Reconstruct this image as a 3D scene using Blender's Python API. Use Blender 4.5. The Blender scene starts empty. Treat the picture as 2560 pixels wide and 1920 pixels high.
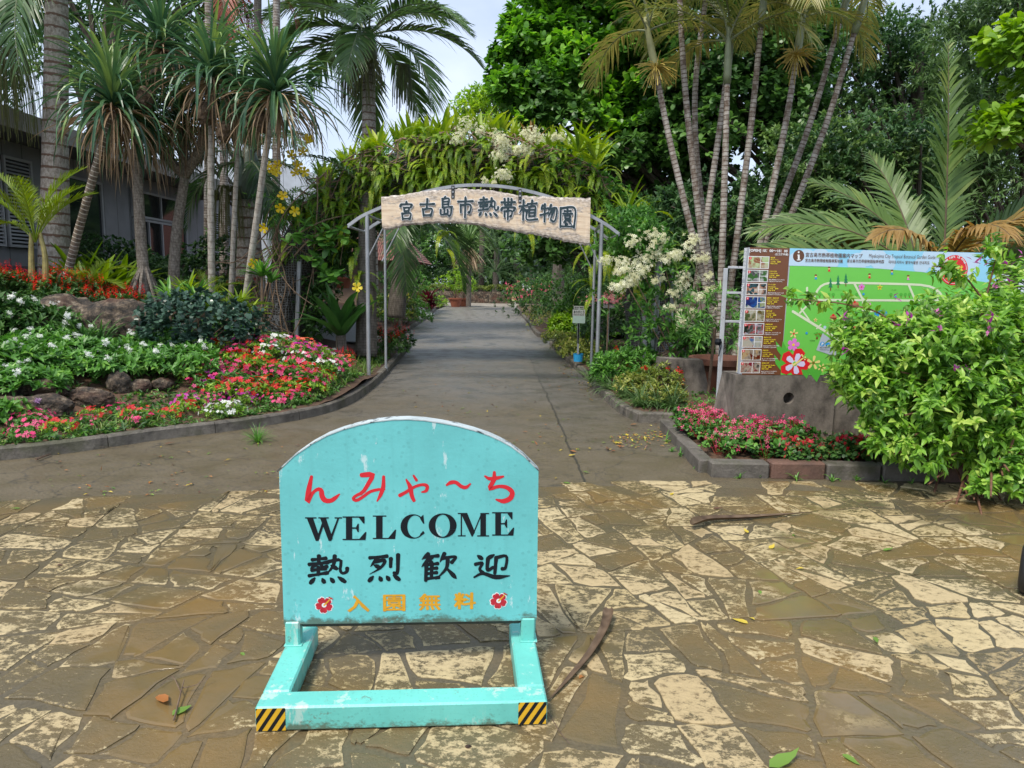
import bpy, math, random
import numpy as np
from mathutils import Vector, Matrix, Euler

rng = np.random.default_rng(7)
random.seed(7)
SC = bpy.context.scene
COL = SC.collection
PI = math.pi

# ------------------------------------------------------------------ camera
CAM_H, FPX = 1.6, 1775.0
cam_data = bpy.data.cameras.new('camera')
cam = bpy.data.objects.new('camera', cam_data)
COL.objects.link(cam)
cam_data.sensor_width = 36.0
cam_data.lens = FPX / 2560 * 36.0
cam_data.clip_start = 0.05
cam_data.clip_end = 800
cam.location = (0, 0, CAM_H)
cam.rotation_euler = (math.radians(90 - 8.2), math.radians(-1.0), 0)
SC.camera = cam
CR = np.array(Euler(cam.rotation_euler).to_matrix())

# ------------------------------------------------------------------ light
SUN_EL, SUN_AZ = math.radians(58), math.radians(215)      # azimuth clockwise from +Y
world = bpy.data.worlds.new('World')
SC.world = world
world.use_nodes = True
wn, wl = world.node_tree.nodes, world.node_tree.links
bg = wn['Background']
sky = wn.new('ShaderNodeTexSky')
sky.sky_type = 'NISHITA'
sky.sun_disc = False
sky.sun_elevation = SUN_EL
sky.sun_rotation = SUN_AZ
sky.air_density, sky.dust_density, sky.ozone_density = 1.0, 2.0, 1.0
tc = wn.new('ShaderNodeTexCoord')
mp = wn.new('ShaderNodeMapping'); mp.inputs['Scale'].default_value = (1.6, 1.6, 3.4)
nz = wn.new('ShaderNodeTexNoise'); nz.inputs['Scale'].default_value = 1.9; nz.inputs['Detail'].default_value = 6
rp = wn.new('ShaderNodeValToRGB')
rp.color_ramp.elements[0].position = 0.36; rp.color_ramp.elements[0].color = (0.42, 0.42, 0.42, 1)
rp.color_ramp.elements[1].position = 0.66; rp.color_ramp.elements[1].color = (0.97, 0.97, 0.97, 1)
mx = wn.new('ShaderNodeMix'); mx.data_type = 'RGBA'
mx.inputs[7].default_value = (5.2, 5.85, 7.1, 1)
wl.new(tc.outputs['Generated'], mp.inputs['Vector']); wl.new(mp.outputs['Vector'], nz.inputs['Vector'])
wl.new(nz.outputs['Fac'], rp.inputs['Fac']); wl.new(rp.outputs['Color'], mx.inputs[0])
wl.new(sky.outputs['Color'], mx.inputs[6]); wl.new(mx.outputs[2], bg.inputs['Color'])
bg.inputs['Strength'].default_value = 0.1
sd = bpy.data.lights.new('sun', 'SUN')
sd.energy = 2.2; sd.angle = math.radians(13); sd.color = (1.0, 0.93, 0.82)
sun = bpy.data.objects.new('sun', sd)
COL.objects.link(sun)
sun.rotation_euler = (PI / 2 - SUN_EL, 0, PI - SUN_AZ)
SC.view_settings.view_transform = 'Standard'
SC.view_settings.look = 'None'
SC.view_settings.exposure = 0.88
SC.view_settings.gamma = 1.0
SC.cycles.max_bounces = 7
SC.cycles.transparent_max_bounces = 8
SC.cycles.use_denoising = True

# ------------------------------------------------------------------ surveying helpers (photo pixel -> world point)
def ray(u, v):
    return CR @ np.array([(u - 1280) / FPX, (960 - v) / FPX, -1.0])
def at(u, v, Y):
    d = ray(u, v)
    return np.array([0, 0, CAM_H]) + d * (Y / d[1])
def gr(u, v, z=0.0):
    d = ray(u, v)
    return np.array([0, 0, CAM_H]) + d * ((z - CAM_H) / d[2])

# ------------------------------------------------------------------ materials
def new_mat(name):
    m = bpy.data.materials.new(name)
    m.use_nodes = True
    nt = m.node_tree
    return m, nt.nodes, nt.links, nt.nodes['Principled BSDF']
def ramp(nodes, stops):
    r = nodes.new('ShaderNodeValToRGB')
    e = r.color_ramp.elements
    while len(e) > 1: e.remove(e[-1])
    e[0].position = stops[0][0]; e[0].color = (*stops[0][1], 1)
    for p, c in stops[1:]:
        k = e.new(p); k.color = (*c, 1)
    return r
def noise(nodes, links, scale, detail=4, vec=None, rough=.55):
    n = nodes.new('ShaderNodeTexNoise')
    n.inputs['Scale'].default_value = scale; n.inputs['Detail'].default_value = detail
    n.inputs['Roughness'].default_value = rough
    if vec is not None: links.new(vec, n.inputs['Vector'])
    return n
def posn(nodes):
    return nodes.new('ShaderNodeNewGeometry').outputs['Position']
def objc(nodes):
    return nodes.new('ShaderNodeTexCoord').outputs['Object']
def mixc(nodes, links, fac, a, b):
    m = nodes.new('ShaderNodeMix'); m.data_type = 'RGBA'
    for i, x in ((0, fac), (6, a), (7, b)):
        if isinstance(x, (int, float)): m.inputs[i].default_value = x
        elif isinstance(x, tuple): m.inputs[i].default_value = (*x, 1)
        else: links.new(x, m.inputs[i])
    return m.outputs[2]
def mathn(nodes, links, op, a, b=0.0, c=None):
    m = nodes.new('ShaderNodeMath'); m.operation = op
    for i, x in enumerate((a, b) if c is None else (a, b, c)):
        if isinstance(x, (int, float)): m.inputs[i].default_value = x
        else: links.new(x, m.inputs[i])
    return m.outputs[0]
def bump(nodes, links, bsdf, h, strength=.4, dist=.02):
    b = nodes.new('ShaderNodeBump')
    b.inputs['Strength'].default_value = strength; b.inputs['Distance'].default_value = dist
    links.new(h, b.inputs['Height']); links.new(b.outputs[0], bsdf.inputs['Normal'])

def leaf_mat(name, cols, rough=.42, trans=.28, spec=.45, gain=None):
    """cols: 3-4 colours along the per-leaf tint attribute."""
    gain = gain or (1.35 if name.startswith('leaf') else 1.0)
    m, n, l, b = new_mat(name)
    a = n.new('ShaderNodeAttribute'); a.attribute_name = 'tint'
    nn = noise(n, l, 2.2, 2, posn(n))
    s = mathn(n, l, 'ADD', a.outputs['Fac'], mathn(n, l, 'MULTIPLY', mathn(n, l, 'SUBTRACT', nn.outputs['Fac'], .5), .5))
    r = ramp(n, [(i / (len(cols) - 1), tuple(min(.82, x * gain) for x in c)) for i, c in enumerate(cols)])
    l.new(s, r.inputs['Fac'])
    l.new(r.outputs['Color'], b.inputs['Base Color'])
    b.inputs['Roughness'].default_value = rough
    b.inputs['Specular IOR Level'].default_value = spec
    if trans:
        t = n.new('ShaderNodeBsdfTranslucent')
        hs = n.new('ShaderNodeHueSaturation'); hs.inputs['Value'].default_value = 1.5; hs.inputs['Saturation'].default_value = 1.1
        l.new(r.outputs['Color'], hs.inputs['Color']); l.new(hs.outputs['Color'], t.inputs['Color'])
        x = n.new('ShaderNodeMixShader'); x.inputs[0].default_value = trans
        l.new(b.outputs[0], x.inputs[1]); l.new(t.outputs[0], x.inputs[2])
        l.new(x.outputs[0], n['Material Output'].inputs['Surface'])
    return m
def plain(name, col, rough=.6, metal=0.0, var=.25, scale=6.0, bmp=0.0, col2=None, bscale=40, spec=.5):
    m, n, l, b = new_mat(name)
    nn = noise(n, l, scale, 5, objc(n))
    c2 = col2 or tuple(x * (1 - var) for x in col)
    r = ramp(n, [(.35, c2), (.62, col)])
    l.new(nn.outputs['Fac'], r.inputs['Fac']); l.new(r.outputs['Color'], b.inputs['Base Color'])
    b.inputs['Roughness'].default_value = rough; b.inputs['Metallic'].default_value = metal
    b.inputs['Specular IOR Level'].default_value = spec
    if bmp:
        bump(n, l, b, noise(n, l, bscale, 4, objc(n)).outputs['Fac'], bmp, .02)
    return m
def bark(name, c1, c2, ring=0.0, ringcol=(.05, .03, .02), ringw=.18, scale=14.0, bmp=.5, stretch=(1, 1, .35), rough=.8):
    """c1/c2 mottled; 'tint' holds the length along the trunk in metres for leaf-scar rings."""
    m, n, l, b = new_mat(name)
    mpn = n.new('ShaderNodeMapping'); mpn.inputs['Scale'].default_value = stretch
    l.new(objc(n), mpn.inputs['Vector'])
    nn = noise(n, l, scale, 6, mpn.outputs[0], .7)
    r = ramp(n, [(.38, c1), (.6, c2)])
    l.new(nn.outputs['Fac'], r.inputs['Fac'])
    out = r.outputs['Color']; h = nn.outputs['Fac']
    if ring:
        a = n.new('ShaderNodeAttribute'); a.attribute_name = 'tint'
        wob = noise(n, l, 9, 3, objc(n))
        s = mathn(n, l, 'ADD', mathn(n, l, 'DIVIDE', a.outputs['Fac'], ring), mathn(n, l, 'MULTIPLY', wob.outputs['Fac'], .5))
        fr = mathn(n, l, 'FRACT', s)
        k = mathn(n, l, 'LESS_THAN', fr, mathn(n, l, 'MULTIPLY', wob.outputs['Fac'], ringw * 2))
        out = mixc(n, l, mathn(n, l, 'MULTIPLY', k, .85), out, ringcol)
        h = mathn(n, l, 'SUBTRACT', h, k)
    l.new(out, b.inputs['Base Color']); b.inputs['Roughness'].default_value = rough
    bump(n, l, b, h, bmp, .02)
    return m

# ------------------------------------------------------------------ mesh builder
class G:
    def __init__(s):
        s.V, s.T, s.Q, s.K, s.n = [], [], [], [], 0     # verts, tints, faces (list of (n,k) arrays, mat)
    def add(s, V, F, tint=.5, mat=0):
        V = np.asarray(V, np.float32).reshape(-1, 3)
        F = F if isinstance(F, (list, tuple)) and len(F) and isinstance(F[0], np.ndarray) else [np.asarray(F, np.int32)]
        for f in F:
            if len(f): s.Q.append((f.astype(np.int32) + s.n, mat))
        s.V.append(V)
        s.T.append(np.broadcast_to(np.asarray(tint, np.float32), (len(V),)).astype(np.float32))
        s.n += len(V)
    def inst(s, tmpl, P, R, S=1.0, tint=.5, mat=0):
        v, F = tmpl
        P = np.asarray(P, np.float32); N = len(P)
        if N == 0: return
        S = np.asarray(S, np.float32)
        if S.ndim == 0: S = np.full((N, 3), S)
        elif S.ndim == 1: S = np.repeat(S[:, None], 3, 1)
        W = np.einsum('nij,nmj->nmi', R.astype(np.float32), v[None] * S[:, None, :]) + P[:, None]
        m = len(v)
        t = np.broadcast_to(np.asarray(tint, np.float32), (N,))
        off = (np.arange(N) * m)[:, None, None]
        s.add(W.reshape(-1, 3), [(f[None] + off).reshape(-1, f.shape[1]) for f in F], np.repeat(t, m), mat)
    def build(s, name, mats, parent=None, world=False, smooth=False):
        me = bpy.data.meshes.new(name)
        V = np.concatenate(s.V) if s.V else np.zeros((0, 3), np.float32)
        if world and parent is not None:
            q = parent
            while q is not None: V = V - np.array(q.location, np.float32); q = q.parent
        me.vertices.add(len(V)); me.vertices.foreach_set('co', V.astype(np.float32).ravel())
        li = np.concatenate([f.ravel() for f, _ in s.Q])
        tot = np.concatenate([np.full(len(f), f.shape[1]) for f, _ in s.Q])
        mi = np.concatenate([np.full(len(f), k) for f, k in s.Q]).astype(np.int32)
        me.loops.add(len(li)); me.loops.foreach_set('vertex_index', li.astype(np.int32))
        me.polygons.add(len(tot))
        me.polygons.foreach_set('loop_start', np.concatenate([[0], np.cumsum(tot)[:-1]]).astype(np.int32))
        me.polygons.foreach_set('material_index', mi)
        me.polygons.foreach_set('use_smooth', np.full(len(tot), bool(smooth)))
        me.attributes.new('tint', 'FLOAT', 'POINT').data.foreach_set('value', np.concatenate(s.T))
        me.update(calc_edges=True); me.validate()
        for m in (mats if isinstance(mats, (list, tuple)) else [mats]): me.materials.append(m)
        o = bpy.data.objects.new(name, me)
        COL.objects.link(o)
        if parent is not None: o.parent = parent
        return o
    # --- primitives
    def box(s, c, d, rz=0.0, mat=0, tint=.5, bev=0.0, M=None):
        x, y, z = [k / 2 for k in d]
        b = min(bev, x * .9, y * .9, z * .9)
        if b <= 0:
            V = np.array([[i, j, k] for k in (-z, z) for j in (-y, y) for i in (-x, x)])
            Fq = np.array([[0, 2, 3, 1], [4, 5, 7, 6], [0, 1, 5, 4], [2, 6, 7, 3], [0, 4, 6, 2], [1, 3, 7, 5]])
            F = [Fq]
        else:                                          # chamfered: 24 verts
            V, idx = [], {}
            for sx in (-1, 1):
                for sy in (-1, 1):
                    for sz in (-1, 1):
                        for a in range(3):
                            p = [sx * x, sy * y, sz * z]
                            for q in range(3):
                                if q != a: p[q] -= (sx, sy, sz)[q] * b
                            idx[(sx, sy, sz, a)] = len(V); V.append(p)
            Fq, Ft = [], []
            for a in range(3):
                o1, o2 = [q for q in range(3) if q != a]
                for sg in (-1, 1):
                    ring = []
                    for t1, t2 in ((-1, -1), (1, -1), (1, 1), (-1, 1)):
                        sgn = [0, 0, 0]; sgn[a] = sg; sgn[o1] = t1; sgn[o2] = t2
                        ring.append(idx[(*sgn, a)])
                    flip = (sg > 0) != (a == 1)
                    Fq.append(ring if flip else ring[::-1])
            for a in range(3):                         # edges along axis a
                o1, o2 = [q for q in range(3) if q != a]
                for t1 in (-1, 1):
                    for t2 in (-1, 1):
                        def I(sa, w):
                            sgn = [0, 0, 0]; sgn[a] = sa; sgn[o1] = t1; sgn[o2] = t2
                            return idx[(*sgn, w)]
                        Fq.append([I(-1, o1), I(1, o1), I(1, o2), I(-1, o2)])
            for sx in (-1, 1):
                for sy in (-1, 1):
                    for sz in (-1, 1): Ft.append([idx[(sx, sy, sz, a)] for a in range(3)])
            V = np.array(V); F = [np.array(Fq), np.array(Ft)]
        if M is not None: V = V @ np.asarray(M).T
        cz, sz = math.cos(rz), math.sin(rz)
        V = V @ np.array([[cz, sz, 0], [-sz, cz, 0], [0, 0, 1]])
        s.add(V + np.asarray(c), F, tint, mat)
    def tube(s, pts, r, n=8, mat=0, tint=None, cap=True, jit=0.0):
        P = np.asarray(pts, float); k = len(P)
        r = np.broadcast_to(np.asarray(r, float), (k,))
        T = np.gradient(P, axis=0); T /= np.linalg.norm(T, axis=1, keepdims=True) + 1e-9
        up = np.array([0, 0, 1.0]) if abs(T[:, 2]).mean() < .8 else np.array([1.0, 0, 0])
        A = np.cross(T, up); A /= np.linalg.norm(A, axis=1, keepdims=True) + 1e-9
        B = np.cross(T, A)
        an = np.arange(n) * 2 * PI / n
        rr = r[:, None] * (1 + (rng.uniform(-jit, jit, (k, n)) if jit else 0))
        V = P[:, None] + rr[..., None] * (np.cos(an)[None, :, None] * A[:, None] + np.sin(an)[None, :, None] * B[:, None])
        i = np.arange(k - 1)[:, None] * n; j = np.arange(n)[None]; j2 = (j + 1) % n
        Q = np.stack([i + j, i + n + j, i + n + j2, i + j2], -1).reshape(-1, 4)
        if tint is None:
            tl = np.concatenate([[0], np.cumsum(np.linalg.norm(np.diff(P, axis=0), axis=1))])
            tint = np.repeat(tl, n)
        F = [Q]
        if cap and n > 2: F += [np.array([list(range(n))]), np.array([list(range((k - 1) * n, k * n))[::-1]])]
        s.add(V.reshape(-1, 3), F, tint, mat)
    def lathe(s, prof, c, n=24, mat=0):
        pr = np.asarray(prof, float); k = len(pr); an = np.arange(n) * 2 * PI / n
        V = np.stack([pr[:, 0, None] * np.cos(an), pr[:, 0, None] * np.sin(an), np.repeat(pr[:, 1, None], n, 1)], -1) + np.asarray(c)
        i = np.arange(k - 1)[:, None] * n; j = np.arange(n)[None]; j2 = (j + 1) % n
        s.add(V.reshape(-1, 3), np.stack([i + j, i + j2, i + n + j2, i + n + j], -1).reshape(-1, 4), .5, mat)

def frames(d, up, roll=0.0):
    d = np.asarray(d, float); d = d / (np.linalg.norm(d, axis=1, keepdims=True) + 1e-9)
    up = np.broadcast_to(np.asarray(up, float), d.shape)
    x = np.cross(d, up); ln = np.linalg.norm(x, axis=1, keepdims=True)
    x = np.where(ln < 1e-3, np.array([1.0, 0, 0]), x / (ln + 1e-9))
    z = np.cross(x, d)
    if np.ndim(roll) or roll:
        c, sn = np.cos(roll)[:, None], np.sin(roll)[:, None]
        x, z = x * c + z * sn, z * c - x * sn
    return np.stack([x, d, z], -1)

# ------------------------------------------------------------------ things
def tag(o, label=None, cat=None, group=None, kind=None):
    if label: o['label'] = label
    if cat: o['category'] = cat
    if group: o['group'] = group
    if kind: o['kind'] = kind
    return o
def thing(name, label, cat, loc=(0, 0, 0), group=None, rz=0.0):
    o = bpy.data.objects.new(name, None)
    COL.objects.link(o)
    o.empty_display_size = .1
    o.location = [float(x) for x in loc]; o.rotation_euler = (0, 0, rz)
    return tag(o, label, cat, group)
KIDS = {}
def kids(o):
    return [c for c in o.children]
def dup(o, loc, rz=0.0, sc=1.0, label=None, parent=None):
    c = o.copy(); COL.objects.link(c)
    if parent is None:
        c.location = [float(x) for x in loc]; c.rotation_euler = (0, 0, rz)
        c.scale = (sc, sc, sc) if not isinstance(sc, tuple) else sc
        if label: c['label'] = label
    else: c.parent = parent
    for k in kids(o): dup(k, None, parent=c)
    return c
def structure(o): return tag(o, kind='structure')

# ------------------------------------------------------------------ leaf templates: (verts, [faces]); along +Y, face up +Z
def tm(v, *f): return (np.array(v, np.float32), [np.array(x) for x in f])
def T_leaf(w=.42, curl=.18, fold=.12, peak=.38):
    v = [(0, 0, 0), (-w * .42, peak * .45, fold * .6), (0, peak * .5, -.0), (w * .42, peak * .45, fold * .6),
         (-w * .5, peak + .1, fold * .7 - curl * .25), (0, peak + .12, -curl * .3), (w * .5, peak + .1, fold * .7 - curl * .25),
         (-w * .22, .8, -curl * .6), (0, .82, -curl * .75), (w * .22, .8, -curl * .6), (0, 1.0, -curl * 1.25)]
    return tm(v, [(1, 2, 5, 4), (2, 3, 6, 5), (4, 5, 8, 7), (5, 6, 9, 8)], [(0, 2, 1), (0, 3, 2), (7, 8, 10), (8, 9, 10)])
def T_leaf4(w=.42, curl=.15, fold=.1, peak=.42):
    return tm([(0, 0, 0), (-w / 2, peak, fold - curl * .3), (0, peak + .04, -curl * .3), (w / 2, peak, fold - curl * .3), (0, 1, -curl)],
              [(0, 2, 1), (0, 3, 2), (1, 2, 4), (2, 3, 4)])
def T_oval(w=.55, curl=.15):
    return tm([(0, 0, 0), (-w * .45, .3, .06), (w * .45, .3, .06), (-w * .5, .65, .0), (w * .5, .65, .0), (-w * .22, .94, -curl * .8), (w * .22, .94, -curl * .8)],
              [(1, 2, 4, 3), (3, 4, 6, 5)], [(0, 2, 1)])
def T_dia(w=.45, curl=.12):
    return tm([(0, 0, 0), (-w / 2, .45, .04), (w / 2, .45, .04), (0, 1, -curl)], [(0, 2, 1), (1, 2, 3)])
def T_flower(k=5, pw=.5, cup=.15):
    v, f = [(0, 0, 0)], []
    for i in range(k):
        a = 2 * PI * i / k; h = pw * PI / k * 1.55
        b = len(v)
        v += [(.72 * math.sin(a - h), .72 * math.cos(a - h), cup), (math.sin(a - h * .35), math.cos(a - h * .35), cup * .8),
              (math.sin(a + h * .35), math.cos(a + h * .35), cup * .8), (.72 * math.sin(a + h), .72 * math.cos(a + h), cup)]
        f += [(0, b + 3, b + 2, b + 1), (0, b + 1, b, b)]
    q = [x for x in f if len(set(x)) == 4]
    return tm(v, q, [(0, q[i][3], q[i][3] - 1) for i in range(len(q))])
def T_trumpet():
    v = [(0, 0, 0)]; f3 = []; q = []
    for r, z in ((.12, .35), (.3, .7)):
        for i in range(5): a = 2 * PI * i / 5; v.append((r * math.cos(a), r * math.sin(a), z))
    for i in range(5):
        j = (i + 1) % 5
        f3.append((0, 1 + j, 1 + i)); q.append((1 + i, 1 + j, 6 + j, 6 + i))
    for i in range(5):
        a = 2 * PI * (i + .5) / 5; b = len(v)
        v += [(1.0 * math.cos(a - .42), 1.0 * math.sin(a - .42), .95), (1.15 * math.cos(a), 1.15 * math.sin(a), .9), (1.0 * math.cos(a + .42), 1.0 * math.sin(a + .42), .95)]
        q.append((6 + i, 6 + (i + 1) % 5, b + 2, b)); f3.append((b, b + 2, b + 1))
    return tm(v, q, f3)
LEAF, LEAF4, OVAL, DIA = T_leaf(), T_leaf4(), T_oval(), T_dia()
NARROW = T_leaf4(.2, .25, .05, .4)
SLIM = T_dia(.22, .2)
FLOWER, TRUMPET = T_flower(), T_trumpet()
STAR = T_flower(4, .32, .1)

def unit(v): return v / (np.linalg.norm(v, axis=-1, keepdims=True) + 1e-9)
def rdir(n): return unit(rng.normal(size=(n, 3)))

def dome_shoots(c, r, n, low=-.35, shell=.6, lump=.18, upw=.55):
    """shoot positions over a lumpy ellipsoid and their outward/upward direction"""
    d = rdir(n * 3); d = d[d[:, 2] > low][:n]
    ph = rng.uniform(0, 6.28, 3)
    lm = 1 + lump * (np.sin(d[:, 0] * 5 + ph[0]) + np.sin(d[:, 1] * 5 + ph[1]) + np.sin(d[:, 2] * 4 + ph[2])) / 1.5
    rad = (shell + (1 - shell) * rng.random(len(d)) ** .5) * lm
    P = np.asarray(c) + d * rad[:, None] * np.asarray(r)
    D = unit(d * np.array([1, 1, .6]) + np.array([0, 0, upw]) + rng.normal(0, .25, d.shape))
    return P, D
def rosettes(g, tmpl, P, D, k, size, spread=(.5, 1.35), tint=(.5, .18), back=.5, mat=0, sv=.25, droop=0.0, up=(0, 0, 1)):
    n = len(P); N = n * k
    P = np.repeat(P, k, 0); D = np.repeat(D, k, 0)
    B = unit(np.cross(D, rdir(N)))
    th = rng.uniform(*spread, N)[:, None]
    L = D * np.cos(th) + B * np.sin(th)
    L[:, 2] -= droop
    q = rng.random(N)
    sz = size * (1 + rng.uniform(-sv, sv, N))
    P = P - D * (q * back * size)[:, None]
    tt = np.repeat(rng.normal(tint[0], tint[1], n), k) + rng.normal(0, tint[1] * .5, N)
    g.inst(tmpl, P, frames(L, np.asarray(up, float) + rng.normal(0, .25, (N, 3)) + D * .6), sz, np.clip(tt, .02, .98), mat)

def frond(g, base, az, el, L, bend, n, ll, lw, ang=.95, droop=.45, up=.25, tint=.5, mat=0, rmat=1, rr=.02, t0=.12, prof='palm', tv=.12, roll=0.0, pw=1.25, twist=0.0):
    t = np.linspace(0, 1, 15)
    th = el - bend * t ** pw
    st = L / 14
    r = np.concatenate([[0], np.cumsum(np.cos((th[1:] + th[:-1]) / 2))]) * st
    z = np.concatenate([[0], np.cumsum(np.sin((th[1:] + th[:-1]) / 2))]) * st
    h = np.array([math.cos(az), math.sin(az), 0]); sd = np.array([-math.sin(az), math.cos(az), 0])
    C = np.asarray(base) + r[:, None] * h + z[:, None] * np.array([0, 0, 1.0]) + (roll * t ** 2 * L)[:, None] * sd
    g.tube(C, rr * (1 - .85 * t), 4, rmat, tint=.5, cap=False)
    ti = np.linspace(t0, .995, n)
    def ip(A): return np.stack([np.interp(ti, t, A[:, i]) for i in range(3)], 1)
    Pb = ip(C); Tn = unit(ip(np.gradient(C, axis=0)))
    S = np.broadcast_to(sd, Tn.shape); Nn = unit(np.cross(Tn, S))
    if twist: S, Nn = S * math.cos(twist) + Nn * math.sin(twist), Nn * math.cos(twist) - S * math.sin(twist)
    if prof == 'palm': pl = np.sin(PI * np.clip(.16 + .80 * (ti - t0) / (1 - t0), 0, 1)) ** .75
    elif prof == 'cycad': pl = np.minimum(1, (ti - t0) / .15 + .35) * np.minimum(1, (1 - ti) / .12 + .25)
    else: pl = np.minimum(1, (ti - t0) / .08 + .3) * (1 - ti ** 2.2) + .06
    q = np.array([0, .3, .65, 1.0]); wq = np.array([.55, 1, .75, .06])
    for sgn in (-1, 1):
        a = (ang * (1 - .45 * ti) + rng.normal(0, .06, n))[:, None]
        d = unit(Tn * np.cos(a) + sgn * S * np.sin(a) + Nn * (up + rng.normal(0, .07, n))[:, None])
        l = (ll * pl * (1 + rng.normal(0, .06, n)))[:, None, None]
        Pq = Pb[:, None] + d[:, None] * l * q[None, :, None]
        dr = droop * (1 + rng.normal(0, .25, n))[:, None] * l[:, :, 0] * q[None] ** 2.2
        Pq[:, :, 2] -= dr
        wd = unit(Tn - d * (Tn * d).sum(1, keepdims=True))[:, None]
        W = (lw * .5 * wq)[None, :, None] * np.maximum(.5, pl)[:, None, None]
        V = np.stack([Pq - wd * W, Pq + wd * W], 2).reshape(-1, 3)
        off = (np.arange(n) * 8)[:, None]
        Q = np.concatenate([off + np.array([0, 1, 3, 2]) + 2 * k for k in range(3)])
        g.add(V, Q, np.repeat(np.clip(tint + rng.normal(0, tv, n), .02, .98), 8), mat)
    return C

def straps(g, c, n, L, w, el, bend, tint=(.5, .15), segs=7, mat=0, fold=.25, pw=1.4, az=None, out=0.0, lv=.2, base_w=.8, tipw=.0):
    az = rng.uniform(0, 2 * PI, n) if az is None else np.asarray(az)
    e0 = rng.uniform(*el, n); bd = rng.uniform(*bend, n)
    Ls = L * (1 + rng.uniform(-lv, lv, n))
    t = np.linspace(0, 1, segs + 1)
    th = np.maximum(e0[:, None] - bd[:, None] * t[None] ** pw, -1.52)
    st = Ls[:, None] / segs
    z0 = np.zeros((n, 1))
    r = np.concatenate([z0, np.cumsum(np.cos((th[:, 1:] + th[:, :-1]) / 2) * st, 1)], 1) + out
    z = np.concatenate([z0, np.cumsum(np.sin((th[:, 1:] + th[:, :-1]) / 2) * st, 1)], 1)
    H = np.stack([np.cos(az), np.sin(az), 0 * az], 1); S = np.stack([-np.sin(az), np.cos(az), 0 * az], 1)
    C = np.asarray(c) + r[..., None] * H[:, None] + z[..., None] * np.array([0, 0, 1.0])
    C = C + (rng.normal(0, .06, n)[:, None] * Ls[:, None] * t[None] ** 2)[..., None] * S[:, None]
    wt = np.interp(t, [0, .15, .45, .8, 1], [base_w, .95, 1, .62, tipw]) * w
    Nv = np.stack([-np.sin(th)[..., None] * H[:, None] + np.cos(th)[..., None] * np.array([0, 0, 1.0])], 0)[0]
    Lf = C - S[:, None] * (wt / 2)[None, :, None] + Nv * (wt * fold)[None, :, None]
    Rt = C + S[:, None] * (wt / 2)[None, :, None] + Nv * (wt * fold)[None, :, None]
    V = np.stack([Lf, C, Rt], 2).reshape(-1, 3)
    m = (segs + 1) * 3
    off = (np.arange(n) * m)[:, None]
    Q = np.concatenate([off + np.array([0, 1, 4, 3]) + 3 * k for k in range(segs)] + [off + np.array([1, 2, 5, 4]) + 3 * k for k in range(segs)])
    tt = np.clip(rng.normal(tint[0], tint[1], n), .02, .98)
    g.add(V, Q, np.repeat(tt, m), mat)

def smooth_path(pts, n=40):
    P = np.asarray(pts, float); k = len(P)
    if k == 2: return P[0] + (P[1] - P[0]) * np.linspace(0, 1, n)[:, None]
    E = np.vstack([2 * P[0] - P[1], P, 2 * P[-1] - P[-2]])
    u = np.linspace(0, k - 1 - 1e-6, n); i = u.astype(int); f = (u - i)[:, None]
    a, b, c, d = E[i], E[i + 1], E[i + 2], E[i + 3]
    return .5 * ((2 * b) + (c - a) * f + (2 * a - 5 * b + 4 * c - d) * f ** 2 + (3 * b - a - 3 * c + d) * f ** 3)
# ================================================================== SETTING
# kerb lines (world metres)
K1 = smooth_path([(-8.2, 4.3), (-5.8, 5.25), (-4.37, 5.95), (-3.9, 6.3), (-3.43, 6.83), (-2.85, 7.35), (-2.3, 8.1), (-2.06, 9.0), (-2.03, 10.2), (-2.07, 11.5), (-2.23, 14.2), (-2.4, 17.0), (-2.55, 17.6)], 120)
K2 = smooth_path([(-3.15, 20.5), (-3.2, 21.2), (-3.25, 23.3), (-3.57, 30.5), (-4.1, 38.9)], 60)
K3 = smooth_path([(1.49, 8.14), (1.36, 8.77), (1.3, 10), (1.26, 11.58), (1.12, 15), (.985, 18.2)], 70)
K4 = smooth_path([(1.1, 20.5), (.75, 21.45), (.62, 28.4), (.345, 37.7), (.3, 41)], 60)

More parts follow.
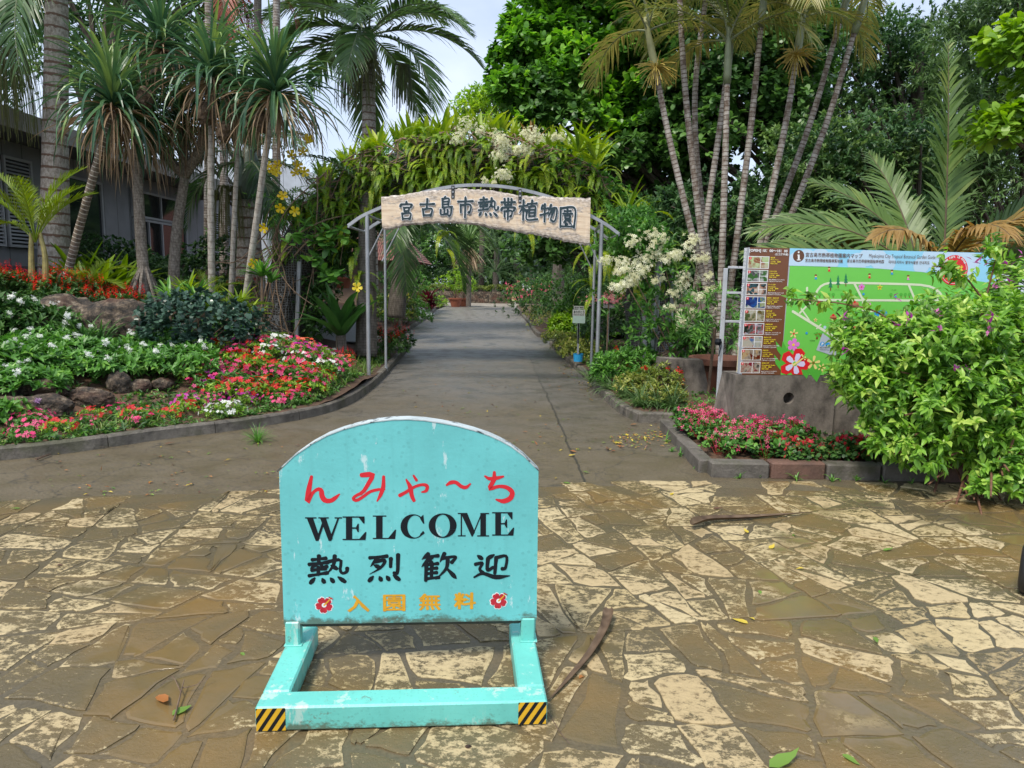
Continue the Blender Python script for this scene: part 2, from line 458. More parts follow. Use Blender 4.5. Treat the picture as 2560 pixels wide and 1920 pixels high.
def ground_mat(name, base, mud, rough=(.35, .8), agg=55, patch=False, crack=True):
    m, n, l, b = new_mat(name)
    p = posn(n)
    big = noise(n, l, .55, 5, p); mid = noise(n, l, 3.0, 5, p); fine = noise(n, l, agg, 4, p, .8)
    xyz = n.new('ShaderNodeSeparateXYZ'); l.new(p, xyz.inputs[0])
    # silt washed down towards the paving
    near = n.new('ShaderNodeMapRange'); l.new(xyz.outputs[1], near.inputs[0])
    near.inputs[1].default_value = 5.6; near.inputs[2].default_value = 12; near.inputs[3].default_value = 1.15 if patch else .75; near.inputs[4].default_value = .1
    s = mathn(n, l, 'ADD', near.outputs[0], mathn(n, l, 'MULTIPLY', mathn(n, l, 'SUBTRACT', big.outputs['Fac'], .5), 1.9))
    c = ramp(n, [(.3, tuple(x * .7 for x in base)), (.7, base)]); l.new(mid.outputs['Fac'], c.inputs['Fac'])
    c2 = mixc(n, l, mathn(n, l, 'MINIMUM', mathn(n, l, 'MAXIMUM', s, 0.0), .9), c.outputs['Color'], mud)
    if patch:                                            # darker resurfaced strip right of the long seam
        ln = mathn(n, l, 'SUBTRACT', mathn(n, l, 'ADD', xyz.outputs[0], mathn(n, l, 'MULTIPLY', noise(n, l, 1.2, 3, p).outputs['Fac'], .12)), mathn(n, l, 'MULTIPLY_ADD', xyz.outputs[1], -.0215, .80))
        sd_ = mathn(n, l, 'MULTIPLY', mathn(n, l, 'GREATER_THAN', ln, 0.0), .62)
        c2 = mixc(n, l, mathn(n, l, 'MULTIPLY', sd_, mathn(n, l, 'SUBTRACT', 1.15, near.outputs[0])), c2, tuple(x * .68 for x in base))
        c2 = mixc(n, l, mathn(n, l, 'MULTIPLY', mathn(n, l, 'LESS_THAN', mathn(n, l, 'ABSOLUTE', ln), .011), .8), c2, (.03, .028, .022))
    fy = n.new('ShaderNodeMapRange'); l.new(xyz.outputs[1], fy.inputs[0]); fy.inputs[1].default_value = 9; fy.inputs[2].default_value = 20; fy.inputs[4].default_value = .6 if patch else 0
    c2 = mixc(n, l, mathn(n, l, 'MULTIPLY', fy.outputs[0], mathn(n, l, 'GREATER_THAN', mid.outputs['Fac'], .42)), c2, tuple(x * 1.75 for x in base))  # asphalt pales with distance: worn patches, plus wet reflections painted into the colour
    sp = ramp(n, [(.32, (.42, .42, .42)), (.5, (1, 1, 1)), (.68, (1.5, 1.47, 1.42))]); l.new(fine.outputs['Fac'], sp.inputs['Fac'])
    mm = n.new('ShaderNodeMix'); mm.data_type = 'RGBA'; mm.blend_type = 'MULTIPLY'; mm.inputs[0].default_value = .85
    l.new(c2, mm.inputs[6]); l.new(sp.outputs['Color'], mm.inputs[7])
    out = mm.outputs[2]
    if crack:
        v = n.new('ShaderNodeTexVoronoi'); v.feature = 'DISTANCE_TO_EDGE'; v.inputs['Scale'].default_value = .55
        w = n.new('ShaderNodeVectorMath'); w.operation = 'ADD'
        l.new(p, w.inputs[0]); l.new(noise(n, l, 2.5, 4, p).outputs['Color'], w.inputs[1]); l.new(w.outputs[0], v.inputs['Vector'])
        k = mathn(n, l, 'LESS_THAN', v.outputs['Distance'], .006)
        v2 = n.new('ShaderNodeTexVoronoi'); v2.feature = 'DISTANCE_TO_EDGE'; v2.inputs['Scale'].default_value = 4.5; l.new(w.outputs[0], v2.inputs['Vector'])
        k2 = mathn(n, l, 'MULTIPLY', mathn(n, l, 'LESS_THAN', v2.outputs['Distance'], .035), mathn(n, l, 'GREATER_THAN', big.outputs['Fac'], .5))
        out = mixc(n, l, mathn(n, l, 'MAXIMUM', mathn(n, l, 'MULTIPLY', k, .6), mathn(n, l, 'MULTIPLY', k2, .3)), out, tuple(x * .3 for x in base))
    l.new(out, b.inputs['Base Color'])
    rr = n.new('ShaderNodeMapRange'); l.new(mid.outputs['Fac'], rr.inputs[0])
    rr.inputs[1].default_value = .35; rr.inputs[2].default_value = .65; rr.inputs[3].default_value = rough[0]; rr.inputs[4].default_value = rough[1]
    l.new(rr.outputs[0], b.inputs['Roughness'])
    bump(n, l, b, mathn(n, l, 'ADD', fine.outputs['Fac'], mathn(n, l, 'MULTIPLY', mid.outputs['Fac'], .6)), .5, .012)
    return m
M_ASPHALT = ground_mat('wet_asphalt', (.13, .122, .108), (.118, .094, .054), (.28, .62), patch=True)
M_SOIL = ground_mat('soil', (.085, .05, .03), (.11, .06, .035), (.75, .95), 40, crack=False)
M_EARTH = ground_mat('far_ground', (.05, .06, .025), (.07, .06, .03), (.8, .95), 20, crack=False)
M_CONC = ground_mat('concrete_path', (.34, .31, .26), (.2, .16, .11), (.5, .8), 60)

def sheet(name, x0, x1, y0, y1, z, mat, nx=1, ny=1):
    g = G()
    X, Y = np.meshgrid(np.linspace(x0, x1, nx + 1), np.linspace(y0, y1, ny + 1))
    i = np.arange(ny)[:, None] * (nx + 1) + np.arange(nx)[None]
    g.add(np.stack([X, Y, np.full_like(X, z)], -1), np.stack([i, i + 1, i + nx + 2, i + nx + 1], -1).reshape(-1, 4))
    return structure(g.build(name, mat))
sheet('ground', -200, 200, -60, 320, -.012, M_EARTH)
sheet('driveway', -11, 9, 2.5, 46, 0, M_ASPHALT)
sheet('cross_path', -14, 12, 46, 52.5, .004, M_CONC)
sheet('side_path', -16, -3.0, 17.7, 20.4, .006, M_ASPHALT)

def hashnoise(P, s, seed):
    r = np.random.default_rng(seed); out = 0
    for k in range(1, 5):
        d = unit(r.normal(size=(5, 3))) * s * 1.9 ** k / 2; ph = r.uniform(0, 6.28, 5)
        out = out + (np.sin(P @ d.T + ph).sum(1) / 5) / 1.6 ** k
    return out
# crazy paving: base of wet silt plus individual slabs, cut by recursive splitting
def paving_mat(slab, rim=0.0):
    m, n, l, b = new_mat('limestone_slab' if slab else 'silt_joint')
    p = posn(n)
    xyz = n.new('ShaderNodeSeparateXYZ'); l.new(p, xyz.inputs[0])
    a = n.new('ShaderNodeAttribute'); a.attribute_name = 'tint'
    wetp = noise(n, l, 1.15, 5, p)                       # where silt lies
    stp = n.new('ShaderNodeMapping'); stp.inputs['Scale'].default_value = (1.0, 1.35, 1); stp.inputs['Rotation'].default_value = (0, 0, .35); l.new(p, stp.inputs['Vector'])
    wear = noise(n, l, 11, 8, stp.outputs[0], .72)
    fine = noise(n, l, 70, 4, p, .65)
    mudc = ramp(n, [(.3, (.088, .076, .05)), (.48, (.12, .094, .047)), (.66, (.185, .118, .042))])
    l.new(noise(n, l, 1.1, 5, p).outputs['Fac'], mudc.inputs['Fac'])
    xr = n.new('ShaderNodeMapRange'); l.new(xyz.outputs[0], xr.inputs[0])
    xr.inputs[1].default_value = -2.2; xr.inputs[2].default_value = 1.4; xr.inputs[3].default_value = .085; xr.inputs[4].default_value = .03
    yr = n.new('ShaderNodeMapRange'); l.new(xyz.outputs[1], yr.inputs[0])
    yr.inputs[1].default_value = 1.9; yr.inputs[2].default_value = 3.0; yr.inputs[3].default_value = .12; yr.inputs[4].default_value = 0
    pud = n.new('ShaderNodeMapRange'); l.new(mathn(n, l, 'ADD', noise(n, l, .95, 3, p).outputs['Fac'], mathn(n, l, 'MULTIPLY', mathn(n, l, 'ADD', xr.outputs[0], yr.outputs[0]), .35)), pud.inputs[0])
    pud.inputs[1].default_value = .575; pud.inputs[2].default_value = .63
    if slab:
        st = ramp(n, [(0, (.32, .25, .135)), (.35, (.43, .345, .185)), (.7, (.48, .40, .24)), (1, (.41, .32, .18))])
        l.new(a.outputs['Fac'], st.inputs['Fac'])
        pit = ramp(n, [(.33, (.3, .27, .22)), (.46, (.95, .93, .88)), (.7, (1.08, 1.06, 1.0))]); l.new(noise(n, l, 26, 5, stp.outputs[0], .7).outputs['Fac'], pit.inputs['Fac'])
        mm = n.new('ShaderNodeMix'); mm.data_type = 'RGBA'; mm.blend_type = 'MULTIPLY'; mm.inputs[0].default_value = 1
        l.new(st.outputs['Color'], mm.inputs[6]); l.new(pit.outputs['Color'], mm.inputs[7])
        stone = mm.outputs[2]
        s = mathn(n, l, 'ADD', mathn(n, l, 'MULTIPLY', mathn(n, l, 'SUBTRACT', mathn(n, l, 'ADD', mathn(n, l, 'MULTIPLY', wear.outputs['Fac'], .5), mathn(n, l, 'MULTIPLY', noise(n, l, 34, 6, stp.outputs[0], .8).outputs['Fac'], .5)), .5), 1.9),
                  mathn(n, l, 'MULTIPLY', mathn(n, l, 'SUBTRACT', wetp.outputs['Fac'], .5), 1.0))
        s = mathn(n, l, 'ADD', s, xr.outputs[0]); s = mathn(n, l, 'ADD', s, yr.outputs[0])
        s = mathn(n, l, 'ADD', s, mathn(n, l, 'MULTIPLY', mathn(n, l, 'SUBTRACT', .5, a.outputs['Fac']), .26))
        k = n.new('ShaderNodeMapRange'); l.new(s, k.inputs[0])
        k.inputs[1].default_value = -.05 + rim; k.inputs[2].default_value = .05 + rim
        k2 = mathn(n, l, 'MINIMUM', mathn(n, l, 'MAXIMUM', k.outputs[0], pud.outputs[0]), .97)
        l.new(mixc(n, l, k2, stone, mudc.outputs['Color']), b.inputs['Base Color'])
        rr = n.new('ShaderNodeMapRange'); l.new(k.outputs[0], rr.inputs[0]); rr.inputs[3].default_value = .6; rr.inputs[4].default_value = .22
        l.new(mathn(n, l, 'MULTIPLY', rr.outputs[0], mathn(n, l, 'MULTIPLY_ADD', pud.outputs[0], -.75, 1.0)), b.inputs['Roughness'])
        h = mathn(n, l, 'ADD', mathn(n, l, 'MULTIPLY', wear.outputs['Fac'], .8), mathn(n, l, 'MULTIPLY', fine.outputs['Fac'], .5))
        bump(n, l, b, mathn(n, l, 'MULTIPLY', h, mathn(n, l, 'MULTIPLY_ADD', pud.outputs[0], -.9, 1.0)), .6, .012)
    else:
        gy = mixc(n, l, mathn(n, l, 'MULTIPLY', noise(n, l, 2.3, 4, p).outputs['Fac'], .55), mudc.outputs['Color'], (.115, .105, .082))
        sp = ramp(n, [(.35, (.7, .7, .7)), (.72, (1.15, 1.15, 1.15))]); l.new(fine.outputs['Fac'], sp.inputs['Fac'])
        mm = n.new('ShaderNodeMix'); mm.data_type = 'RGBA'; mm.blend_type = 'MULTIPLY'; mm.inputs[0].default_value = .8
        l.new(gy, mm.inputs[6]); l.new(sp.outputs['Color'], mm.inputs[7])
        l.new(mm.outputs[2], b.inputs['Base Color'])
        rr = n.new('ShaderNodeMapRange'); l.new(wetp.outputs['Fac'], rr.inputs[0]); rr.inputs[1].default_value = .4; rr.inputs[2].default_value = .62
        rr.inputs[3].default_value = .32; rr.inputs[4].default_value = .15
        l.new(mathn(n, l, 'MULTIPLY', rr.outputs[0], mathn(n, l, 'MULTIPLY_ADD', pud.outputs[0], -.75, 1.0)), b.inputs['Roughness'])
        bump(n, l, b, mathn(n, l, 'ADD', fine.outputs['Fac'], wear.outputs['Fac']), .3, .008)
    b.inputs['Specular IOR Level'].default_value = .45
    return m
pvb = sheet('paving_bed', -10, 10, -4, 5.45, .004, paving_mat(False), 200, 40)
for v in pvb.data.vertices:                              # washed-out, ragged far edge
    x = v.co.x; e = 5.45 + .16 * hashnoise(np.array([[x, 0, 0]]), 1.8, 61)[0] + .07 * hashnoise(np.array([[x, 0, 0]]), 9, 62)[0] - (0 if x > 0 else min(.9, -x * .16))
    if v.co.y > 2: v.co.y = 2 + (v.co.y - 2) * (e - 2) / 3.45

def cut(p, c, nrm):
    """convex polygon cut by a line; both halves"""
    d = (p - c) @ nrm; A, B = [], []
    for i in range(len(p)):
        j = (i + 1) % len(p)
        (A if d[i] >= 0 else B).append(p[i])
        if (d[i] >= 0) != (d[j] >= 0):
            x = p[i] + (p[j] - p[i]) * (d[i] / (d[i] - d[j])); A.append(x); B.append(x)
    return np.array(A), np.array(B)
def split_poly(p, target, out):
    x, y = p[:, 0], p[:, 1]
    A = abs(np.dot(x, np.roll(y, -1)) - np.dot(y, np.roll(x, -1))) / 2
    if A < target * rng.uniform(.4, 1.8):
        out.append(p); return
    D = p[:, None] - p[None]; L = (D ** 2).sum(-1); i, j = np.unravel_index(np.argmax(L), L.shape)
    ax = unit(D[i, j]); best = None
    for _ in range(9):                                   # keep the cut whose pieces have the bluntest corners
        t = rng.normal(0, .6); n_ = np.array([ax[0] * math.cos(t) - ax[1] * math.sin(t), ax[0] * math.sin(t) + ax[1] * math.cos(t)])
        hs = [q for q in cut(p, p.mean(0) + ax * rng.normal(0, .09) * math.sqrt(L[i, j]), n_) if len(q) > 2]
        sc = 9
        for q in hs:
            e1 = unit(np.roll(q, -1, 0) - q); e2 = unit(np.roll(q, 1, 0) - q); sc = min(sc, min(.92, np.arccos(np.clip((e1 * e2).sum(1), -1, 1)).min()) + rng.uniform(0, .1) - (.3 if len(q) == 3 else 0))
        if len(hs) == 2 and (best is None or sc > best[0]): best = (sc, hs)
    for q in best[1]: split_poly(q, target, out)
polys = []
split_poly(np.array([(-7.6, .2), (7.4, .6), (7.2, 5.72), (1.7, 5.72), (-.3, 5.5), (-2.0, 5.2), (-4.2, 4.75), (-7.4, 3.6)], float), .075, polys)
g = G()
for p in polys:
    e3 = np.c_[p, 0 * p[:, 0]]; p = p + .11 * np.c_[hashnoise(e3, 1.5, 41), hashnoise(e3, 1.5, 42)] + .02 * np.c_[hashnoise(e3, 6, 43), hashnoise(e3, 6, 44)]      # no seam runs dead straight
    x, y = p[:, 0], p[:, 1]
    if np.dot(x, np.roll(y, -1)) - np.dot(y, np.roll(x, -1)) < 0: p = p[::-1]
    c = p.mean(0)
    A = abs(np.dot(p[:, 0], np.roll(p[:, 1], -1)) - np.dot(p[:, 1], np.roll(p[:, 0], -1))) / 2
    if A < .012 or (c[1] > np.interp(c[0], [-7, -4, -2, 0, 2], [3.4, 4.5, 4.95, 5.25, 5.5]) and rng.random() < .45): continue
    gap = rng.uniform(.006, .02)
    if A < .1 * ((p[:, None] - p[None]) ** 2).sum(-1).max(): continue
    k = len(p); q = []
    for i in range(k):                                   # inset, slightly wavy outline
        a, b_, cc = p[i - 1], p[i], p[(i + 1) % k]
        for t in (.07, .36, .66, .93) if rng.random() < .8 else (.2, .5, .8):
            m = b_ * (1 - t) + cc * t
            q.append(m)
        del a
    q = np.array(q)
    dc = c - q; ln = np.linalg.norm(dc, axis=1, keepdims=True)
    q = q + dc / ln * np.minimum(gap * rng.uniform(.7, 1.7, (len(q), 1)), ln * .4) + rng.normal(0, .0075, q.shape)
    nq = len(q); tl = rng.normal(0, .004, 2); zt = .0085 + rng.uniform(-.002, .0025)
    qi = q + dc / ln * np.minimum(.013, ln * .3)
    z = zt + (qi - c) @ tl
    V = np.vstack([np.c_[q, np.full(nq, -.002)], np.c_[q, z - .0022], np.c_[qi, z]])
    i = np.arange(nq); j = (i + 1) % nq
    g.add(V, [np.concatenate([np.stack([i, j, j + nq, i + nq], -1), np.stack([i + nq, j + nq, j + 2 * nq, i + 2 * nq], -1)])], tn := rng.uniform(0, 1), 1)
    g.add(V[2 * nq:], np.array([i]), tn)
structure(g.build('stone_paving', [paving_mat(True), paving_mat(True, .07)]))

# kerbs
def kerb_mat(name, c, c2, moss=.35):
    m, n, l, b = new_mat(name)
    p = posn(n)
    r = ramp(n, [(.32, c2), (.65, c)]); l.new(noise(n, l, 5, 7, p, .7).outputs['Fac'], r.inputs['Fac'])
    ms = ramp(n, [(.52, (0, 0, 0)), (.62, (1, 1, 1))]); l.new(noise(n, l, 2.3, 6, p, .65).outputs['Fac'], ms.inputs['Fac'])
    l.new(mixc(n, l, mathn(n, l, 'MULTIPLY', ms.outputs['Color'], moss), r.outputs['Color'], (.05, .055, .02)), b.inputs['Base Color'])
    b.inputs['Roughness'].default_value = .72
    bump(n, l, b, noise(n, l, 45, 5, p, .7).outputs['Fac'], .6, .015)
    return m
M_KERB = kerb_mat('kerb_concrete', (.19, .17, .14), (.045, .04, .032), .6)
def kerb(name, path, w=.115, h=.115, side=1, seg=1.0):
    P = np.asarray(path); L = np.concatenate([[0], np.cumsum(np.linalg.norm(np.diff(P, axis=0), axis=1))])
    g = G(); s = 0.0
    while s < L[-1] - .05:
        e = min(s + seg, L[-1]); u = np.linspace(s + .004, e - .004, 6)
        C = np.stack([np.interp(u, L, P[:, i]) for i in (0, 1)], 1)
        T = unit(np.gradient(C, axis=0)); N = np.stack([-T[:, 1], T[:, 0]], 1) * side
        hh = h + rng.normal(0, .003); b = .018
        prof = [(0, -.03), (.006, hh - b), (b + .006, hh), (w - b, hh - .001), (w, hh - b), (w, -.03)]
        V = np.stack([np.c_[C + N * a + rng.normal(0, .0012, C.shape), np.full(6, z)] for a, z in prof], 1)
        i = np.arange(5)[:, None] * 6; j = np.arange(5)[None]
        g.add(V, [np.stack([i + j, i + j + 1, i + j + 7, i + j + 6], -1).reshape(-1, 4), np.array([[0, 1, 2, 3, 4, 5], [35, 34, 33, 32, 31, 30]])])
        s = e
    return structure(g.build(name, M_KERB))
kerb('left_kerb', K1, side=1)
kerb('left_far_kerb', K2, side=1)
kerb('left_path_kerb', smooth_path([(-6.5, 20.45), (-3.2, 20.42)], 20), side=1)
kerb('right_kerb', K3, side=-1)
kerb('right_end_kerb', smooth_path([(3.2, 8.2), (2.3, 8.16), (1.5, 8.12)], 20), side=-1)
kerb('right_far_kerb', K4, side=-1)
kerb('right_path_kerb', smooth_path([(1.1, 18.5), (2.4, 18.55)], 10), side=-1)
kerb('right_path_far_kerb', smooth_path([(2.6, 20.3), (1.15, 20.42)], 10), side=-1)

# garden beds
def kdist(K, x, y):
    return np.sqrt(((K[:, 0] - x) ** 2 + (K[:, 1] - y) ** 2).min())
def zl(x, y):
    xk = np.interp(y, K1[:, 1], K1[:, 0])
    d = kdist(K1, x, y) if x < xk else 0
    z = np.interp(d, [0, .4, 1.0, 1.6, 2.4, 3.4, 5, 7, 12], [.1, .12, .17, .30, .50, .68, 1.0, 1.25, 1.4])
    z = z * np.interp(x - xk + 8, [0, 8], [1, 1])
    z += .42 * math.exp(-(((x + 3.15) / .85) ** 2 + ((y - 9.75) / 1.0) ** 2))
    return z
def zr(x, y):
    d = max(0, x - np.interp(y, K3[:, 1], K3[:, 0]))
    return .1 + np.interp(d, [0, .3, 1, 3, 8], [0, .02, .06, .12, .25])
def zfl(x, y): return .1 + np.interp(max(0, np.interp(y, K2[:, 1], K2[:, 0]) - x), [0, 1, 4, 9], [0, .08, .5, 1.2])
def zfr(x, y): return .1 + np.interp(max(0, x - np.interp(y, K4[:, 1], K4[:, 0])), [0, 1, 5], [0, .08, .3])
def bed(name, K, side, ys, width, zf):
    n = 30
    off = width * np.linspace(0, 1, n) ** 1.6
    V = np.zeros((len(ys), n, 3))
    for a, y in enumerate(ys):
        x0 = np.interp(y, K[:, 1], K[:, 0]) + side * .045
        for b_, o in enumerate(off):
            x = x0 + side * o
            V[a, b_] = (x, y, zf(x, y) + rng.normal(0, .006))
    i = np.arange(len(ys) - 1)[:, None] * n; j = np.arange(n - 1)[None]
    g = G(); g.add(V, np.stack([i + j, i + j + 1, i + n + j + 1, i + n + j], -1).reshape(-1, 4))
    return structure(g.build(name, M_SOIL, smooth=True))
bed('left_garden_bed', K1, -1, np.concatenate([np.linspace(4.35, 9, 34), np.linspace(9.15, 17.5, 40)]), 16, zl)
bed('left_far_bed', K2, -1, np.linspace(20.5, 46, 50), 18, zfl)
bed('right_garden_bed', K3, 1, np.linspace(8.2, 18.3, 50), 14, zr)
bed('right_far_bed', K4, 1, np.linspace(20.5, 46, 50), 14, zfr)
sheet('front_right_bed', 1.78, 7.5, 5.92, 7.75, .09, M_SOIL, 20, 10)
sheet('back_lawn', -60, 60, 52.5, 120, .01, M_EARTH)
# ================================================================== SIGNS
def paint(name, col, rough=.45, var=.06, wear=None, wear_k=.62, scale=3.0, grime=0.0, spec=.5):
    m, n, l, b = new_mat(name)
    o = objc(n)
    r = ramp(n, [(.3, tuple(x * (1 - var * 2) for x in col)), (.7, col)]); l.new(noise(n, l, scale, 5, o).outputs['Fac'], r.inputs['Fac'])
    out = r.outputs['Color']
    if grime:
        f = noise(n, l, 38, 5, o, .7); k = ramp(n, [(.60, (0, 0, 0)), (.72, (1, 1, 1))]); l.new(f.outputs['Fac'], k.inputs['Fac'])
        out = mixc(n, l, mathn(n, l, 'MULTIPLY', k.outputs['Color'], grime), out, tuple(x * .45 for x in col))
    if wear:
        w = noise(n, l, 7, 8, o, .75); k = ramp(n, [(wear_k, (0, 0, 0)), (wear_k + .02, (1, 1, 1))]); l.new(w.outputs['Fac'], k.inputs['Fac'])
        out = mixc(n, l, k.outputs['Color'], out, wear)
    l.new(out, b.inputs['Base Color']); b.inputs['Roughness'].default_value = rough
    b.inputs['Specular IOR Level'].default_value = spec
    bump(n, l, b, noise(n, l, 60, 3, o).outputs['Fac'], .06, .01)
    return m
M_GALV = paint('galvanised_steel', (.42, .44, .46), .42, .18, grime=.35); M_GALV.node_tree.nodes['Principled BSDF'].inputs['Metallic'].default_value = .55
M_BLACK = plain('black_letter', (.008, .011, .016), .5, var=.1, spec=.25)
M_RED = plain('red_letter', (.62, .018, .03), .45, var=.06)
M_YEL = plain('yellow_letter', (.72, .36, .02), .5, var=.15, scale=20)
M_WHITE = plain('white_paint', (.78, .79, .8), .5, var=.05)
M_CREAM = plain('cream', (.72, .6, .2), .5, var=.05)

class Plane:
    """a real flat face in space; photo pixels are only used to read positions off it"""
    def __init__(s, o, ex, ez):
        s.o, s.ex, s.ez = np.array(o, float), unit(np.array(ex, float)), unit(np.array(ez, float))
        s.n = np.cross(s.ex, s.ez)                      # towards the viewer when ex is right, ez up
    def px(s, u, v):
        d = ray(u, v); C = np.array([0, 0, CAM_H])
        P = C + d * (np.dot(s.o - C, s.n) / np.dot(d, s.n)) - s.o
        return (np.dot(P, s.ex), np.dot(P, s.ez))
    def w(s, x, z, off=0.0): return s.o + s.ex * x + s.ez * z + s.n * off
def tri_fan_poly(g, pl, pts, off, mat=0, tint=.5):
    """simple polygon as one n-gon"""
    V = np.array([pl.w(x, z, off) for x, z in pts])
    a = np.array(pts); x, y = a[:, 0], a[:, 1]
    k = list(range(len(pts)))
    if np.dot(x, np.roll(y, -1)) - np.dot(y, np.roll(x, -1)) < 0: k = k[::-1]
    g.add(V, np.array([k]), tint, mat)
def slab(g, pl, pts, off0, off1, mat=0, side=None):
    """extruded outline with thickness"""
    a = np.array(pts); x, y = a[:, 0], a[:, 1]
    if np.dot(x, np.roll(y, -1)) - np.dot(y, np.roll(x, -1)) < 0: pts = pts[::-1]
    n = len(pts)
    F = np.array([pl.w(x, z, off1) for x, z in pts]); B = np.array([pl.w(x, z, off0) for x, z in pts])
    i = np.arange(n); j = (i + 1) % n
    g.add(F, np.array([i]), .5, mat); g.add(B, np.array([i[::-1]]), .5, mat)
    g.add(np.vstack([B, F]), np.stack([i, j, j + n, i + n], -1), .5, mat if side is None else side)
ZI = [0]
def zoff(base, step=.00005):
    ZI[0] = (ZI[0] + 1) % 24
    return base + ZI[0] * step
def brush(g, pl, pts, widths, off, mat=0, n=14):
    """one brush stroke as a tapering ribbon in the plane"""
    P = smooth_path(pts, n) if len(pts) > 2 else smooth_path(pts, 7)
    k = len(P); W = np.interp(np.linspace(0, 1, k), np.linspace(0, 1, len(widths)), widths)
    T = unit(np.gradient(P, axis=0)); N = np.stack([-T[:, 1], T[:, 0]], 1)
    A, B = P + N * W[:, None] / 2, P - N * W[:, None] / 2
    V = np.array([pl.w(*q, off) for q in np.concatenate([A, B])])
    i = np.arange(k - 1)
    F = [np.stack([i + k, i + 1 + k, i + 1, i], -1)]
    g.add(V, F, .5, mat)
    for e, s in ((0, -1), (k - 1, 1)):                   # soft ends
        if W[e] > W.max() * .3:
            a = np.linspace(0, PI, 6)[1:-1]
            cap = [A[e]] + [P[e] + N[e] * W[e] / 2 * math.cos(t) + s * T[e] * W[e] / 2 * .8 * math.sin(t) for t in a] + [B[e]]
            tri_fan_poly(g, pl, cap, off, mat)
def text2d(body, bold=0.0):
    c = bpy.data.curves.new('t', 'FONT'); c.body = body; c.size = 1.0; c.offset = bold; c.resolution_u = 2; c.fill_mode = 'FRONT'
    o = bpy.data.objects.new('t', c)
    m = bpy.data.meshes.new_from_object(o)
    V = np.array([v.co[:2] for v in m.vertices]); F = [np.array(p.vertices) for p in m.polygons]
    bpy.data.objects.remove(o); bpy.data.curves.remove(c); bpy.data.meshes.remove(m)
    return V, F
def text(g, pl, body, x, z, h, w=None, off=.001, mat=0, bold=0.0, align='l', rot=0.0, shear=0.0, slope=0.0):
    """writing whose ink box is h tall, starting at x,z (bottom left)"""
    V, F = text2d(body, bold)
    lo, hi = V.min(0), V.max(0)
    s = h / (hi[1] - lo[1]); sx = s if w is None else w / (hi[0] - lo[0])
    Q = (V - lo) * np.array([sx, s])
    Q[:, 0] += Q[:, 1] * shear
    W = Q[:, 0].max()
    if align == 'c': Q[:, 0] -= W / 2
    elif align == 'r': Q[:, 0] -= W
    if rot: Q = Q @ np.array([[math.cos(rot), math.sin(rot)], [-math.sin(rot), math.cos(rot)]])
    Q[:, 1] += Q[:, 0] * slope
    o = zoff(off, .00003)
    P = np.array([pl.w(x + a, z + b, o) for a, b in Q])
    g.add(P, [np.array([f]) for f in F], .5, mat)
def disc(c, r, n=28, ry=None):
    a = np.linspace(0, 2 * PI, n, endpoint=False)
    return [(c[0] + r * math.cos(t), c[1] + (ry or r) * math.sin(t)) for t in a]

# ---- brush-written characters on a 100 x 100 grid (y down): strokes "x,y x,y ...", last letter = kind
KAN = {
 '宮': '50,3 50,15d;20,18 15,33d;20,21 80,18 75,33h;36,36 39,55v;37,38 66,35 63,53h;39,53 62,51h;52,54 46,63d;27,65 31,96v;28,67 75,63 71,93h;31,92 70,89h',
 '古': '12,35 88,29h;50,5 47,56v;27,58 32,95v;28,60 75,55 70,92h;32,90 69,87h',
 '島': '48,1 40,13d;28,14 30,57v;29,16 68,12 66,42h;31,29 65,26h;31,42 65,39h;28,56 90,50h;86,54 82,88 70,95h;18,68 21,90 62,86h;41,60 42,88v;62,67 62,88v',
 '市': '50,1 50,15d;10,26 90,20h;25,40 27,78v;26,42 77,38 74,74 66,74h;50,16 49,100v',
 '熱': '12,16 45,12h;28,3 28,30v;5,31 50,26h;22,32 8,46t;34,31 38,42 48,40h;12,51 45,47h;28,42 28,67v;6,70 50,62h;66,5 63,38 46,70t;52,24 80,20 80,52 86,65 96,60 97,48h;58,37 72,49d;20,78 10,95d;38,81 43,94d;58,80 65,93d;76,77 93,94d',
 '帯': '8,23 92,18h;28,6 30,34v;50,3 50,33v;70,5 69,33v;30,35 70,32h;14,45 9,60d;14,47 90,42 84,58h;29,62 30,88v;30,63 73,59 70,84 63,85h;50,46 50,100v',
 '植': '3,34 44,28h;24,5 24,97v;23,35 3,66t;25,40 39,55d;46,21 93,16h;69,3 66,31v;54,34 54,78v;54,35 85,31 83,76h;55,48 83,46h;55,62 83,60h;54,77 83,75h;44,48 43,92 97,89h',
 '物': '17,12 7,36t;12,31 46,26h;28,5 28,97v;5,64 47,50h;61,7 46,46t;56,29 91,24 86,80 74,94 65,87h;69,30 44,74t;79,31 55,92t',
 '園': '12,8 12,98v;12,10 89,7 88,98v;12,93 88,91h;32,22 69,20h;50,13 50,33v;25,34 77,32h;36,43 38,57v;36,44 65,42 62,56h;38,56 62,55h;47,58 25,78t;40,68 40,86 51,81h;71,60 58,69d;50,60 78,86t',
 '烈': '8,13 57,9h;31,12 11,45t;24,27 51,24 40,50 9,72t;22,40 36,48d;68,18 68,48v;88,5 88,68 78,70v;20,80 9,96d;38,82 43,95d;58,81 65,94d;77,78 94,95d',
 '歓': '24,2 8,22t;16,13 49,10h;34,13 14,42t;24,24 8,48t;20,40 20,97v;31,26 33,38d;20,42 49,38h;20,57 47,54h;20,73 47,70h;20,91 53,87h;34,40 34,88v;65,3 54,34t;60,20 93,16 84,36h;74,26 70,58 45,95t;71,54 98,94s',
 '迎': '10,10 22,22d;5,42 24,38 17,60 27,76h;3,90 26,77 60,92 99,89s;54,9 37,22d;38,23 38,64 53,55v;59,20 87,16 86,58 77,62h;60,20 58,78v',
}
WPROF = {'h': (1.05, .8, .8, 1.1), 'v': (1.15, .95, .95, .9), 't': (1.15, 1.0, .75, .15), 'd': (.5, 1.05, 1.25, 1.0), 's': (.55, .8, 1.1, 1.35, .25)}
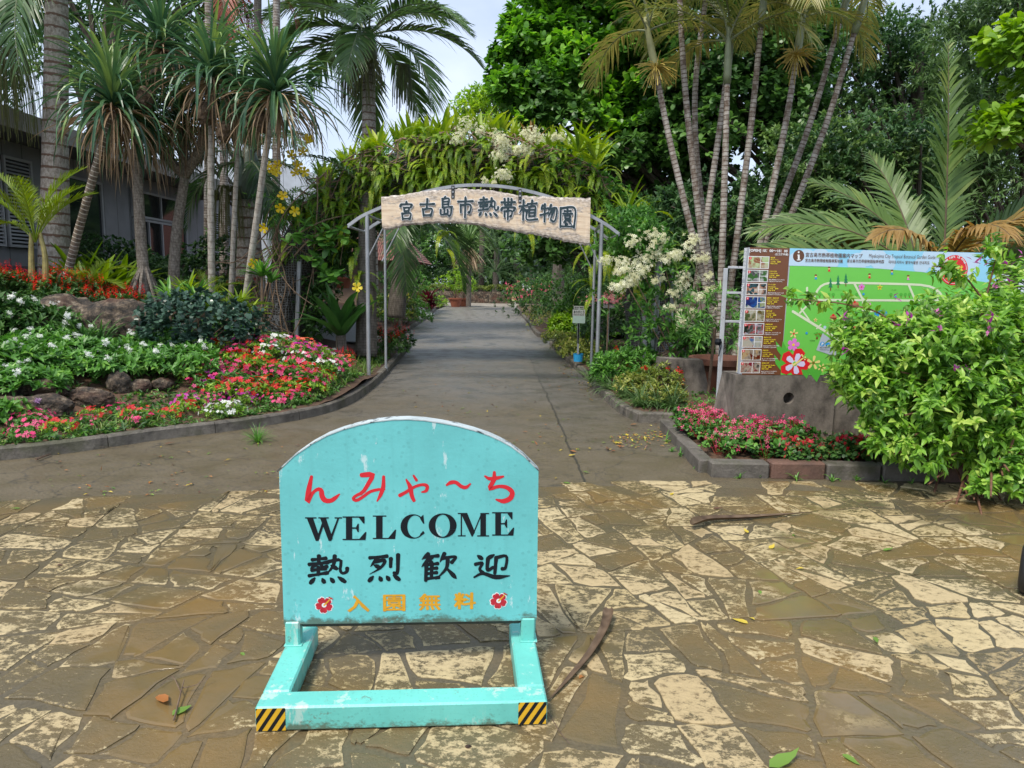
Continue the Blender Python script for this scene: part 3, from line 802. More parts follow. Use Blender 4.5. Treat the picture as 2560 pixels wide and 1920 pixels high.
def kanji(g, pl, ch, mapf, w, off, mat=0, grow=0.0):
    for st in KAN[ch].split(';'):
        k = st[-1]; pts = [tuple(float(a) for a in p.split(',')) for p in st[:-1].split()]
        P = [mapf(*p) for p in pts]
        brush(g, pl, P, [x * w + grow for x in WPROF[k]], zoff(off, .00006 if off < .005 else .0002), mat)

# ------------------------------------------------------------------ welcome board
A0, A1 = gr(639, 1838), gr(1367, 1819)
ang = math.atan2(A1[1] - A0[1], A1[0] - A0[0]); ex = np.array([math.cos(ang), math.sin(ang), 0]); ey = np.array([-math.sin(ang), math.cos(ang), 0])
BW = 1.034
def weathered(name, col, panel):
    m, n, l, b = new_mat(name); o = objc(n); x = n.new('ShaderNodeSeparateXYZ'); l.new(o, x.inputs[0])
    def st(v, s, d=5, r=.6):
        mpn = n.new('ShaderNodeMapping'); mpn.inputs['Scale'].default_value = v; l.new(o, mpn.inputs['Vector']); return noise(n, l, s, d, mpn.outputs[0], r).outputs['Fac']
    r = ramp(n, [(.3, tuple(c * .86 for c in col)), (.5, col), (.75, tuple(min(1, c * 1.1 + .015) for c in col))]); l.new(st((1, 1, 1), 2.4), r.inputs['Fac']); out = r.outputs['Color']
    k = ramp(n, [(.52, (0, 0, 0)), (.75, (1, 1, 1))]); l.new(st((9, 9, .8), 3.0), k.inputs['Fac'])          # drip streaks
    out = mixc(n, l, mathn(n, l, 'MULTIPLY', k.outputs['Color'], .22), out, tuple(c * .6 for c in col))
    v = n.new('ShaderNodeTexVoronoi'); v.inputs['Scale'].default_value = 34 if panel else 60; l.new(o, v.inputs['Vector'])   # droplets and specks
    k = mathn(n, l, 'LESS_THAN', v.outputs['Distance'], mathn(n, l, 'MULTIPLY', st((1, 1, 1), 5), .42)); out = mixc(n, l, mathn(n, l, 'MULTIPLY', k, .30), out, tuple(c * .62 for c in col))
    k = ramp(n, [(.615 if panel else .56, (0, 0, 0)), (.64 if panel else .60, (1, 1, 1))]); l.new(st((2.6, 2.6, .9), 4.2, 8, .72), k.inputs['Fac'])     # bare, scuffed paint
    out = mixc(n, l, mathn(n, l, 'MULTIPLY', k.outputs['Color'], .7), out, (.60, .72, .74) if panel else (.46, .60, .54))
    lo = n.new('ShaderNodeMapRange'); l.new(x.outputs[2], lo.inputs[0])
    lo.inputs[1].default_value = .26 if panel else .075; lo.inputs[2].default_value = .19 if panel else .005; lo.inputs[3].default_value = -.16; lo.inputs[4].default_value = .22
    k = ramp(n, [(.52, (0, 0, 0)), (.66, (1, 1, 1))]); l.new(mathn(n, l, 'ADD', lo.outputs[0], st((1, 1, 1.6), 14, 7, .75)), k.inputs['Fac'])           # splashed mud and algae
    out = mixc(n, l, mathn(n, l, 'MULTIPLY', k.outputs['Color'], .8), out, (.085, .075, .035))
    k = ramp(n, [(.61, (0, 0, 0)), (.65, (1, 1, 1))]); l.new(st((1, 1, 1), 9, 8, .8), k.inputs['Fac']); out = mixc(n, l, mathn(n, l, 'MULTIPLY', k.outputs['Color'], .0 if panel else .7), out, (.13, .055, .02))
    l.new(out, b.inputs['Base Color']); b.inputs['Roughness'].default_value = .42; bump(n, l, b, st((1, 1, 1), 55, 4), .1, .01); return m
M_CYAN = weathered('turquoise_paint', (.145, .53, .54), True)
M_CYAN2 = weathered('turquoise_frame_paint', (.14, .53, .47), False)
M_EDGE = paint('chipped_white_edge', (.52, .60, .62), .6, .15, (.05, .06, .065), .54, 12, .3)
wb = thing('welcome_sign', 'turquoise arched welcome sign on a frame base, standing on the wet stone paving', 'sign', A0)
wb_plane = Plane(A0 + ey * .43, ex, (0, 0, 1))
def W1(X, Y): return wb_plane.px(600 + X * .5424, 1000 + Y * .5424)
cx = BW / 2
arc = [W1(*p) for p in ((172, 330), (250, 258), (330, 203), (400, 165), (470, 138), (550, 115), (625, 100), (700, 92), (775, 90), (850, 95), (925, 106), (1000, 120), (1075, 140), (1150, 165), (1200, 188), (1250, 215), (1310, 260), (1376, 326))]
outline = [(-.002, .197)] + [(max(-.003, min(BW + .003, x)), z) for x, z in arc] + [(BW + .002, .197)]
g = G(); slab(g, wb_plane, outline, -.06, 0, 0)
panel = g.build('panel', M_CYAN, wb, world=True)
tp = G()                                                  # scraped white edge strip over the arch
A = np.array(arc); k = len(A)
Nn = unit(np.stack([-np.gradient(A[:, 1]), np.gradient(A[:, 0])], 1))
for q in range(k - 1):
    a, b_ = A[q], A[q + 1]
    o = .003
    V = [wb_plane.w(*(a + Nn[q] * o), .002), wb_plane.w(*(b_ + Nn[q + 1] * o), .002), wb_plane.w(*(b_ + Nn[q + 1] * o), -.062), wb_plane.w(*(a + Nn[q] * o), -.062),
         wb_plane.w(*(a - Nn[q] * .001), .002), wb_plane.w(*(b_ - Nn[q + 1] * .001), .002)]
    tp.add(V, np.array([[0, 1, 2, 3], [4, 5, 1, 0]]))
tp.build('edge_trim', M_EDGE, panel, world=True)
def wbox(g, x0, x1, y0, y1, z0, z1, bev=.007):
    c = A0 + ex * (x0 + x1) / 2 + ey * (y0 + y1) / 2 + np.array([0, 0, (z0 + z1) / 2])
    g.box(c, (x1 - x0, y1 - y0, z1 - z0), ang, bev=bev)
g = G()
wbox(g, 0, BW, 0, .1, .012, .105); wbox(g, 0, .1, .101, .6, .012, .105); wbox(g, BW - .1, BW, .101, .6, .012, .105); 
g.build('base_frame', M_CYAN2, wb, world=True)
g = G(); wbox(g, .063, BW - .063, .45, .485, .172, .1965)  # thin dark strip set just below the panel's bottom edge
g.build('lower_strip', plain('dark_strip', (.05, .06, .05), .6), wb, world=True)
for x in (.002, BW - .062):
    g = G(); wbox(g, x, x + .06, .425, .485, .1, .21); wbox(g, x - .004, x + .068, .418, .495, .105, .110, .001)
    g.build('post', M_CYAN2, wb, world=True)
for x0, x1 in ((.0035, .105), (BW - .105, BW - .0035)):
    pl = Plane(A0, ex, (0, 0, 1)); g = G()
    tri_fan_poly(g, pl, [(x0, .016), (x1, .016), (x1, .1015), (x0, .1015)], .0012, 0)
    w = x1 - x0; h = .0855
    for i in range(-2, 4):                               # diagonal black bars clipped to the sticker
        xa = x0 + i * .034 + .004
        quad = [(xa, 0), (xa + .015, 0), (xa + .015 + .055, h), (xa + .055, h)]
        def clip(poly, lim, keep):
            out = []
            for a, b_ in zip(poly, poly[1:] + poly[:1]):
                ia, ib = keep(a[0], lim), keep(b_[0], lim)
                if ia: out.append(a)
                if ia != ib:
                    t = (lim - a[0]) / (b_[0] - a[0]); out.append((lim, a[1] + t * (b_[1] - a[1])))
            return out
        quad = clip(quad, x0, lambda x, q: x >= q)
        if len(quad) > 2: quad = clip(quad, x1, lambda x, q: x <= q)
        if len(quad) > 2: tri_fan_poly(g, pl, [(a, .016 + b_) for a, b_ in quad], .0018, 1)
    g.build('hazard_sticker', [paint('hazard_yellow', (.72, .42, .02), .5, .1, (.05, .05, .04), .67, 9, .3), M_BLACK], wb, world=True)
# writing
SC1 = abs(W1(100, 300)[0] - W1(0, 300)[0]) / 100           # metres per zoom pixel
def stroke1(pts, w, fresh=True):
    global g
    if fresh: g = G()
    brush(g, wb_plane, [W1(*p) for p in pts], [x * SC1 for x in w], zoff(.0008), 0, 24)
def red(): g.build('red_letter', M_RED, wb, world=True)
stroke1([(330, 352), (318, 410), (310, 472), (332, 432), (356, 412), (374, 416), (378, 442), (392, 462), (418, 464), (440, 450), (460, 432)], (14, 26, 22, 14, 20, 24, 26, 22, 20, 6))
red()
stroke1([(560, 346), (585, 344), (612, 346), (592, 385), (566, 424), (532, 442), (522, 456), (540, 462), (572, 442), (600, 422), (640, 412), (670, 412)], (22, 26, 24, 20, 18, 14, 16, 16, 15, 15, 14, 6))
stroke1([(662, 352), (660, 400), (648, 436), (632, 466)], (14, 20, 18, 7), False)
red()
stroke1([(736, 440), (765, 424), (800, 402), (838, 390), (862, 396), (858, 418), (838, 424)], (18, 16, 14, 14, 18, 16, 8))
stroke1([(766, 366), (784, 400), (792, 440), (802, 464)], (8, 22, 20, 16), False)
stroke1([(800, 348), (814, 370)], (10, 14), False)
red()
stroke1([(952, 392), (972, 380), (996, 380), (1020, 398), (1042, 402), (1062, 386)], (10, 20, 18, 18, 18, 8))
red()
stroke1([(1128, 350), (1150, 362), (1180, 360), (1214, 352)], (8, 18, 20, 10))
stroke1([(1172, 332), (1170, 368), (1150, 408), (1190, 398), (1228, 402), (1254, 424), (1246, 452), (1214, 466), (1180, 458)], (14, 22, 20, 16, 20, 24, 26, 24, 8), False)
red()
def glyph(g, polys, X0, X1, yt0, yb0, slope=-.027):
    """polys in a unit box (y up); box corners given in zoom pixels"""
    for poly in polys:
        pts = []
        for a, b_ in poly:
            X = X0 + (X1 - X0) * a
            pts.append(W1(X, yb0 + (yt0 - yb0) * b_))
        tri_fan_poly(g, wb_plane, pts, zoff(.0008))
def R_(x0, y0, x1, y1): return [(x0, y0), (x1, y0), (x1, y1), (x0, y1)]
def arcpoly(c, ro, ri, a0, a1, n=26, co=None):
    a = np.radians(np.linspace(a0, a1, n)); ci = co or c
    quads = []
    o = [(c[0] + ro[0] * math.cos(t), c[1] + ro[1] * math.sin(t)) for t in a]; i = [(ci[0] + ri[0] * math.cos(t), ci[1] + ri[1] * math.sin(t)) for t in a]
    return [[o[q], o[q + 1], i[q + 1], i[q]] for q in range(n - 1)]
GW = [R_(0, .95, .31, 1), R_(.36, .95, .64, 1), R_(.80, .95, 1, 1), [(.05, .95), (.22, .95), (.40, .12), (.36, 0), (.29, 0)], [(.29, 0), (.36, 0), (.55, .85), (.50, .95)],
      [(.41, .95), (.57, .95), (.75, .12), (.71, 0), (.64, 0)], [(.64, 0), (.71, 0), (.925, .95), (.875, .95)]]
GE = [R_(.14, 0, .40, 1), R_(0, .95, .92, 1), R_(0, 0, .95, .05), [(.92, 1), (.92, .70), (.87, .70), (.68, .95)], [(.96, 0), (1, .34), (.95, .34), (.70, .05)], R_(.40, .48, .62, .54), [(.68, .34), (.68, .69), (.63, .69), (.56, .54), (.56, .48), (.63, .34)]]
GL = [R_(.14, 0, .42, 1), R_(0, .95, .58, 1), R_(0, 0, .95, .05), [(.96, 0), (1, .40), (.95, .40), (.66, .05)]]
GC = arcpoly((.52, .5), (.52, .52), (.32, .47), 42, 318, 30, (.60, .5)) + [[(.94, 1), (.98, .62), (.93, .62), (.80, .84), (.86, .93)], [(1.0, .22), (.92, .15), (.82, .10), (.80, .17), (.93, .32)]]
GO = arcpoly((.5, .5), (.52, .52), (.27, .47), 0, 360, 40)
GM = [R_(.09, 0, .135, 1), R_(0, 0, .25, .05), R_(0, .95, .2, 1), [(.09, 1), (.30, 1), (.55, .18), (.47, 0), (.44, 0)], [(.44, 0), (.48, 0), (.79, 1), (.75, 1)], R_(.72, 0, .90, 1), R_(.62, 0, 1, .05), R_(.75, .95, 1, 1)]
g = G()
for gl, x0, x1 in ((GW, 300, 470), (GE, 473, 583), (GL, 612, 720), (GC, 740, 852), (GO, 872, 996), (GM, 1004, 1148), (GE, 1162, 1264)):
    mid = (x0 + x1) / 2
    g = G(); glyph(g, gl, x0, x1, 540 - (mid - 385) * .0288, 649 - (mid - 385) * .0295)
    g.build('black_letter', M_BLACK, wb, world=True)
for ch, x0, x1, y0, y1 in (('熱', 308, 500, 712, 848), ('烈', 583, 746, 708, 836), ('歓', 822, 1004, 704, 834), ('迎', 1076, 1248, 702, 826)):
    g = G(); kanji(g, wb_plane, ch, lambda a, b_, x0=x0, x1=x1, y0=y0, y1=y1: W1(x0 + (x1 - x0) * a / 100 - (b_ - 50) * .05, y0 + (y1 - y0) * b_ / 100 - (a - 50) * .06), 18.5 * SC1, .0008)
    g.build('black_character', M_BLACK, wb, world=True)
for ch, x0, x1, yb in (('入', 497, 594, 976), ('園', 662, 760, 973), ('無', 826, 924, 968), ('料', 988, 1086, 963)):
    a, b_ = W1(x0, yb), W1(x1, yb - 76)
    g = G()
    for dx, dz in ((0, 0), (.0022, 0), (-.0022, 0), (0, .0014), (0, -.0014)): text(g, wb_plane, ch, a[0] + dx, a[1] + dz, b_[1] - a[1], b_[0] - a[0], .001, 0, .006 if ch in '園無' else .012)
    g.build('yellow_character', M_YEL, wb, world=True)
M_HIB = plain('hibiscus_red', (.55, .02, .04), .5, var=.35, scale=60)
for X, Y in ((388, 945), (1192, 925)):
    g = G(); c = W1(X, Y); r = 40 * SC1
    def petal(rot, rr, mat, off):
        P = [(0, 0)] + [(rr * q * math.sin(t), rr * q * math.cos(t)) for t, q in ((-.62, .72), (-.48, .95), (-.2, 1.06), (0, .98), (.22, 1.07), (.5, .93), (.62, .7))]
        tri_fan_poly(g, wb_plane, [(c[0] + a * math.cos(rot) - b_ * math.sin(rot), c[1] + a * math.sin(rot) + b_ * math.cos(rot)) for a, b_ in P], off, mat)
    for q in range(5): petal(q * 2 * PI / 5 + .5, r * 1.1, 0, .0006 + q * .0001)
    for q in range(5): petal(q * 2 * PI / 5 + .5, r * .98, 1, .0013 + q * .0001)
    tri_fan_poly(g, wb_plane, disc(c, r * .3, 10), .0020, 0)
    brush(g, wb_plane, [c, (c[0] + r * .5, c[1] + r * .5), (c[0] + r * .85, c[1] + r * .95)], [r * .22, r * .16, r * .12], .0022, 2)
    for q in range(5): tri_fan_poly(g, wb_plane, disc((c[0] + r * (.62 + .1 * q), c[1] + r * (1.02 - .05 * q)), r * .08, 6), .0024 + q * .0001, 1)
    g.build('hibiscus_emblem', [M_WHITE, M_HIB, M_YEL], wb, world=True)

# ------------------------------------------------------------------ entrance gate of steel pipe
gate = thing('entrance_gate', 'galvanised steel pipe gateway with arched beams straddling the driveway', 'gate', (-.4, 10.9, 0))
GY0, GY1 = 10.79, 12.0
GX = {'fl': (-2.17, GY0), 'fr': (1.32, GY0), 'rl': (-2.12, GY1), 'rr': (1.37, GY1)}
GZ = {'fl': 2.57, 'fr': 2.50, 'rl': 2.55, 'rr': 2.48}
for kx in GX:
    g = G(); x, y = GX[kx]; r_ = .03 if kx[0] == 'f' else .022
    g.tube([(x, y, .05), (x, y, GZ[kx])], r_, 14); g.tube([(x, y, .06), (x, y, .125)], r_ + .008, 14)
    g.build('pole', M_GALV, gate, world=True)
def beam_path(y, dz=0):
    return smooth_path([(-2.45, y, 2.38 + dz), (-2.17, y, 2.56 + dz), (-1.5, y, 2.83 + dz), (-.95, y, 2.965 + dz), (-.45, y, 3.0 + dz), (.1, y, 2.95 + dz), (.7, y, 2.79 + dz), (1.32, y, 2.50 + dz), (1.58, y, 2.33 + dz)], 40)
for y in (GY0, GY1):
    g = G(); P = beam_path(y)
    for q in range(len(P) - 1):
        a, b_ = P[q], P[q + 1]; d = b_ - a; L = np.linalg.norm(d); t = math.atan2(d[2], d[0])
        M = np.array([[math.cos(t), 0, -math.sin(t)], [0, 1, 0], [math.sin(t), 0, math.cos(t)]])
        g.box((a + b_) / 2, (L * 1.01, .055, .045), 0, M=M)
    g.build('arched_beam', M_GALV, gate, world=True)
for (a, b_) in (((-2.17, GY0 + .03, 2.545), (-2.12, GY1 - .03, 2.53)), ((1.32, GY0 + .03, 2.48), (1.37, GY1 - .03, 2.46)), ((-2.45, GY0 + .03, 2.37), (-2.45, GY1 - .03, 2.37)), ((1.58, GY0 + .03, 2.32), (1.58, GY1 - .03, 2.32))):
    g = G(); g.tube([a, b_], .02, 8); g.build('cross_bar', M_GALV, gate, world=True)
for s, x, z in ((1, -2.17, 2.15), (-1, 1.32, 2.10)):
    for y in (GY0, GY1):
        g = G(); g.tube([(x, y, z - .25), (x + s * .36, y, z + .44)], .011, 8); g.build('brace', M_GALV, gate, world=True)
M_RUST = plain('rusty_black_iron', (.03, .032, .036), .55, var=.3)

# wooden name board hung from the front beam
wp = Plane((0, GY0 - .10, 0), (1, 0, 0), (0, 0, 1))
def G6(X, Y): return wp.px(940 + X * .25316, 440 + Y * .25316)
def wood_mat():
    m, n, l, b = new_mat('driftwood')
    o = objc(n)
    mpn = n.new('ShaderNodeMapping'); mpn.inputs['Scale'].default_value = (.55, 1, 4.5); l.new(o, mpn.inputs['Vector'])
    gr_ = noise(n, l, 5, 8, mpn.outputs[0], .62)
    r = ramp(n, [(.25, (.36, .25, .16)), (.42, (.62, .48, .34)), (.6, (.74, .61, .45)), (.8, (.62, .44, .29))]); l.new(gr_.outputs['Fac'], r.inputs['Fac'])
    mp2 = n.new('ShaderNodeMapping'); mp2.inputs['Scale'].default_value = (1.2, 1, 3.4); l.new(o, mp2.inputs['Vector'])
    pn = noise(n, l, 2.6, 7, mp2.outputs[0], .68)
    k = ramp(n, [(.52, (0, 0, 0)), (.58, (1, 1, 1))]); l.new(pn.outputs['Fac'], k.inputs['Fac'])
    wh = ramp(n, [(.36, (.075, .06, .05)), (.48, (.26, .23, .21)), (.6, (.62, .58, .54))]); l.new(noise(n, l, 14, 8, mp2.outputs[0], .75).outputs['Fac'], wh.inputs['Fac'])
    a = n.new('ShaderNodeAttribute'); a.attribute_name = 'tint'
    kk = mathn(n, l, 'MAXIMUM', mathn(n, l, 'MULTIPLY', k.outputs['Color'], .75), mathn(n, l, 'MULTIPLY', a.outputs['Fac'], .95))
    l.new(mixc(n, l, kk, r.outputs['Color'], wh.outputs['Color']), b.inputs['Base Color'])
    b.inputs['Roughness'].default_value = .6
    bump(n, l, b, gr_.outputs['Fac'], .4, .01)
    return m
M_WOOD = wood_mat()
top = [(50, 205), (160, 190), (280, 180), (420, 152), (550, 138), (700, 132), (860, 124), (1000, 132), (1150, 144), (1300, 168), (1450, 192), (1600, 200), (1750, 208), (1900, 208), (2010, 216), (2070, 220), (2120, 210)]
bot = [(60, 515), (140, 531), (190, 512), (300, 486), (420, 474), (560, 465), (720, 466), (880, 468), (1020, 488), (1150, 515), (1300, 540), (1450, 562), (1600, 585), (1750, 616), (1860, 640), (1960, 664), (2040, 678), (2110, 684)]
T_ = np.array([G6(*p) for p in top]); B_ = np.array([G6(*p) for p in bot])
nb = thing('wooden_name_board', 'weathered live-edge wooden board with carved kanji, hung from the gateway beam', 'sign', (-.4, GY0 - .1, 2.8))
n = 90; u = np.linspace(0, 1, n)
tx = np.stack([np.interp(u * (T_[-1, 0] - T_[0, 0]) + T_[0, 0], T_[:, 0], T_[:, q]) for q in (0, 1)], 1); bx = np.stack([np.interp(u * (B_[-1, 0] - B_[0, 0]) + B_[0, 0], B_[:, 0], B_[:, q]) for q in (0, 1)], 1)
tx[:, 1] += rng.normal(0, .004, n); bx[:, 1] += rng.normal(0, .006, n)
g = G(); rows = [0, .05, .12, .22, .4, .6, .8, .88, .95, 1]
V, tt = [], []
for k_, s in enumerate(rows):
    rowp = tx + (bx - tx) * s
    e = min(s, 1 - s)
    off = .0 - .018 * max(0, 1 - e / .06)
    for q in range(n):
        V.append(wp.w(*rowp[q], off + rng.normal(0, .0012))); tt.append(max(0, 1 - e / .2 * rng.uniform(.5, 1.4)))
i = np.arange(len(rows) - 1)[:, None] * n; j = np.arange(n - 1)[None]
g.add(V, np.stack([i + j, i + n + j, i + n + j + 1, i + j + 1], -1).reshape(-1, 4), np.array(tt))
V = np.array(V); m_ = len(rows) * n
Bk = V + np.array([0, .05, 0]); ring = list(range(n)) + [q * n + n - 1 for q in range(1, len(rows))] + [(len(rows) - 1) * n + q for q in range(n - 2, -1, -1)] + [q * n for q in range(len(rows) - 2, 0, -1)]
R0, R1 = V[ring], V[ring] + np.array([0, .055, 0]); m_ = len(ring); a_ = np.arange(m_); b2 = (a_ + 1) % m_
g.add(np.vstack([R0, R1]), [np.stack([a_, b2, b2 + m_, a_ + m_], -1), np.array([a_ + m_])], .7)
g.build('plank', M_WOOD, nb, world=True)
M_DKG = plain('dark_green_letter', (.012, .035, .045), .5, var=.1)
chs = [('宮', 215, 385, 242, 440), ('古', 415, 598, 218, 408), ('島', 612, 768, 198, 402), ('市', 790, 975, 203, 412), ('熱', 1002, 1212, 208, 402), ('帯', 1222, 1385, 215, 432), ('植', 1408, 1600, 232, 446), ('物', 1612, 1800, 270, 460), ('園', 1800, 1978, 302, 515)]
s6 = abs(G6(1000, 300)[0] - G6(900, 300)[0]) / 100
for ch, x0, x1, y0, y1 in chs:
    f = lambda a, b_, x0=x0, x1=x1, y0=y0, y1=y1: G6(x0 + (x1 - x0) * a / 100 + (50 - b_) * .05, y0 + (y1 - y0) * b_ / 100 + (a - 50) * .10)
    gw, gb = G(), G(); kanji(gw, wp, ch, f, 18 * s6, .010, 0, 15 * s6)
    kanji(gb, wp, ch, f, 21 * s6, .017, 0)
    lt = gw.build('white_letter_plate', M_WHITE, nb, world=True); gb.build('dark_green_character', M_DKG, lt, world=True)
for X0, Y0, Y1 in ((760, 95, 222), (1422, 130, 264)):
    g = G(); a, b_ = G6(X0 - 17, Y1), G6(X0 + 17, Y0)
    slab(g, wp, [(a[0], a[1]), (b_[0], a[1]), (b_[0], b_[1]), (a[0], b_[1])], .004, .009, 0)
    for f in (.12, .5, .83):
        c = ((a[0] + b_[0]) / 2, a[1] + (b_[1] - a[1]) * f); slab(g, wp, disc(c, .014, 8), .009, .018, 1)
    g.build('hanger_bracket', [M_RUST, M_GALV], nb, world=True)

# ------------------------------------------------------------------ guide map board on concrete pedestal
th = math.radians(6); e1 = np.array([math.cos(th), math.sin(th), 0])
IO = np.array([2.30, 7.0, .725])
ip_ = Plane(IO, e1, (0, 0, 1))
def I8(X, Y): return ip_.px(1780 + X * .4218, 580 + Y * .4219)
def concrete():
    m, n, l, b = new_mat('stained_concrete')
    o = objc(n)
    mpn = n.new('ShaderNodeMapping'); mpn.inputs['Scale'].default_value = (1, 1, .6); l.new(o, mpn.inputs['Vector'])
    st = noise(n, l, 4.5, 7, mpn.outputs[0], .65)
    r = ramp(n, [(.33, (.035, .03, .025)), (.45, (.11, .095, .08)), (.6, (.19, .165, .14)), (.75, (.13, .115, .10))]); l.new(st.outputs['Fac'], r.inputs['Fac'])
    bl = noise(n, l, 3.2, 6, o, .6); k = ramp(n, [(.58, (0, 0, 0)), (.7, (1, 1, 1))]); l.new(bl.outputs['Fac'], k.inputs['Fac'])
    l.new(mixc(n, l, mathn(n, l, 'MULTIPLY', k.outputs['Color'], .6), r.outputs['Color'], (.05, .046, .04)), b.inputs['Base Color'])
    b.inputs['Roughness'].default_value = .75
    bump(n, l, b, noise(n, l, 50, 5, o).outputs['Fac'], .4, .01)
    return m
M_STAIN = concrete()
ped = thing('concrete_pedestal', 'dark stained concrete pedestal with a round hole, carrying the guide map board', 'pedestal', (2.9, 7.1, .08))
g = G(); BWI = 2.62
def pw(x, y, z): return IO + e1 * x + np.array([-math.sin(th), math.cos(th), 0]) * y + np.array([0, 0, z])
PX1 = 1.06
hc = I8(455, 985); hr = .058
# front slab with a hole: grid of quads around a circle
sq = .12; ring_o = []
for q in range(32):
    t = 2 * PI * q / 32; m = max(abs(math.cos(t)), abs(math.sin(t))); ring_o.append((hc[0] + sq * math.cos(t) / m, hc[1] + sq * math.sin(t) / m))
ring_i = disc(hc, hr, 32)
V = [pw(x, 0, z) for x, z in ring_o] + [pw(x, 0, z) for x, z in ring_i] + [pw(x, .13, z) for x, z in ring_i]
q = np.arange(32); q2 = (q + 1) % 32
g.add(V, [np.stack([q, q2, q2 + 32, q + 32], -1), np.stack([q + 32, q2 + 32, q2 + 64, q + 64], -1), np.array([q + 64])])
def fq(x0, z0, x1, z1, mat=0): g.add([pw(x0, 0, z0), pw(x1, 0, z0), pw(x1, 0, z1), pw(x0, 0, z1)], np.array([[0, 1, 2, 3]]), .5, mat)
zb, zt = -.68, -.004
X0_, X1_, Zl, Zh = hc[0] - sq, hc[0] + sq, hc[1] - sq, hc[1] + sq
x_l, x_r = -.06, 1.0
fq(x_l, zb, X0_, zt); fq(X1_, zb, x_r, zt); fq(X0_, zb, X1_, Zl); fq(X0_, Zh, X1_, zt)
g.add([pw(x_l, 0, zb), pw(x_l, 0, zt), pw(x_l, .34, zt), pw(x_l - .12, .34, zb), pw(x_r, 0, zb), pw(x_r, 0, zt), pw(x_r, .34, zt), pw(x_r, .34, zb)],
      np.array([[0, 1, 2, 3], [5, 4, 7, 6], [1, 5, 6, 2], [3, 2, 6, 7]]))
g.box(pw(1.85, .20, (zb + zt) / 2 - .002), (1.66, .3, zt - zb), th, bev=.01)
g.build('concrete_block', M_STAIN, ped, world=True)
ib = thing('guide_map_board', 'large garden guide map board with brown strip and green map, standing on the concrete pedestal', 'map board', IO)
g = G(); slab(g, ip_, [(0, 0), (BWI, 0), (BWI, 1.245), (0, 1.245)], -.13, -.002, 0)
g.build('panel_box', paint('board_box_white', (.42, .45, .50), .45, .08, grime=.25), ib, world=True)
def flat(name, rgb, rough=.35, var=.04): return plain('print_' + name, rgb, rough, var=var)
PM = {k: flat(k, v) for k, v in dict(brown=(.165, .062, .028), sky=(.28, .62, .84), cloud=(.50, .66, .82), green=(.16, .56, .085), green2=(.09, .42, .05), path=(.66, .72, .52), white=(.78, .79, .80), yellow=(.78, .62, .04),
      red=(.68, .02, .03), text=(.12, .05, .025), grey=(.42, .47, .55), blue=(.03, .30, .68), pink=(.72, .20, .62), tree=(.02, .21, .09), trunk=(.18, .05, .02), lilac=(.66, .62, .86), cream=(.80, .66, .24), olive=(.20, .17, .02), house=(.55, .2, .1), dark=(.02, .02, .02)).items()}
PK = list(PM); PL = [PM[k] for k in PK]; MI = {k: i for i, k in enumerate(PK)}
def poly8(g, pts, m, off): tri_fan_poly(g, ip_, [I8(*p) for p in pts], zoff(off, .00002), MI[m])
bl_x = I8(463, 300)[0]
# boundary brown/green: vertical line on the board
bx_ = (I8(463, 90)[0] + I8(405, 848)[0]) / 2
g = G()
tri_fan_poly(g, ip_, [(.0, 0), (bx_, 0), (bx_, 1.245), (.0, 1.245)], .0, MI['brown'])
g.build('craft_village_strip', PL, ib, world=True)
g = G()
hill = [I8(*p) for p in ((462, 200), (560, 202), (760, 208), (900, 212), (1000, 218), (1100, 226), (1250, 238), (1400, 262), (1560, 305))]
hill = [(max(x, bx_), z) for x, z in hill]; hill[-1] = (BWI, hill[-1][1])
tri_fan_poly(g, ip_, [(bx_, 0), (BWI, 0)] + hill[::-1], 0.0, MI['green'])
tri_fan_poly(g, ip_, [(bx_, 1.245)] + hill + [(BWI, 1.245)], .0, MI['sky'])
def cloud(parts, off=.0008):
    for X, Y, r in parts:
        c = I8(X, Y); rr = r * .4218 / FPX * 7.1
        P = [(max(bx_ + .002, min(BWI - .002, x)), min(1.243, max(z, np.interp(x, [h[0] for h in hill], [h[1] for h in hill]) + .001))) for x, z in disc(c, rr, 26)]
        tri_fan_poly(g, ip_, P, zoff(off, .00003), MI['cloud'])
cloud([(500, 175, 55), (560, 170, 65), (640, 160, 62), (700, 175, 55), (470, 190, 40)])
cloud([(860, 185, 60), (920, 150, 52), (985, 160, 55), (1040, 185, 50), (1010, 190, 60)])
cloud([(1240, 200, 50), (1300, 150, 60), (1380, 130, 55), (1460, 150, 80), (1530, 180, 60), (1390, 210, 80), (1480, 230, 70)])
def path(pts, w=13):
    brush(g, ip_, [I8(*p) for p in pts], [w * .4218 / FPX * 7.1] * 2, zoff(.0010, .00003), MI['path'], 16)
path([(600, 400), (625, 345), (660, 312), (720, 302), (900, 303), (1100, 308), (1250, 315), (1330, 340), (1370, 390)])
for p in ([(450, 402), (900, 404), (1400, 408)], [(563, 330), (563, 400)], [(843, 305), (890, 395)], [(895, 395), (893, 470)], [(1165, 312), (1200, 395)], [(1330, 335), (1340, 400)]): path(p)
path([(478, 470), (600, 545), (735, 628), (900, 740)], 15); path([(520, 480), (560, 440), (600, 405)], 11); path([(525, 450), (575, 520)], 9); path([(700, 566), (900, 566)]); path([(760, 495), (760, 565)], 11); path([(620, 572), (645, 548)], 9); path([(890, 470), (1000, 470)], 10)
def tree8(X, Y, s):
    poly8(g, [(X - 2 * s, Y), (X + 2 * s, Y), (X + 2 * s, Y - 16 * s), (X - 2 * s, Y - 16 * s)], 'trunk', .0014)
    for q in range(3): poly8(g, [(X - (9 - 2 * q) * s, Y - (14 + 12 * q) * s), (X + (9 - 2 * q) * s, Y - (14 + 12 * q) * s), (X, Y - (34 + 11 * q) * s)], 'tree', .0016 + q * .0002)
tree8(702, 348, 1.4); tree8(747, 332, 1.4); tree8(793, 322, 1.4)
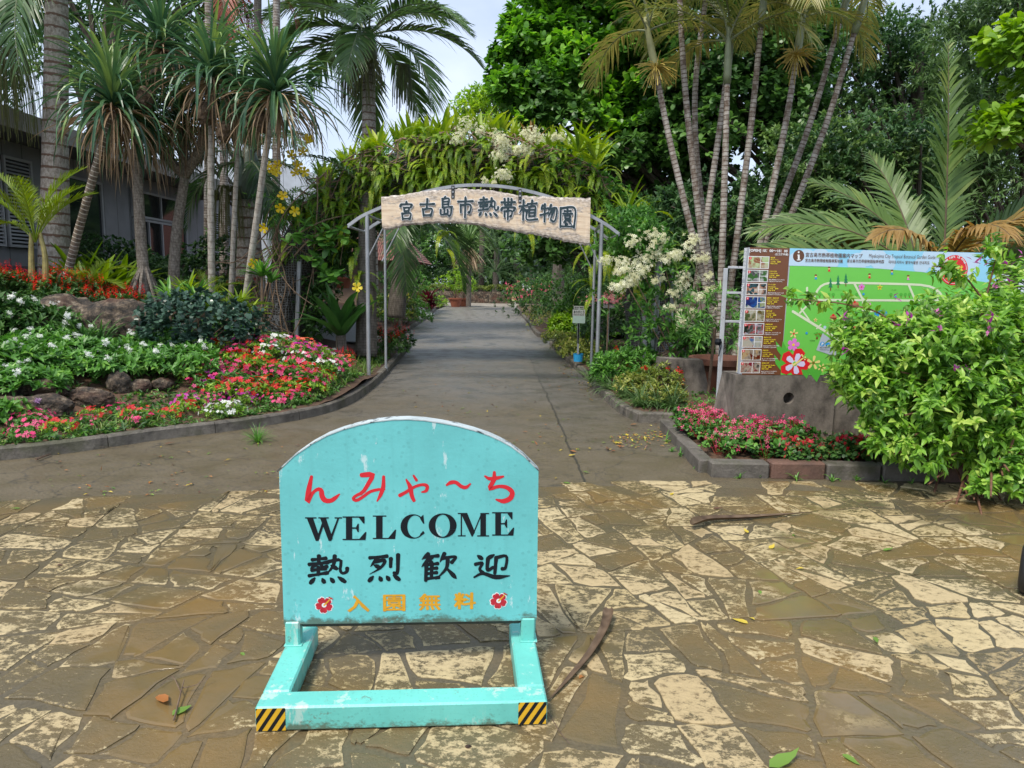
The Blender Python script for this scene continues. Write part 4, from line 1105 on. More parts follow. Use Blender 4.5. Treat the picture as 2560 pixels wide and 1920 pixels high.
for X in (638, 664, 692, 718, 770, 797, 857, 1120, 1145, 1170, 745, 700, 1060):
    Y = 390 if X not in (745, 700) else 432
    poly8(g, [(X - 2, Y), (X + 2, Y), (X + 2, Y - 14), (X - 2, Y - 14)], 'trunk', .0014)
    c = I8(X, Y - 20); tri_fan_poly(g, ip_, disc(c, .017, 10), zoff(.0016, .00002), MI['green2'])
def blossom(X, Y, r, petal, heart, off=.0016, rot=0.0, k=5, kk=.6):
    c = I8(X, Y); s = .4218 / FPX * 7.1 * r
    for q in range(k):
        a = rot + 2 * PI * q / k
        P = [c] + [(c[0] + s * m * math.sin(a + t), c[1] + s * m * math.cos(a + t)) for t, m in ((-kk, .6), (-kk * .65, .95), (0, 1.05), (kk * .65, .95), (kk, .6))]
        P = [(x, max(z, .003)) for x, z in P]
        tri_fan_poly(g, ip_, P, zoff(off, .00003), MI[petal])
    tri_fan_poly(g, ip_, disc(c, s * .22, 10), zoff(off + .001, .00003), MI[heart])
for X, Y in ((480, 760), (440, 700), (430, 780), (560, 800), (620, 820)):                       # leaves round the big flower
    for a in (-.9, -.3, .4):
        poly8(g, [(X, Y + 70), (X - 18 + a * 40, Y), (X + a * 70, Y - 55), (X + 18 + a * 40, Y)], 'green2', .0012)
blossom(490, 780, 92, 'red', 'cream', .0018, .35, 5, .62); blossom(490, 780, 62, 'lilac', 'green', .0032, .35, 5, .42)
brush(g, ip_, [I8(480, 788), I8(515, 765), I8(540, 745)], [.022, .018, .010], .0062, MI['cream'])
for X, Y in ((535, 735), (550, 742), (548, 755), (530, 728)): tri_fan_poly(g, ip_, disc(I8(X, Y), .009, 8), zoff(.0066, .00005), MI['cream'])
blossom(482, 668, 38, 'pink', 'yellow', .0018, .2); blossom(484, 602, 26, 'cream', 'red', .0018, .1, 5, .32); blossom(600, 775, 42, 'cream', 'olive', .0018, .1, 5, .32); blossom(650, 803, 24, 'cream', 'olive', .0018, .4, 5, .32)
blossom(886, 326, 20, 'pink', 'red', .0016); blossom(994, 328, 16, 'yellow', 'red', .0016, 0, 5, .35); blossom(925, 430, 17, 'pink', 'red'); blossom(613, 521, 12, 'cream', 'red', .0016, 0, 5, .4); blossom(668, 565, 10, 'cloud', 'white')
def house(X, Y, w=26, h=34):
    poly8(g, [(X - w, Y), (X + w, Y), (X + w, Y - h * .5), (X - w, Y - h * .5)], 'trunk', .0014); poly8(g, [(X - w * 1.05, Y - h * .5), (X + w * 1.05, Y - h * .5), (X + w * .7, Y - h), (X - w * .7, Y - h)], 'house', .0015)
    c = I8(X, Y - h); tri_fan_poly(g, ip_, disc(c, .013, 10), .0022, MI['red'])
house(845, 448); house(632, 436, 14, 20); house(718, 522, 20, 30); house(757, 604, 20, 26); house(845, 592, 18, 26); house(1210, 590, 26, 34)
for X, Y, mt in ((828, 380, 'blue'), (1088, 384, 'blue'), (897, 368, 'blue'), (560, 599, 'blue'), (775, 500, 'blue'), (770, 550, 'blue')): tri_fan_poly(g, ip_, disc(I8(X, Y), .012, 12), zoff(.0018), MI[mt])
poly8(g, [(965, 470), (985, 464), (1030, 466), (1040, 482), (1036, 500), (975, 500), (962, 488)], 'blue', .0014)
for X, Y, cl in ((694, 222, 'red'), (615, 268, 'blue'), (933, 262, 'red'), (1066, 240, 'blue'), (1162, 272, 'pink')):     # tiny playing children
    tri_fan_poly(g, ip_, disc(I8(X, Y - 8), .013, 10), zoff(.0016), MI['cream']); poly8(g, [(X - 8, Y + 12), (X + 8, Y + 12), (X + 4, Y - 2), (X - 4, Y - 2)], cl, .0014); poly8(g, [(X - 8, Y - 8), (X + 8, Y - 8), (X + 6, Y - 17), (X - 6, Y - 17)], 'trunk', .0024)
poly8(g, [(655, 598), (690, 625), (735, 640), (735, 740), (690, 724), (617, 700), (632, 660)], 'grey', .0020)
tri_fan_poly(g, ip_, disc(I8(653, 664), .024, 18), .0026, MI['blue'])
poly8(g, [(671, 672), (700, 672), (700, 662), (690, 655), (674, 655), (671, 662)], 'blue', .0026)
for X in (678, 693): tri_fan_poly(g, ip_, disc(I8(X, 674), .006, 8), zoff(.0029), MI['dark'])
for q in range(7): poly8(g, [(600 + q * 7, 600 + (q % 3) * 8), (628 + q * 5, 592 + (q % 2) * 9), (620 + q * 6, 612 + (q % 3) * 6)], 'olive' if q % 2 else 'green2', .0016)
poly8(g, [(615, 635), (628, 635), (622, 605)], 'trunk', .0019)
tri_fan_poly(g, ip_, disc(I8(513, 142), .058, 28), .0018, MI['text'])
tri_fan_poly(g, ip_, disc(I8(513, 120), .0095, 12), .0024, MI['white'])
poly8(g, [(505, 134), (519, 134), (519, 163), (525, 163), (525, 168), (502, 168), (502, 163), (508, 163), (508, 139), (505, 139)], 'white', .0024)
rc = I8(1433, 226); tri_fan_poly(g, ip_, disc(rc, .150, 36), .0020, MI['red'])
for q in range(40):
    if not 6 < q < 14:
        a0, a1 = 2 * PI * q / 40 , 2 * PI * (q + 1) / 40
        tri_fan_poly(g, ip_, [(rc[0] + r * math.cos(a), rc[1] + r * math.sin(a)) for r, a in ((.132, a0), (.132, a1), (.136, a1), (.136, a0))], .0026, MI['white'])
mp_ = g.build('map_print', PL, ib, world=True)
# writing on the board
g = G(); s8 = .4218 / FPX * 7.1
def t8(body, X, Y, h, w=None, m='text', bold=0.0, align='l', rot=0.0, off=.0042):
    p = I8(X, Y); text(g, ip_, body, p[0], p[1], h * s8, None if w is None else w * s8, off, MI[m], bold, align, rot)
t8('宮古島市熱帯植物園案内マップ', 553, 148, 26, 350, 'text', .01); t8('Miyakojima City Tropical Botanical Garden Guide Map', 928, 158, 28, 460, 'text', -.004)
t8('宮古島市熱帶植物園導覽地圖', 551, 178, 20, 230, 'text', .01); t8('宮古島市热带植物园指南地图', 798, 181, 20, 230, 'text', .01); t8('미야코지마시 열대식물원 안내지도', 1045, 187, 19, 258, 'text', .01)
t8('入園は', 1433, 236, 42, 112, 'yellow', .03, 'c'); t8('無料！', 1433, 282, 42, 100, 'yellow', .03, 'c')
for q, ch in enumerate('The park is free'):
    if ch == ' ': continue
    a = math.radians(146 - q * 7.4); c = (rc[0] + .122 * math.cos(a), rc[1] + .122 * math.sin(a))
    text(g, ip_, ch, c[0], c[1], .02 if ch not in 'Tkhifs' else .026, None, .0046, MI['white'], .02, 'c', a - PI / 2)
t8('P', 653, 673, 18, None, 'white', .05, 'c')
t8('体験工芸村専用駐車場', 637, 688, 8, 62, 'dark'); t8('Parking lot for', 637, 696, 6, 44, 'dark'); t8('Craft Experience Village', 637, 702, 6, 60, 'dark')
for s, X, Y in (('ヤラブ並木', 780, 404), ('メインストリート', 725, 346), ('アダン広場', 1060, 346), ('チガヤ工房', 870, 450), ('熱帯果樹園', 578, 646)): t8(s, X, Y, 6, None, 'dark')
t8('[OPEN] 10：00～18：00', 220, 121, 20, 230, 'white', .03); t8('(各工房共通)', 450, 142, 15, 80, 'white', .02, 'r')
vt = '宮古島市体験工芸村'
for q, ch in enumerate(vt):
    t8(ch, 198 - q * 1.7, 113 + q * 21, 18, 17, 'white', 0, 'c')
p = I8(177, 304); text(g, ip_, 'Miyakojima City Craft Experience Village', p[0] - .008, p[1], 19 * s8, 366 * s8, .0042, MI['white'], 0, 'l', -PI / 2)
a, b_ = I8(155, 680), I8(146, 830); tri_fan_poly(g, ip_, [((a[0] + b_[0]) / 2 - .002, b_[1]), ((a[0] + b_[0]) / 2 + .002, b_[1]), ((a[0] + b_[0]) / 2 + .002, a[1]), ((a[0] + b_[0]) / 2 - .002, a[1])], .0042, MI['cream'])
studios = [('宮古馬', 'Miyako Horse', ''), ('チガヤ工房', 'Chigaya Studio', '自然の草木を使ったバッグやかご'), ('アート工房', 'Art Studio', '子供から大人まで楽しめるアート体験'), ('宮古織・染め工房', 'Miyako Fabric Studio', '宮古織体験をしませんか'), ('料理工房', 'Cooking Studio', 'マイクラフトのフードとドリンクの'),
           ('方言紙工房', 'Hands-on Studio', '体験レンタル・フォトウェディング'), ('海がら工房', 'Shellwork Studio', 'hand-madeのオリジナル作品'), ('陶芸工房', 'Pottery Studio', '皿、シーサーなどの陶芸体験'), ('木細工工房', 'Woodwork Studio', '木のアクセサリー体験など')]
rows8 = [(212, 145, 338, 216), (207, 226, 331, 295), (201, 304, 324, 373), (196, 383, 318, 452), (190, 461, 312, 530), (185, 540, 307, 607), (178, 617, 298, 684), (172, 694, 291, 760), (166, 769, 285, 836)]
for (ja, en, de), (x0, y0, x1, y1) in zip(studios, rows8):
    t8(ja, x1 + 8, y0 + 12, 9, None, 'yellow', .03); t8(en, x1 + 8, y0 + 24, 8, None, 'yellow', .02); t8('工作室　體驗', x1 + 7, y0 + 35, 8, 62, 'yellow', .02); t8('체험 공방', x1 + 6, y0 + 46, 8, 44, 'yellow', .02)
    if de: t8(de, x1 + 4, y0 + 60, 7, 98, 'white', .02); t8('体験を行っております。', x1 + 3, y0 + 70, 7, 84, 'white', .02)
g.build('lettering', PL, ib, world=True)
def photo_mat(name, c, sc):
    m, n, l, b = new_mat(name)
    o = objc(n); v = n.new('ShaderNodeTexVoronoi'); v.inputs['Scale'].default_value = sc; l.new(o, v.inputs['Vector'])
    w = noise(n, l, sc * 1.3, 4, o)
    r = ramp(n, [(.3 + .36 * q / (len(c) - 1), tuple(t * t * 1.15 for t in x)) for q, x in enumerate(c)]); r.color_ramp.interpolation = 'LINEAR'
    s = mathn(n, l, 'ADD', mathn(n, l, 'MULTIPLY', v.outputs['Color'], .55), mathn(n, l, 'MULTIPLY', w.outputs['Fac'], .45)); l.new(s, r.inputs['Fac'])
    l.new(r.outputs['Color'], b.inputs['Base Color']); b.inputs['Roughness'].default_value = .35
    return m
schemes = [[(.5, .62, .3), (.6, .66, .5), (.45, .2, .08), (.62, .6, .5)], [(.1, .12, .08), (.35, .33, .35), (.6, .6, .6), (.15, .3, .1)], [(.03, .04, .05), (.1, .25, .28), (.5, .3, .2), (.65, .6, .55)], [(.03, .08, .3), (.08, .25, .5), (.4, .45, .2), (.6, .6, .62)],
           [(.2, .25, .12), (.55, .5, .4), (.6, .6, .55), (.3, .25, .1)], [(.06, .1, .05), (.35, .35, .35), (.55, .12, .1), (.5, .5, .55)], [(.2, .3, .5), (.55, .55, .5), (.6, .55, .5), (.5, .2, .2)], [(.08, .05, .03), (.5, .45, .4), (.6, .5, .35), (.3, .1, .05)], [(.1, .1, .12), (.55, .5, .45), (.5, .4, .35), (.4, .1, .15)]]
for q, (x0, y0, x1, y1) in enumerate(rows8):
    g = G(); a, b_ = I8(x0, y1), I8(x1, y0); x0m = (I8(x0, y0)[0] + a[0]) / 2; x1m = (b_[0] + I8(x1, y1)[0]) / 2; za, zb_ = a[1], b_[1]
    tri_fan_poly(g, ip_, [(x0m, za), (x1m, za), (x1m, zb_), (x0m, zb_)], .0012, 0)
    W_, H_ = x1m - x0m, zb_ - za; e = .006; xm = x0m + W_ * .60
    tri_fan_poly(g, ip_, [(x0m + e, za + e), (xm - e / 2, za + e), (xm - e / 2, zb_ - e), (x0m + e, zb_ - e)], .0018, 1)
    if q in (4, 5, 7, 8): tri_fan_poly(g, ip_, [(xm + e / 2, za + e), (x1m - e, za + e), (x1m - e, zb_ - e), (xm + e / 2, zb_ - e)], .0018, 1)
    else:
        zm = (za + zb_) / 2
        for z0_, z1_ in ((za + e, zm - e / 2), (zm + e / 2, zb_ - e)): tri_fan_poly(g, ip_, [(xm + e / 2, z0_), (x1m - e, z0_), (x1m - e, z1_), (xm + e / 2, z1_)], .0018, 1)
    tri_fan_poly(g, ip_, disc((x0m + .022, zb_ - .02), .014, 12), .0024, 2)
    text(g, ip_, str(q + 1), x0m + .022, zb_ - .028, .016, None, .003, 0, .02, 'c')
    g.build('studio_photo', [PM['white'], photo_mat('studio_print_%d' % q, schemes[q], 16 + 5 * (q % 3)), PM['red']], ib, world=True)

# white angle-iron stand behind the map board
ws = thing('white_steel_stand', 'white painted angle-iron stand just left of the guide map board', 'stand', (2.3, 8.0, 0))
M_WST = paint('white_steel', (.50, .53, .56), .5, .1, (.12, .07, .04), .66, 8, .35)
g = G(); g.box((2.375, 8.0, .9), (.042, .04, 1.78), 0, bev=.003); g.build('post', M_WST, ws, world=True)
for z in (1.80, 1.52, 1.2, .62):
    g = G(); g.box((2.53, 8.0, z), (.26, .025, .026), 0, bev=.003); g.build('rail', M_WST, ws, world=True)
g = G(); g.lathe([(0, 0), (.03, .01), (.042, .04), (.03, .075), (0, .08)], (0, 0, 0), 12); g.tube([(0, .0, .03), (.02, -.03, -.03), (.01, -.02, -.12)], .006, 6)
hk = g.build('black_knob', M_BLACK, ws); hk.location = (.03, -.03, .93)
# ================================================================== VEGETATION MATERIALS
L_DEEP = leaf_mat('leaf_deep', [(.010, .026, .008), (.020, .050, .012), (.036, .080, .018), (.06, .12, .025)], .38, .3, gain=2.3)
L_TREE = leaf_mat('leaf_tree', [(.022, .058, .010), (.045, .115, .015), (.09, .20, .022), (.19, .32, .04)], .36, .36, gain=2.0)
L_DARK = leaf_mat('leaf_dark', [(.010, .024, .010), (.018, .042, .014), (.03, .064, .02), (.07, .11, .03)], .45, .3, gain=2.6)
L_BLUE = leaf_mat('leaf_glossy_blue', [(.012, .03, .02), (.022, .052, .034), (.036, .075, .05), (.07, .12, .08)], .3, .15)
L_BAMB = leaf_mat('leaf_bamboo', [(.03, .06, .02), (.06, .11, .035), (.09, .16, .05), (.16, .24, .08)], .45, .3)
L_LIME = leaf_mat('leaf_lime', [(.05, .11, .012), (.11, .21, .02), (.19, .32, .03), (.32, .44, .05)], .4, .35)
L_BOUG = leaf_mat('leaf_bougainvillea', [(.035, .085, .014), (.075, .165, .02), (.14, .26, .032), (.25, .32, .07)], .4, .36, gain=1.85)
L_BED = leaf_mat('leaf_bedding', [(.025, .075, .016), (.055, .15, .026), (.09, .22, .035), (.16, .31, .05)], .42, .3)
L_SALV = leaf_mat('leaf_salvia', [(.016, .05, .012), (.03, .085, .018), (.055, .125, .025), (.10, .19, .04)], .45, .25)
L_FERN = leaf_mat('leaf_fern', [(.022, .06, .008), (.075, .15, .012), (.17, .27, .018), (.34, .40, .03)], .45, .3)
L_NEST = leaf_mat('leaf_nest_fern', [(.05, .10, .010), (.12, .20, .016), (.22, .31, .025), (.34, .38, .06)], .38, .35)
L_PAND = leaf_mat('leaf_pandanus', [(.018, .05, .026), (.036, .09, .045), (.07, .145, .06), (.19, .27, .07)], .34, .18)
L_DEAD = leaf_mat('leaf_dead', [(.07, .05, .03), (.17, .115, .068), (.28, .20, .125), (.42, .33, .22)], .7, .15)
L_PALM = leaf_mat('leaf_palm', [(.014, .036, .014), (.03, .068, .022), (.055, .11, .03), (.11, .18, .045)], .36, .22)
L_SAGO = leaf_mat('leaf_sugar_palm', [(.028, .058, .016), (.055, .105, .028), (.10, .165, .045), (.22, .25, .07)], .42, .25)
L_GOLD = leaf_mat('leaf_golden_palm', [(.08, .14, .012), (.15, .24, .018), (.24, .34, .03), (.40, .42, .06)], .4, .3, gain=.95)
L_ORANGE = leaf_mat('leaf_orange_dry', [(.13, .075, .022), (.26, .15, .04), (.34, .22, .07), (.20, .19, .06)], .55, .3, gain=1)
L_YARE = leaf_mat('leaf_areca', [(.05, .075, .022), (.11, .14, .035), (.22, .21, .06), (.34, .25, .09)], .42, .3)
L_GRASS = leaf_mat('leaf_grass', [(.03, .07, .015), (.07, .14, .025), (.13, .21, .04), (.22, .26, .08)], .5, .3)
L_HEDGE = leaf_mat('leaf_hedge', [(.04, .065, .012), (.09, .13, .02), (.17, .21, .035), (.33, .32, .10)], .42, .3)
L_CROT = leaf_mat('leaf_croton', [(.05, .02, .015), (.04, .10, .02), (.14, .22, .03), (.42, .38, .05)], .35, .2)
F_RED = leaf_mat('petal_red', [(.42, .008, .012), (.6, .012, .016), (.7, .03, .02)], .5, .25)
F_SALV = leaf_mat('petal_scarlet', [(.55, .01, .012), (.74, .014, .014), (.8, .03, .03)], .5, .25)
F_PINK = leaf_mat('petal_pink', [(.58, .02, .12), (.72, .045, .20), (.8, .14, .3)], .5, .3)
F_MAG = leaf_mat('petal_magenta', [(.42, .01, .28), (.6, .03, .42), (.66, .12, .5)], .5, .3)
F_ORG = leaf_mat('petal_orange', [(.68, .06, .02), (.78, .13, .05), (.8, .25, .14)], .5, .3)
F_WHT = leaf_mat('petal_white', [(.66, .68, .62), (.78, .79, .76), (.82, .82, .8)], .5, .3)
F_CRM = leaf_mat('petal_cream', [(.42, .42, .22), (.60, .60, .38), (.74, .74, .58)], .55, .3)
F_YEL = leaf_mat('petal_yellow', [(.62, .42, .01), (.78, .58, .02), (.8, .66, .06)], .5, .3)
F_BRACT = leaf_mat('bract_purple', [(.30, .03, .26), (.45, .06, .36), (.55, .22, .36)], .5, .3)
F_BEGO = leaf_mat('petal_begonia', [(.55, .02, .10), (.72, .07, .20), (.78, .24, .34)], .5, .3)
F_BEGR = leaf_mat('petal_begonia_red', [(.40, .01, .02), (.58, .02, .04), (.66, .06, .12)], .5, .3)
B_WOOD = bark('bark_twig', (.09, .055, .035), (.17, .115, .075), scale=30)
B_VINE = bark('bark_vine', (.12, .075, .045), (.26, .18, .12), scale=30)
B_TREE = bark('bark_tree', (.05, .038, .028), (.12, .095, .075), scale=16)
B_RED = bark('bark_reddish', (.10, .04, .022), (.20, .10, .06), scale=22)
B_PAND = bark('bark_pandanus', (.14, .11, .085), (.36, .32, .27), .05, (.12, .09, .065), .10, 34)
B_RING = bark('bark_ringed', (.10, .07, .05), (.22, .18, .14), .075, (.66, .63, .56), .16, 20, .3)
B_THIN = bark('bark_pale', (.24, .21, .18), (.42, .39, .34), .11, (.16, .13, .10), .08, 26)
B_ROYAL = bark('bark_royal_palm', (.22, .19, .155), (.46, .42, .37), .21, (.12, .055, .03), .2, 22, .6, (1, 1, .6))
B_ARECA = bark('bark_areca', (.12, .085, .06), (.40, .37, .33), .062, (.085, .05, .033), .24, 9, .35, (1, 1, .8))
B_GREYP = bark('bark_grey_palm', (.075, .062, .05), (.17, .15, .125), .05, (.05, .038, .028), .12, 18, .7)
B_SHAFT = plain('crownshaft_green', (.17, .20, .11), .45, var=.3, scale=5)
B_SHAFT2 = plain('crownshaft_grey_green', (.09, .13, .10), .45, var=.25, scale=4)
M_TERR2 = plain('dark_clay', (.13, .05, .03), .8, var=.3, bmp=.15)
M_TERRA = plain('terracotta', (.30, .095, .05), .75, var=.2, bmp=.15)
def rock_mat():
    m, n, l, b = new_mat('volcanic_rock')
    o = posn(n)
    r = ramp(n, [(.38, (.012, .011, .010)), (.47, (.05, .04, .03)), (.54, (.13, .095, .065)), (.63, (.30, .25, .18))]); l.new(noise(n, l, 7.5, 9, o, .8).outputs['Fac'], r.inputs['Fac'])
    k = ramp(n, [(.5, (0, 0, 0)), (.62, (1, 1, 1))]); l.new(noise(n, l, 1.6, 5, o).outputs['Fac'], k.inputs['Fac'])
    l.new(mixc(n, l, mathn(n, l, 'MULTIPLY', k.outputs['Color'], .55), r.outputs['Color'], (.10, .035, .018)), b.inputs['Base Color'])
    b.inputs['Roughness'].default_value = .85
    bump(n, l, b, noise(n, l, 22, 8, o, .75).outputs['Fac'], 1.0, .04)
    return m
M_ROCK = rock_mat()

def rock(label, c, r, seed, group='rough stones in the flower bed'):
    import bmesh
    bm = bmesh.new(); bmesh.ops.create_icosphere(bm, subdivisions=4, radius=1)
    V = np.array([v.co for v in bm.verts]); F = np.array([[v.index for v in f.verts] for f in bm.faces]); bm.free()
    R_ = np.random.default_rng(seed)
    n0 = hashnoise(V, 1.3, seed) * .34 + hashnoise(V, 4.2, seed + 5) * .2 - np.abs(hashnoise(V, 9, seed + 9)) * .16 - np.abs(hashnoise(V, 22, seed + 11)) * .07
    dirs = unit(R_.normal(size=(9, 3)))
    q = (V @ dirs.T).max(1)
    W = V * ((.82 + .25 * (1.15 - q)) + n0)[:, None] * np.asarray(r)
    g = G(); g.add(W, F)
    o = g.build('rock', M_ROCK, smooth=False); o.location = c; tag(o, label, 'rock', group); return o

# ------------------------------------------------------------------ generic plants
def bush(name, label, cat, loc, r, n, k, size, mat, tmpl=LEAF4, group=None, flowers=None, stem=True, low=-.2, spread=(.5, 1.3), tint=(.5, .17), upw=.55, cz=.55, shell=.55, lump=.16, stemmat=None, droop=0.0, nstem=7):
    """a leafy shrub; flowers: list of (mat, template, n clusters, per cluster, size, part name)"""
    t = thing(name, label, cat, loc, group)
    c = np.array([0, 0, r[2] * .42])
    P, D = dome_shoots(c, (r[0], r[1], r[2] * .64), n, low, shell, lump, upw)
    P[:, 2] = np.maximum(P[:, 2], .02)
    g = G(); rosettes(g, tmpl, P, D, k, size, spread, tint, droop=droop); g.build('foliage', mat, t)
    if stem:
        g = G()
        for q in range(nstem):
            i = rng.integers(0, len(P)); e = P[i]
            g.tube(smooth_path([(rng.normal(0, .03), rng.normal(0, .03), -.05), e * np.array([.3, .3, .5]) + rng.normal(0, .02, 3), e], 7), np.linspace(.012, .004, 7) * max(1, r[2]), 5)
        g.build('stem', stemmat or B_WOOD, t)
    for f in flowers or []:
        fm, ft, nc, per, fs, nm = f
        up_ = P[:, 2] + np.linalg.norm(P[:, :2], axis=1) * .3
        idx = rng.choice(np.argsort(-up_)[:int(len(P) * .75)], nc)
        g = G()
        for i in idx:
            cc = P[i] + D[i] * size * rng.uniform(.5, 1.0)
            for q in range(1):
                Q = cc + rng.normal(0, fs * (1.0 if per > 1 else .1), (per, 3))
                dd = unit(D[i] + rng.normal(0, .5, (per, 3)) + (0, -.35, .2))
                g.inst(ft, Q, frames_z(dd), fs * rng.uniform(.8, 1.2, per), rng.uniform(.1, .9, per))
        g.build(nm, fm, t)
    return t
def frames_z(z):
    """rotation whose +Z is the given direction (for flat flowers)"""
    z = unit(np.asarray(z, float)); a = rdir(len(z)); x = unit(np.cross(a, z)); y = np.cross(z, x)
    return np.stack([x, y, z], -1)

def tree(name, label, trunk, tr, clumps, shoots, k, size, mat, tmpl=DIA, group=None, tint=(.42, .16), bm=None, spread=(.45, 1.3), cr=.9, upw=.35, cat='tree', lo=-.5):
    """clumps: (N,4) centres and radii; real limbs run from the trunk to the clumps"""
    base = np.asarray(trunk[0], float)
    t = thing(name, label, cat, base, group)
    T = smooth_path(np.asarray(trunk, float) - base, 14)
    g = G(); g.tube(T, np.linspace(tr, tr * .45, 14), 10, jit=.05)
    C = np.asarray(clumps, float).copy(); C[:, :3] -= base
    sel = np.argsort(rng.random(len(C)))[:26]
    for i in sel:
        e = C[i, :3]; s = T[min(13, max(3, int(13 * np.clip((e[2] - 1) / max(T[-1, 2], .1) * .7, .2, 1))))]
        g.tube(smooth_path([s, s * .45 + e * .55 + np.array([0, 0, .25 * C[i, 3]]), e], 8), np.linspace(tr * .38, .02, 8), 6, cap=False)
    g.build('trunk', bm or B_TREE, t)
    g = G()
    for c in C:
        P, D = dome_shoots(c[:3], np.array([1, 1, .8]) * c[3], shoots, lo, .5, .15, upw)
        tv = np.clip(rng.normal(tint[0], tint[1]), .05, .9)
        rosettes(g, tmpl, P, D, k, size, spread, (tv, tint[1] * .6))
    g.build('crown', mat, t)
    return t
def ell_clumps(c, r, n, cr, lo=-1.0, shell=.55, flat=1.0):
    d = rdir(n * 4); d = d[d[:, 2] > lo][:n]
    rad = shell + (1 - shell) * rng.random(len(d)) ** .6
    P = np.asarray(c) + d * rad[:, None] * np.asarray(r)
    return np.c_[P, cr * rng.uniform(.7, 1.3, len(P))]

def palm(name, label, base, top, tr, fr, group=None, barkm=None, lean=None, leaf=None, shaft=None, cat='palm tree', swell=0.0, extra=None, dead=0, rachis=None):
    """fr: dict(n, L, ll, nl, el=(lo,hi), bend=(lo,hi), droop, lw)"""
    base = np.asarray(base, float); top = np.asarray(top, float)
    t = thing(name, label, cat, base, group)
    mid = lean if lean is not None else (base + top) / 2
    P = smooth_path([base - base, np.asarray(mid) - base, top - base], 30)
    rad = np.linspace(tr, tr * .72, 30) * (1 + swell * np.exp(-((np.linspace(0, 1, 30) - .12) / .22) ** 2))
    g = G(); g.tube(P, rad, 16); g.build('trunk', barkm or B_GREYP, t, smooth=True)
    c = top - base
    if shaft:
        d = unit(P[-1] - P[-3]); sp = smooth_path([c, c + d * shaft * .55, c + d * shaft], 8)
        g = G(); g.tube(sp, np.array([1.0, 1.12, 1.1, 1.0, .9, .75, .6, .42]) * tr * .95, 12); g.build('crownshaft', extra or B_SHAFT, t, smooth=True)
        c = sp[-1] - d * shaft * .25
    n = fr['n']; az0 = rng.uniform(0, 6.28)
    for q in range(n):
        az = az0 + q * 2.399 + rng.normal(0, .12); f = q / max(1, n - 1)
        el = fr['el'][1] + (fr['el'][0] - fr['el'][1]) * f + rng.normal(0, .06)
        if 'az' in fr and q < len(fr['az']): az, el = fr['az'][q]
        g = G(); frond(g, c, az, el, fr['L'] * rng.uniform(.88, 1.1), rng.uniform(*fr['bend']), fr['nl'], fr['ll'], fr['lw'], fr.get('ang', .95), fr.get('droop', .45), fr.get('up', .25), tint=fr.get('tint', .5) + rng.normal(0, .1), rr=fr.get('rr', .025), roll=rng.normal(0, .08), t0=fr.get('t0', .14))
        g.build('frond', [leaf or L_PALM, rachis or B_SHAFT], t)
    return t

# ================================================================== LEFT BED: tall plants
def on(x, y): return (x, y, zl(x, y))
def pandanus(label, heads, stems, group='screw pines before the building', L=1.3, w=.058, n=95, nd=55, barkm=None, droots=False, r0=.085):
    """stems: list of paths (first starts at the ground); heads: list of head centres"""
    base = np.asarray(stems[0][0], float)
    t = thing('screw_pine', label, 'screw pine', base, group)
    for q, s in enumerate(stems):
        P = smooth_path(np.asarray(s, float) - base, 22)
        g = G(); g.tube(P, np.linspace(r0 if q == 0 else r0 * .85, r0 * .75, 22), 12, jit=.03); g.build('trunk' if q == 0 else 'branch', barkm or B_PAND, t, smooth=True)
    for h in heads:
        c = np.asarray(h, float) - base
        g = G()
        straps(g, c + (0, 0, .12), int(n * .35), L, w, (.7, 1.5), (.3, 2.2), (.7, .16), 9)
        straps(g, c, int(n * .65), L * 1.05, w, (-.25, 1.0), (.9, 2.7), (.5, .2), 9)
        g.build('leaf_rosette', L_PAND, t)
        g = G()
        straps(g, c - (0, 0, .08), nd, L * .9, w * .42, (-1.0, .25), (.5, 1.9), (.55, .2), 7, fold=.5)
        g.build('dead_leaf_skirt', L_DEAD, t)
    if droots:
        for q in range(12):
            a = q * .55 + rng.normal(0, .15); e = np.array([.34 * math.cos(a), .34 * math.sin(a), -.05]) * rng.uniform(.7, 1.15)
            g = G(); g.tube(smooth_path([(.05 * math.cos(a), .05 * math.sin(a), .62), e * .55 + np.array([0, 0, .35]), e], 9), np.linspace(.030, .022, 9), 7, jit=.1)
            g.build('prop_root', B_PAND, t)
    return t
pandanus('leaning screw pine whose slim dark trunk carries pale rings, leftmost of the row', [at(285, 265, 12.2)], [[at(160, 720, 12.6), at(205, 545, 12.4), at(262, 340, 12.2), at(285, 265, 12.2)]], barkm=B_RING, r0=.072, L=1.32, n=130, nd=85)
pandanus('screw pine standing on a cone of prop roots beside the rocks', [at(405, 115, 13.0), at(330, 300, 12.9)], [[at(365, 752, 13.0), at(350, 560, 13.0), at(345, 350, 13.0), at(395, 160, 13.0)], [at(345, 370, 13.0), at(338, 330, 12.95), at(330, 290, 12.9)]], droots=True, L=1.3, n=110, nd=65, r0=.10)
pandanus('stout screw pine forking into three thick arms', [at(455, 300, 13.4), at(375, 330, 13.5), at(525, 270, 13.3)], [[at(432, 770, 13.6), at(440, 600, 13.6), at(462, 440, 13.6)], [at(462, 440, 13.6), at(410, 385, 13.6), at(375, 345, 13.5)], [at(462, 440, 13.6), at(458, 370, 13.5), at(455, 310, 13.4)], [at(462, 440, 13.6), at(500, 370, 13.4), at(525, 280, 13.3)]], L=1.1, n=70, nd=45, r0=.11)
pandanus('straight pale stemmed screw pine with a wide head hung with fruit', [at(530, 190, 12.4)], [[at(530, 745, 12.5), at(527, 500, 12.4), at(530, 220, 12.4)]], barkm=B_THIN, r0=.062, L=1.3, n=130, nd=65)
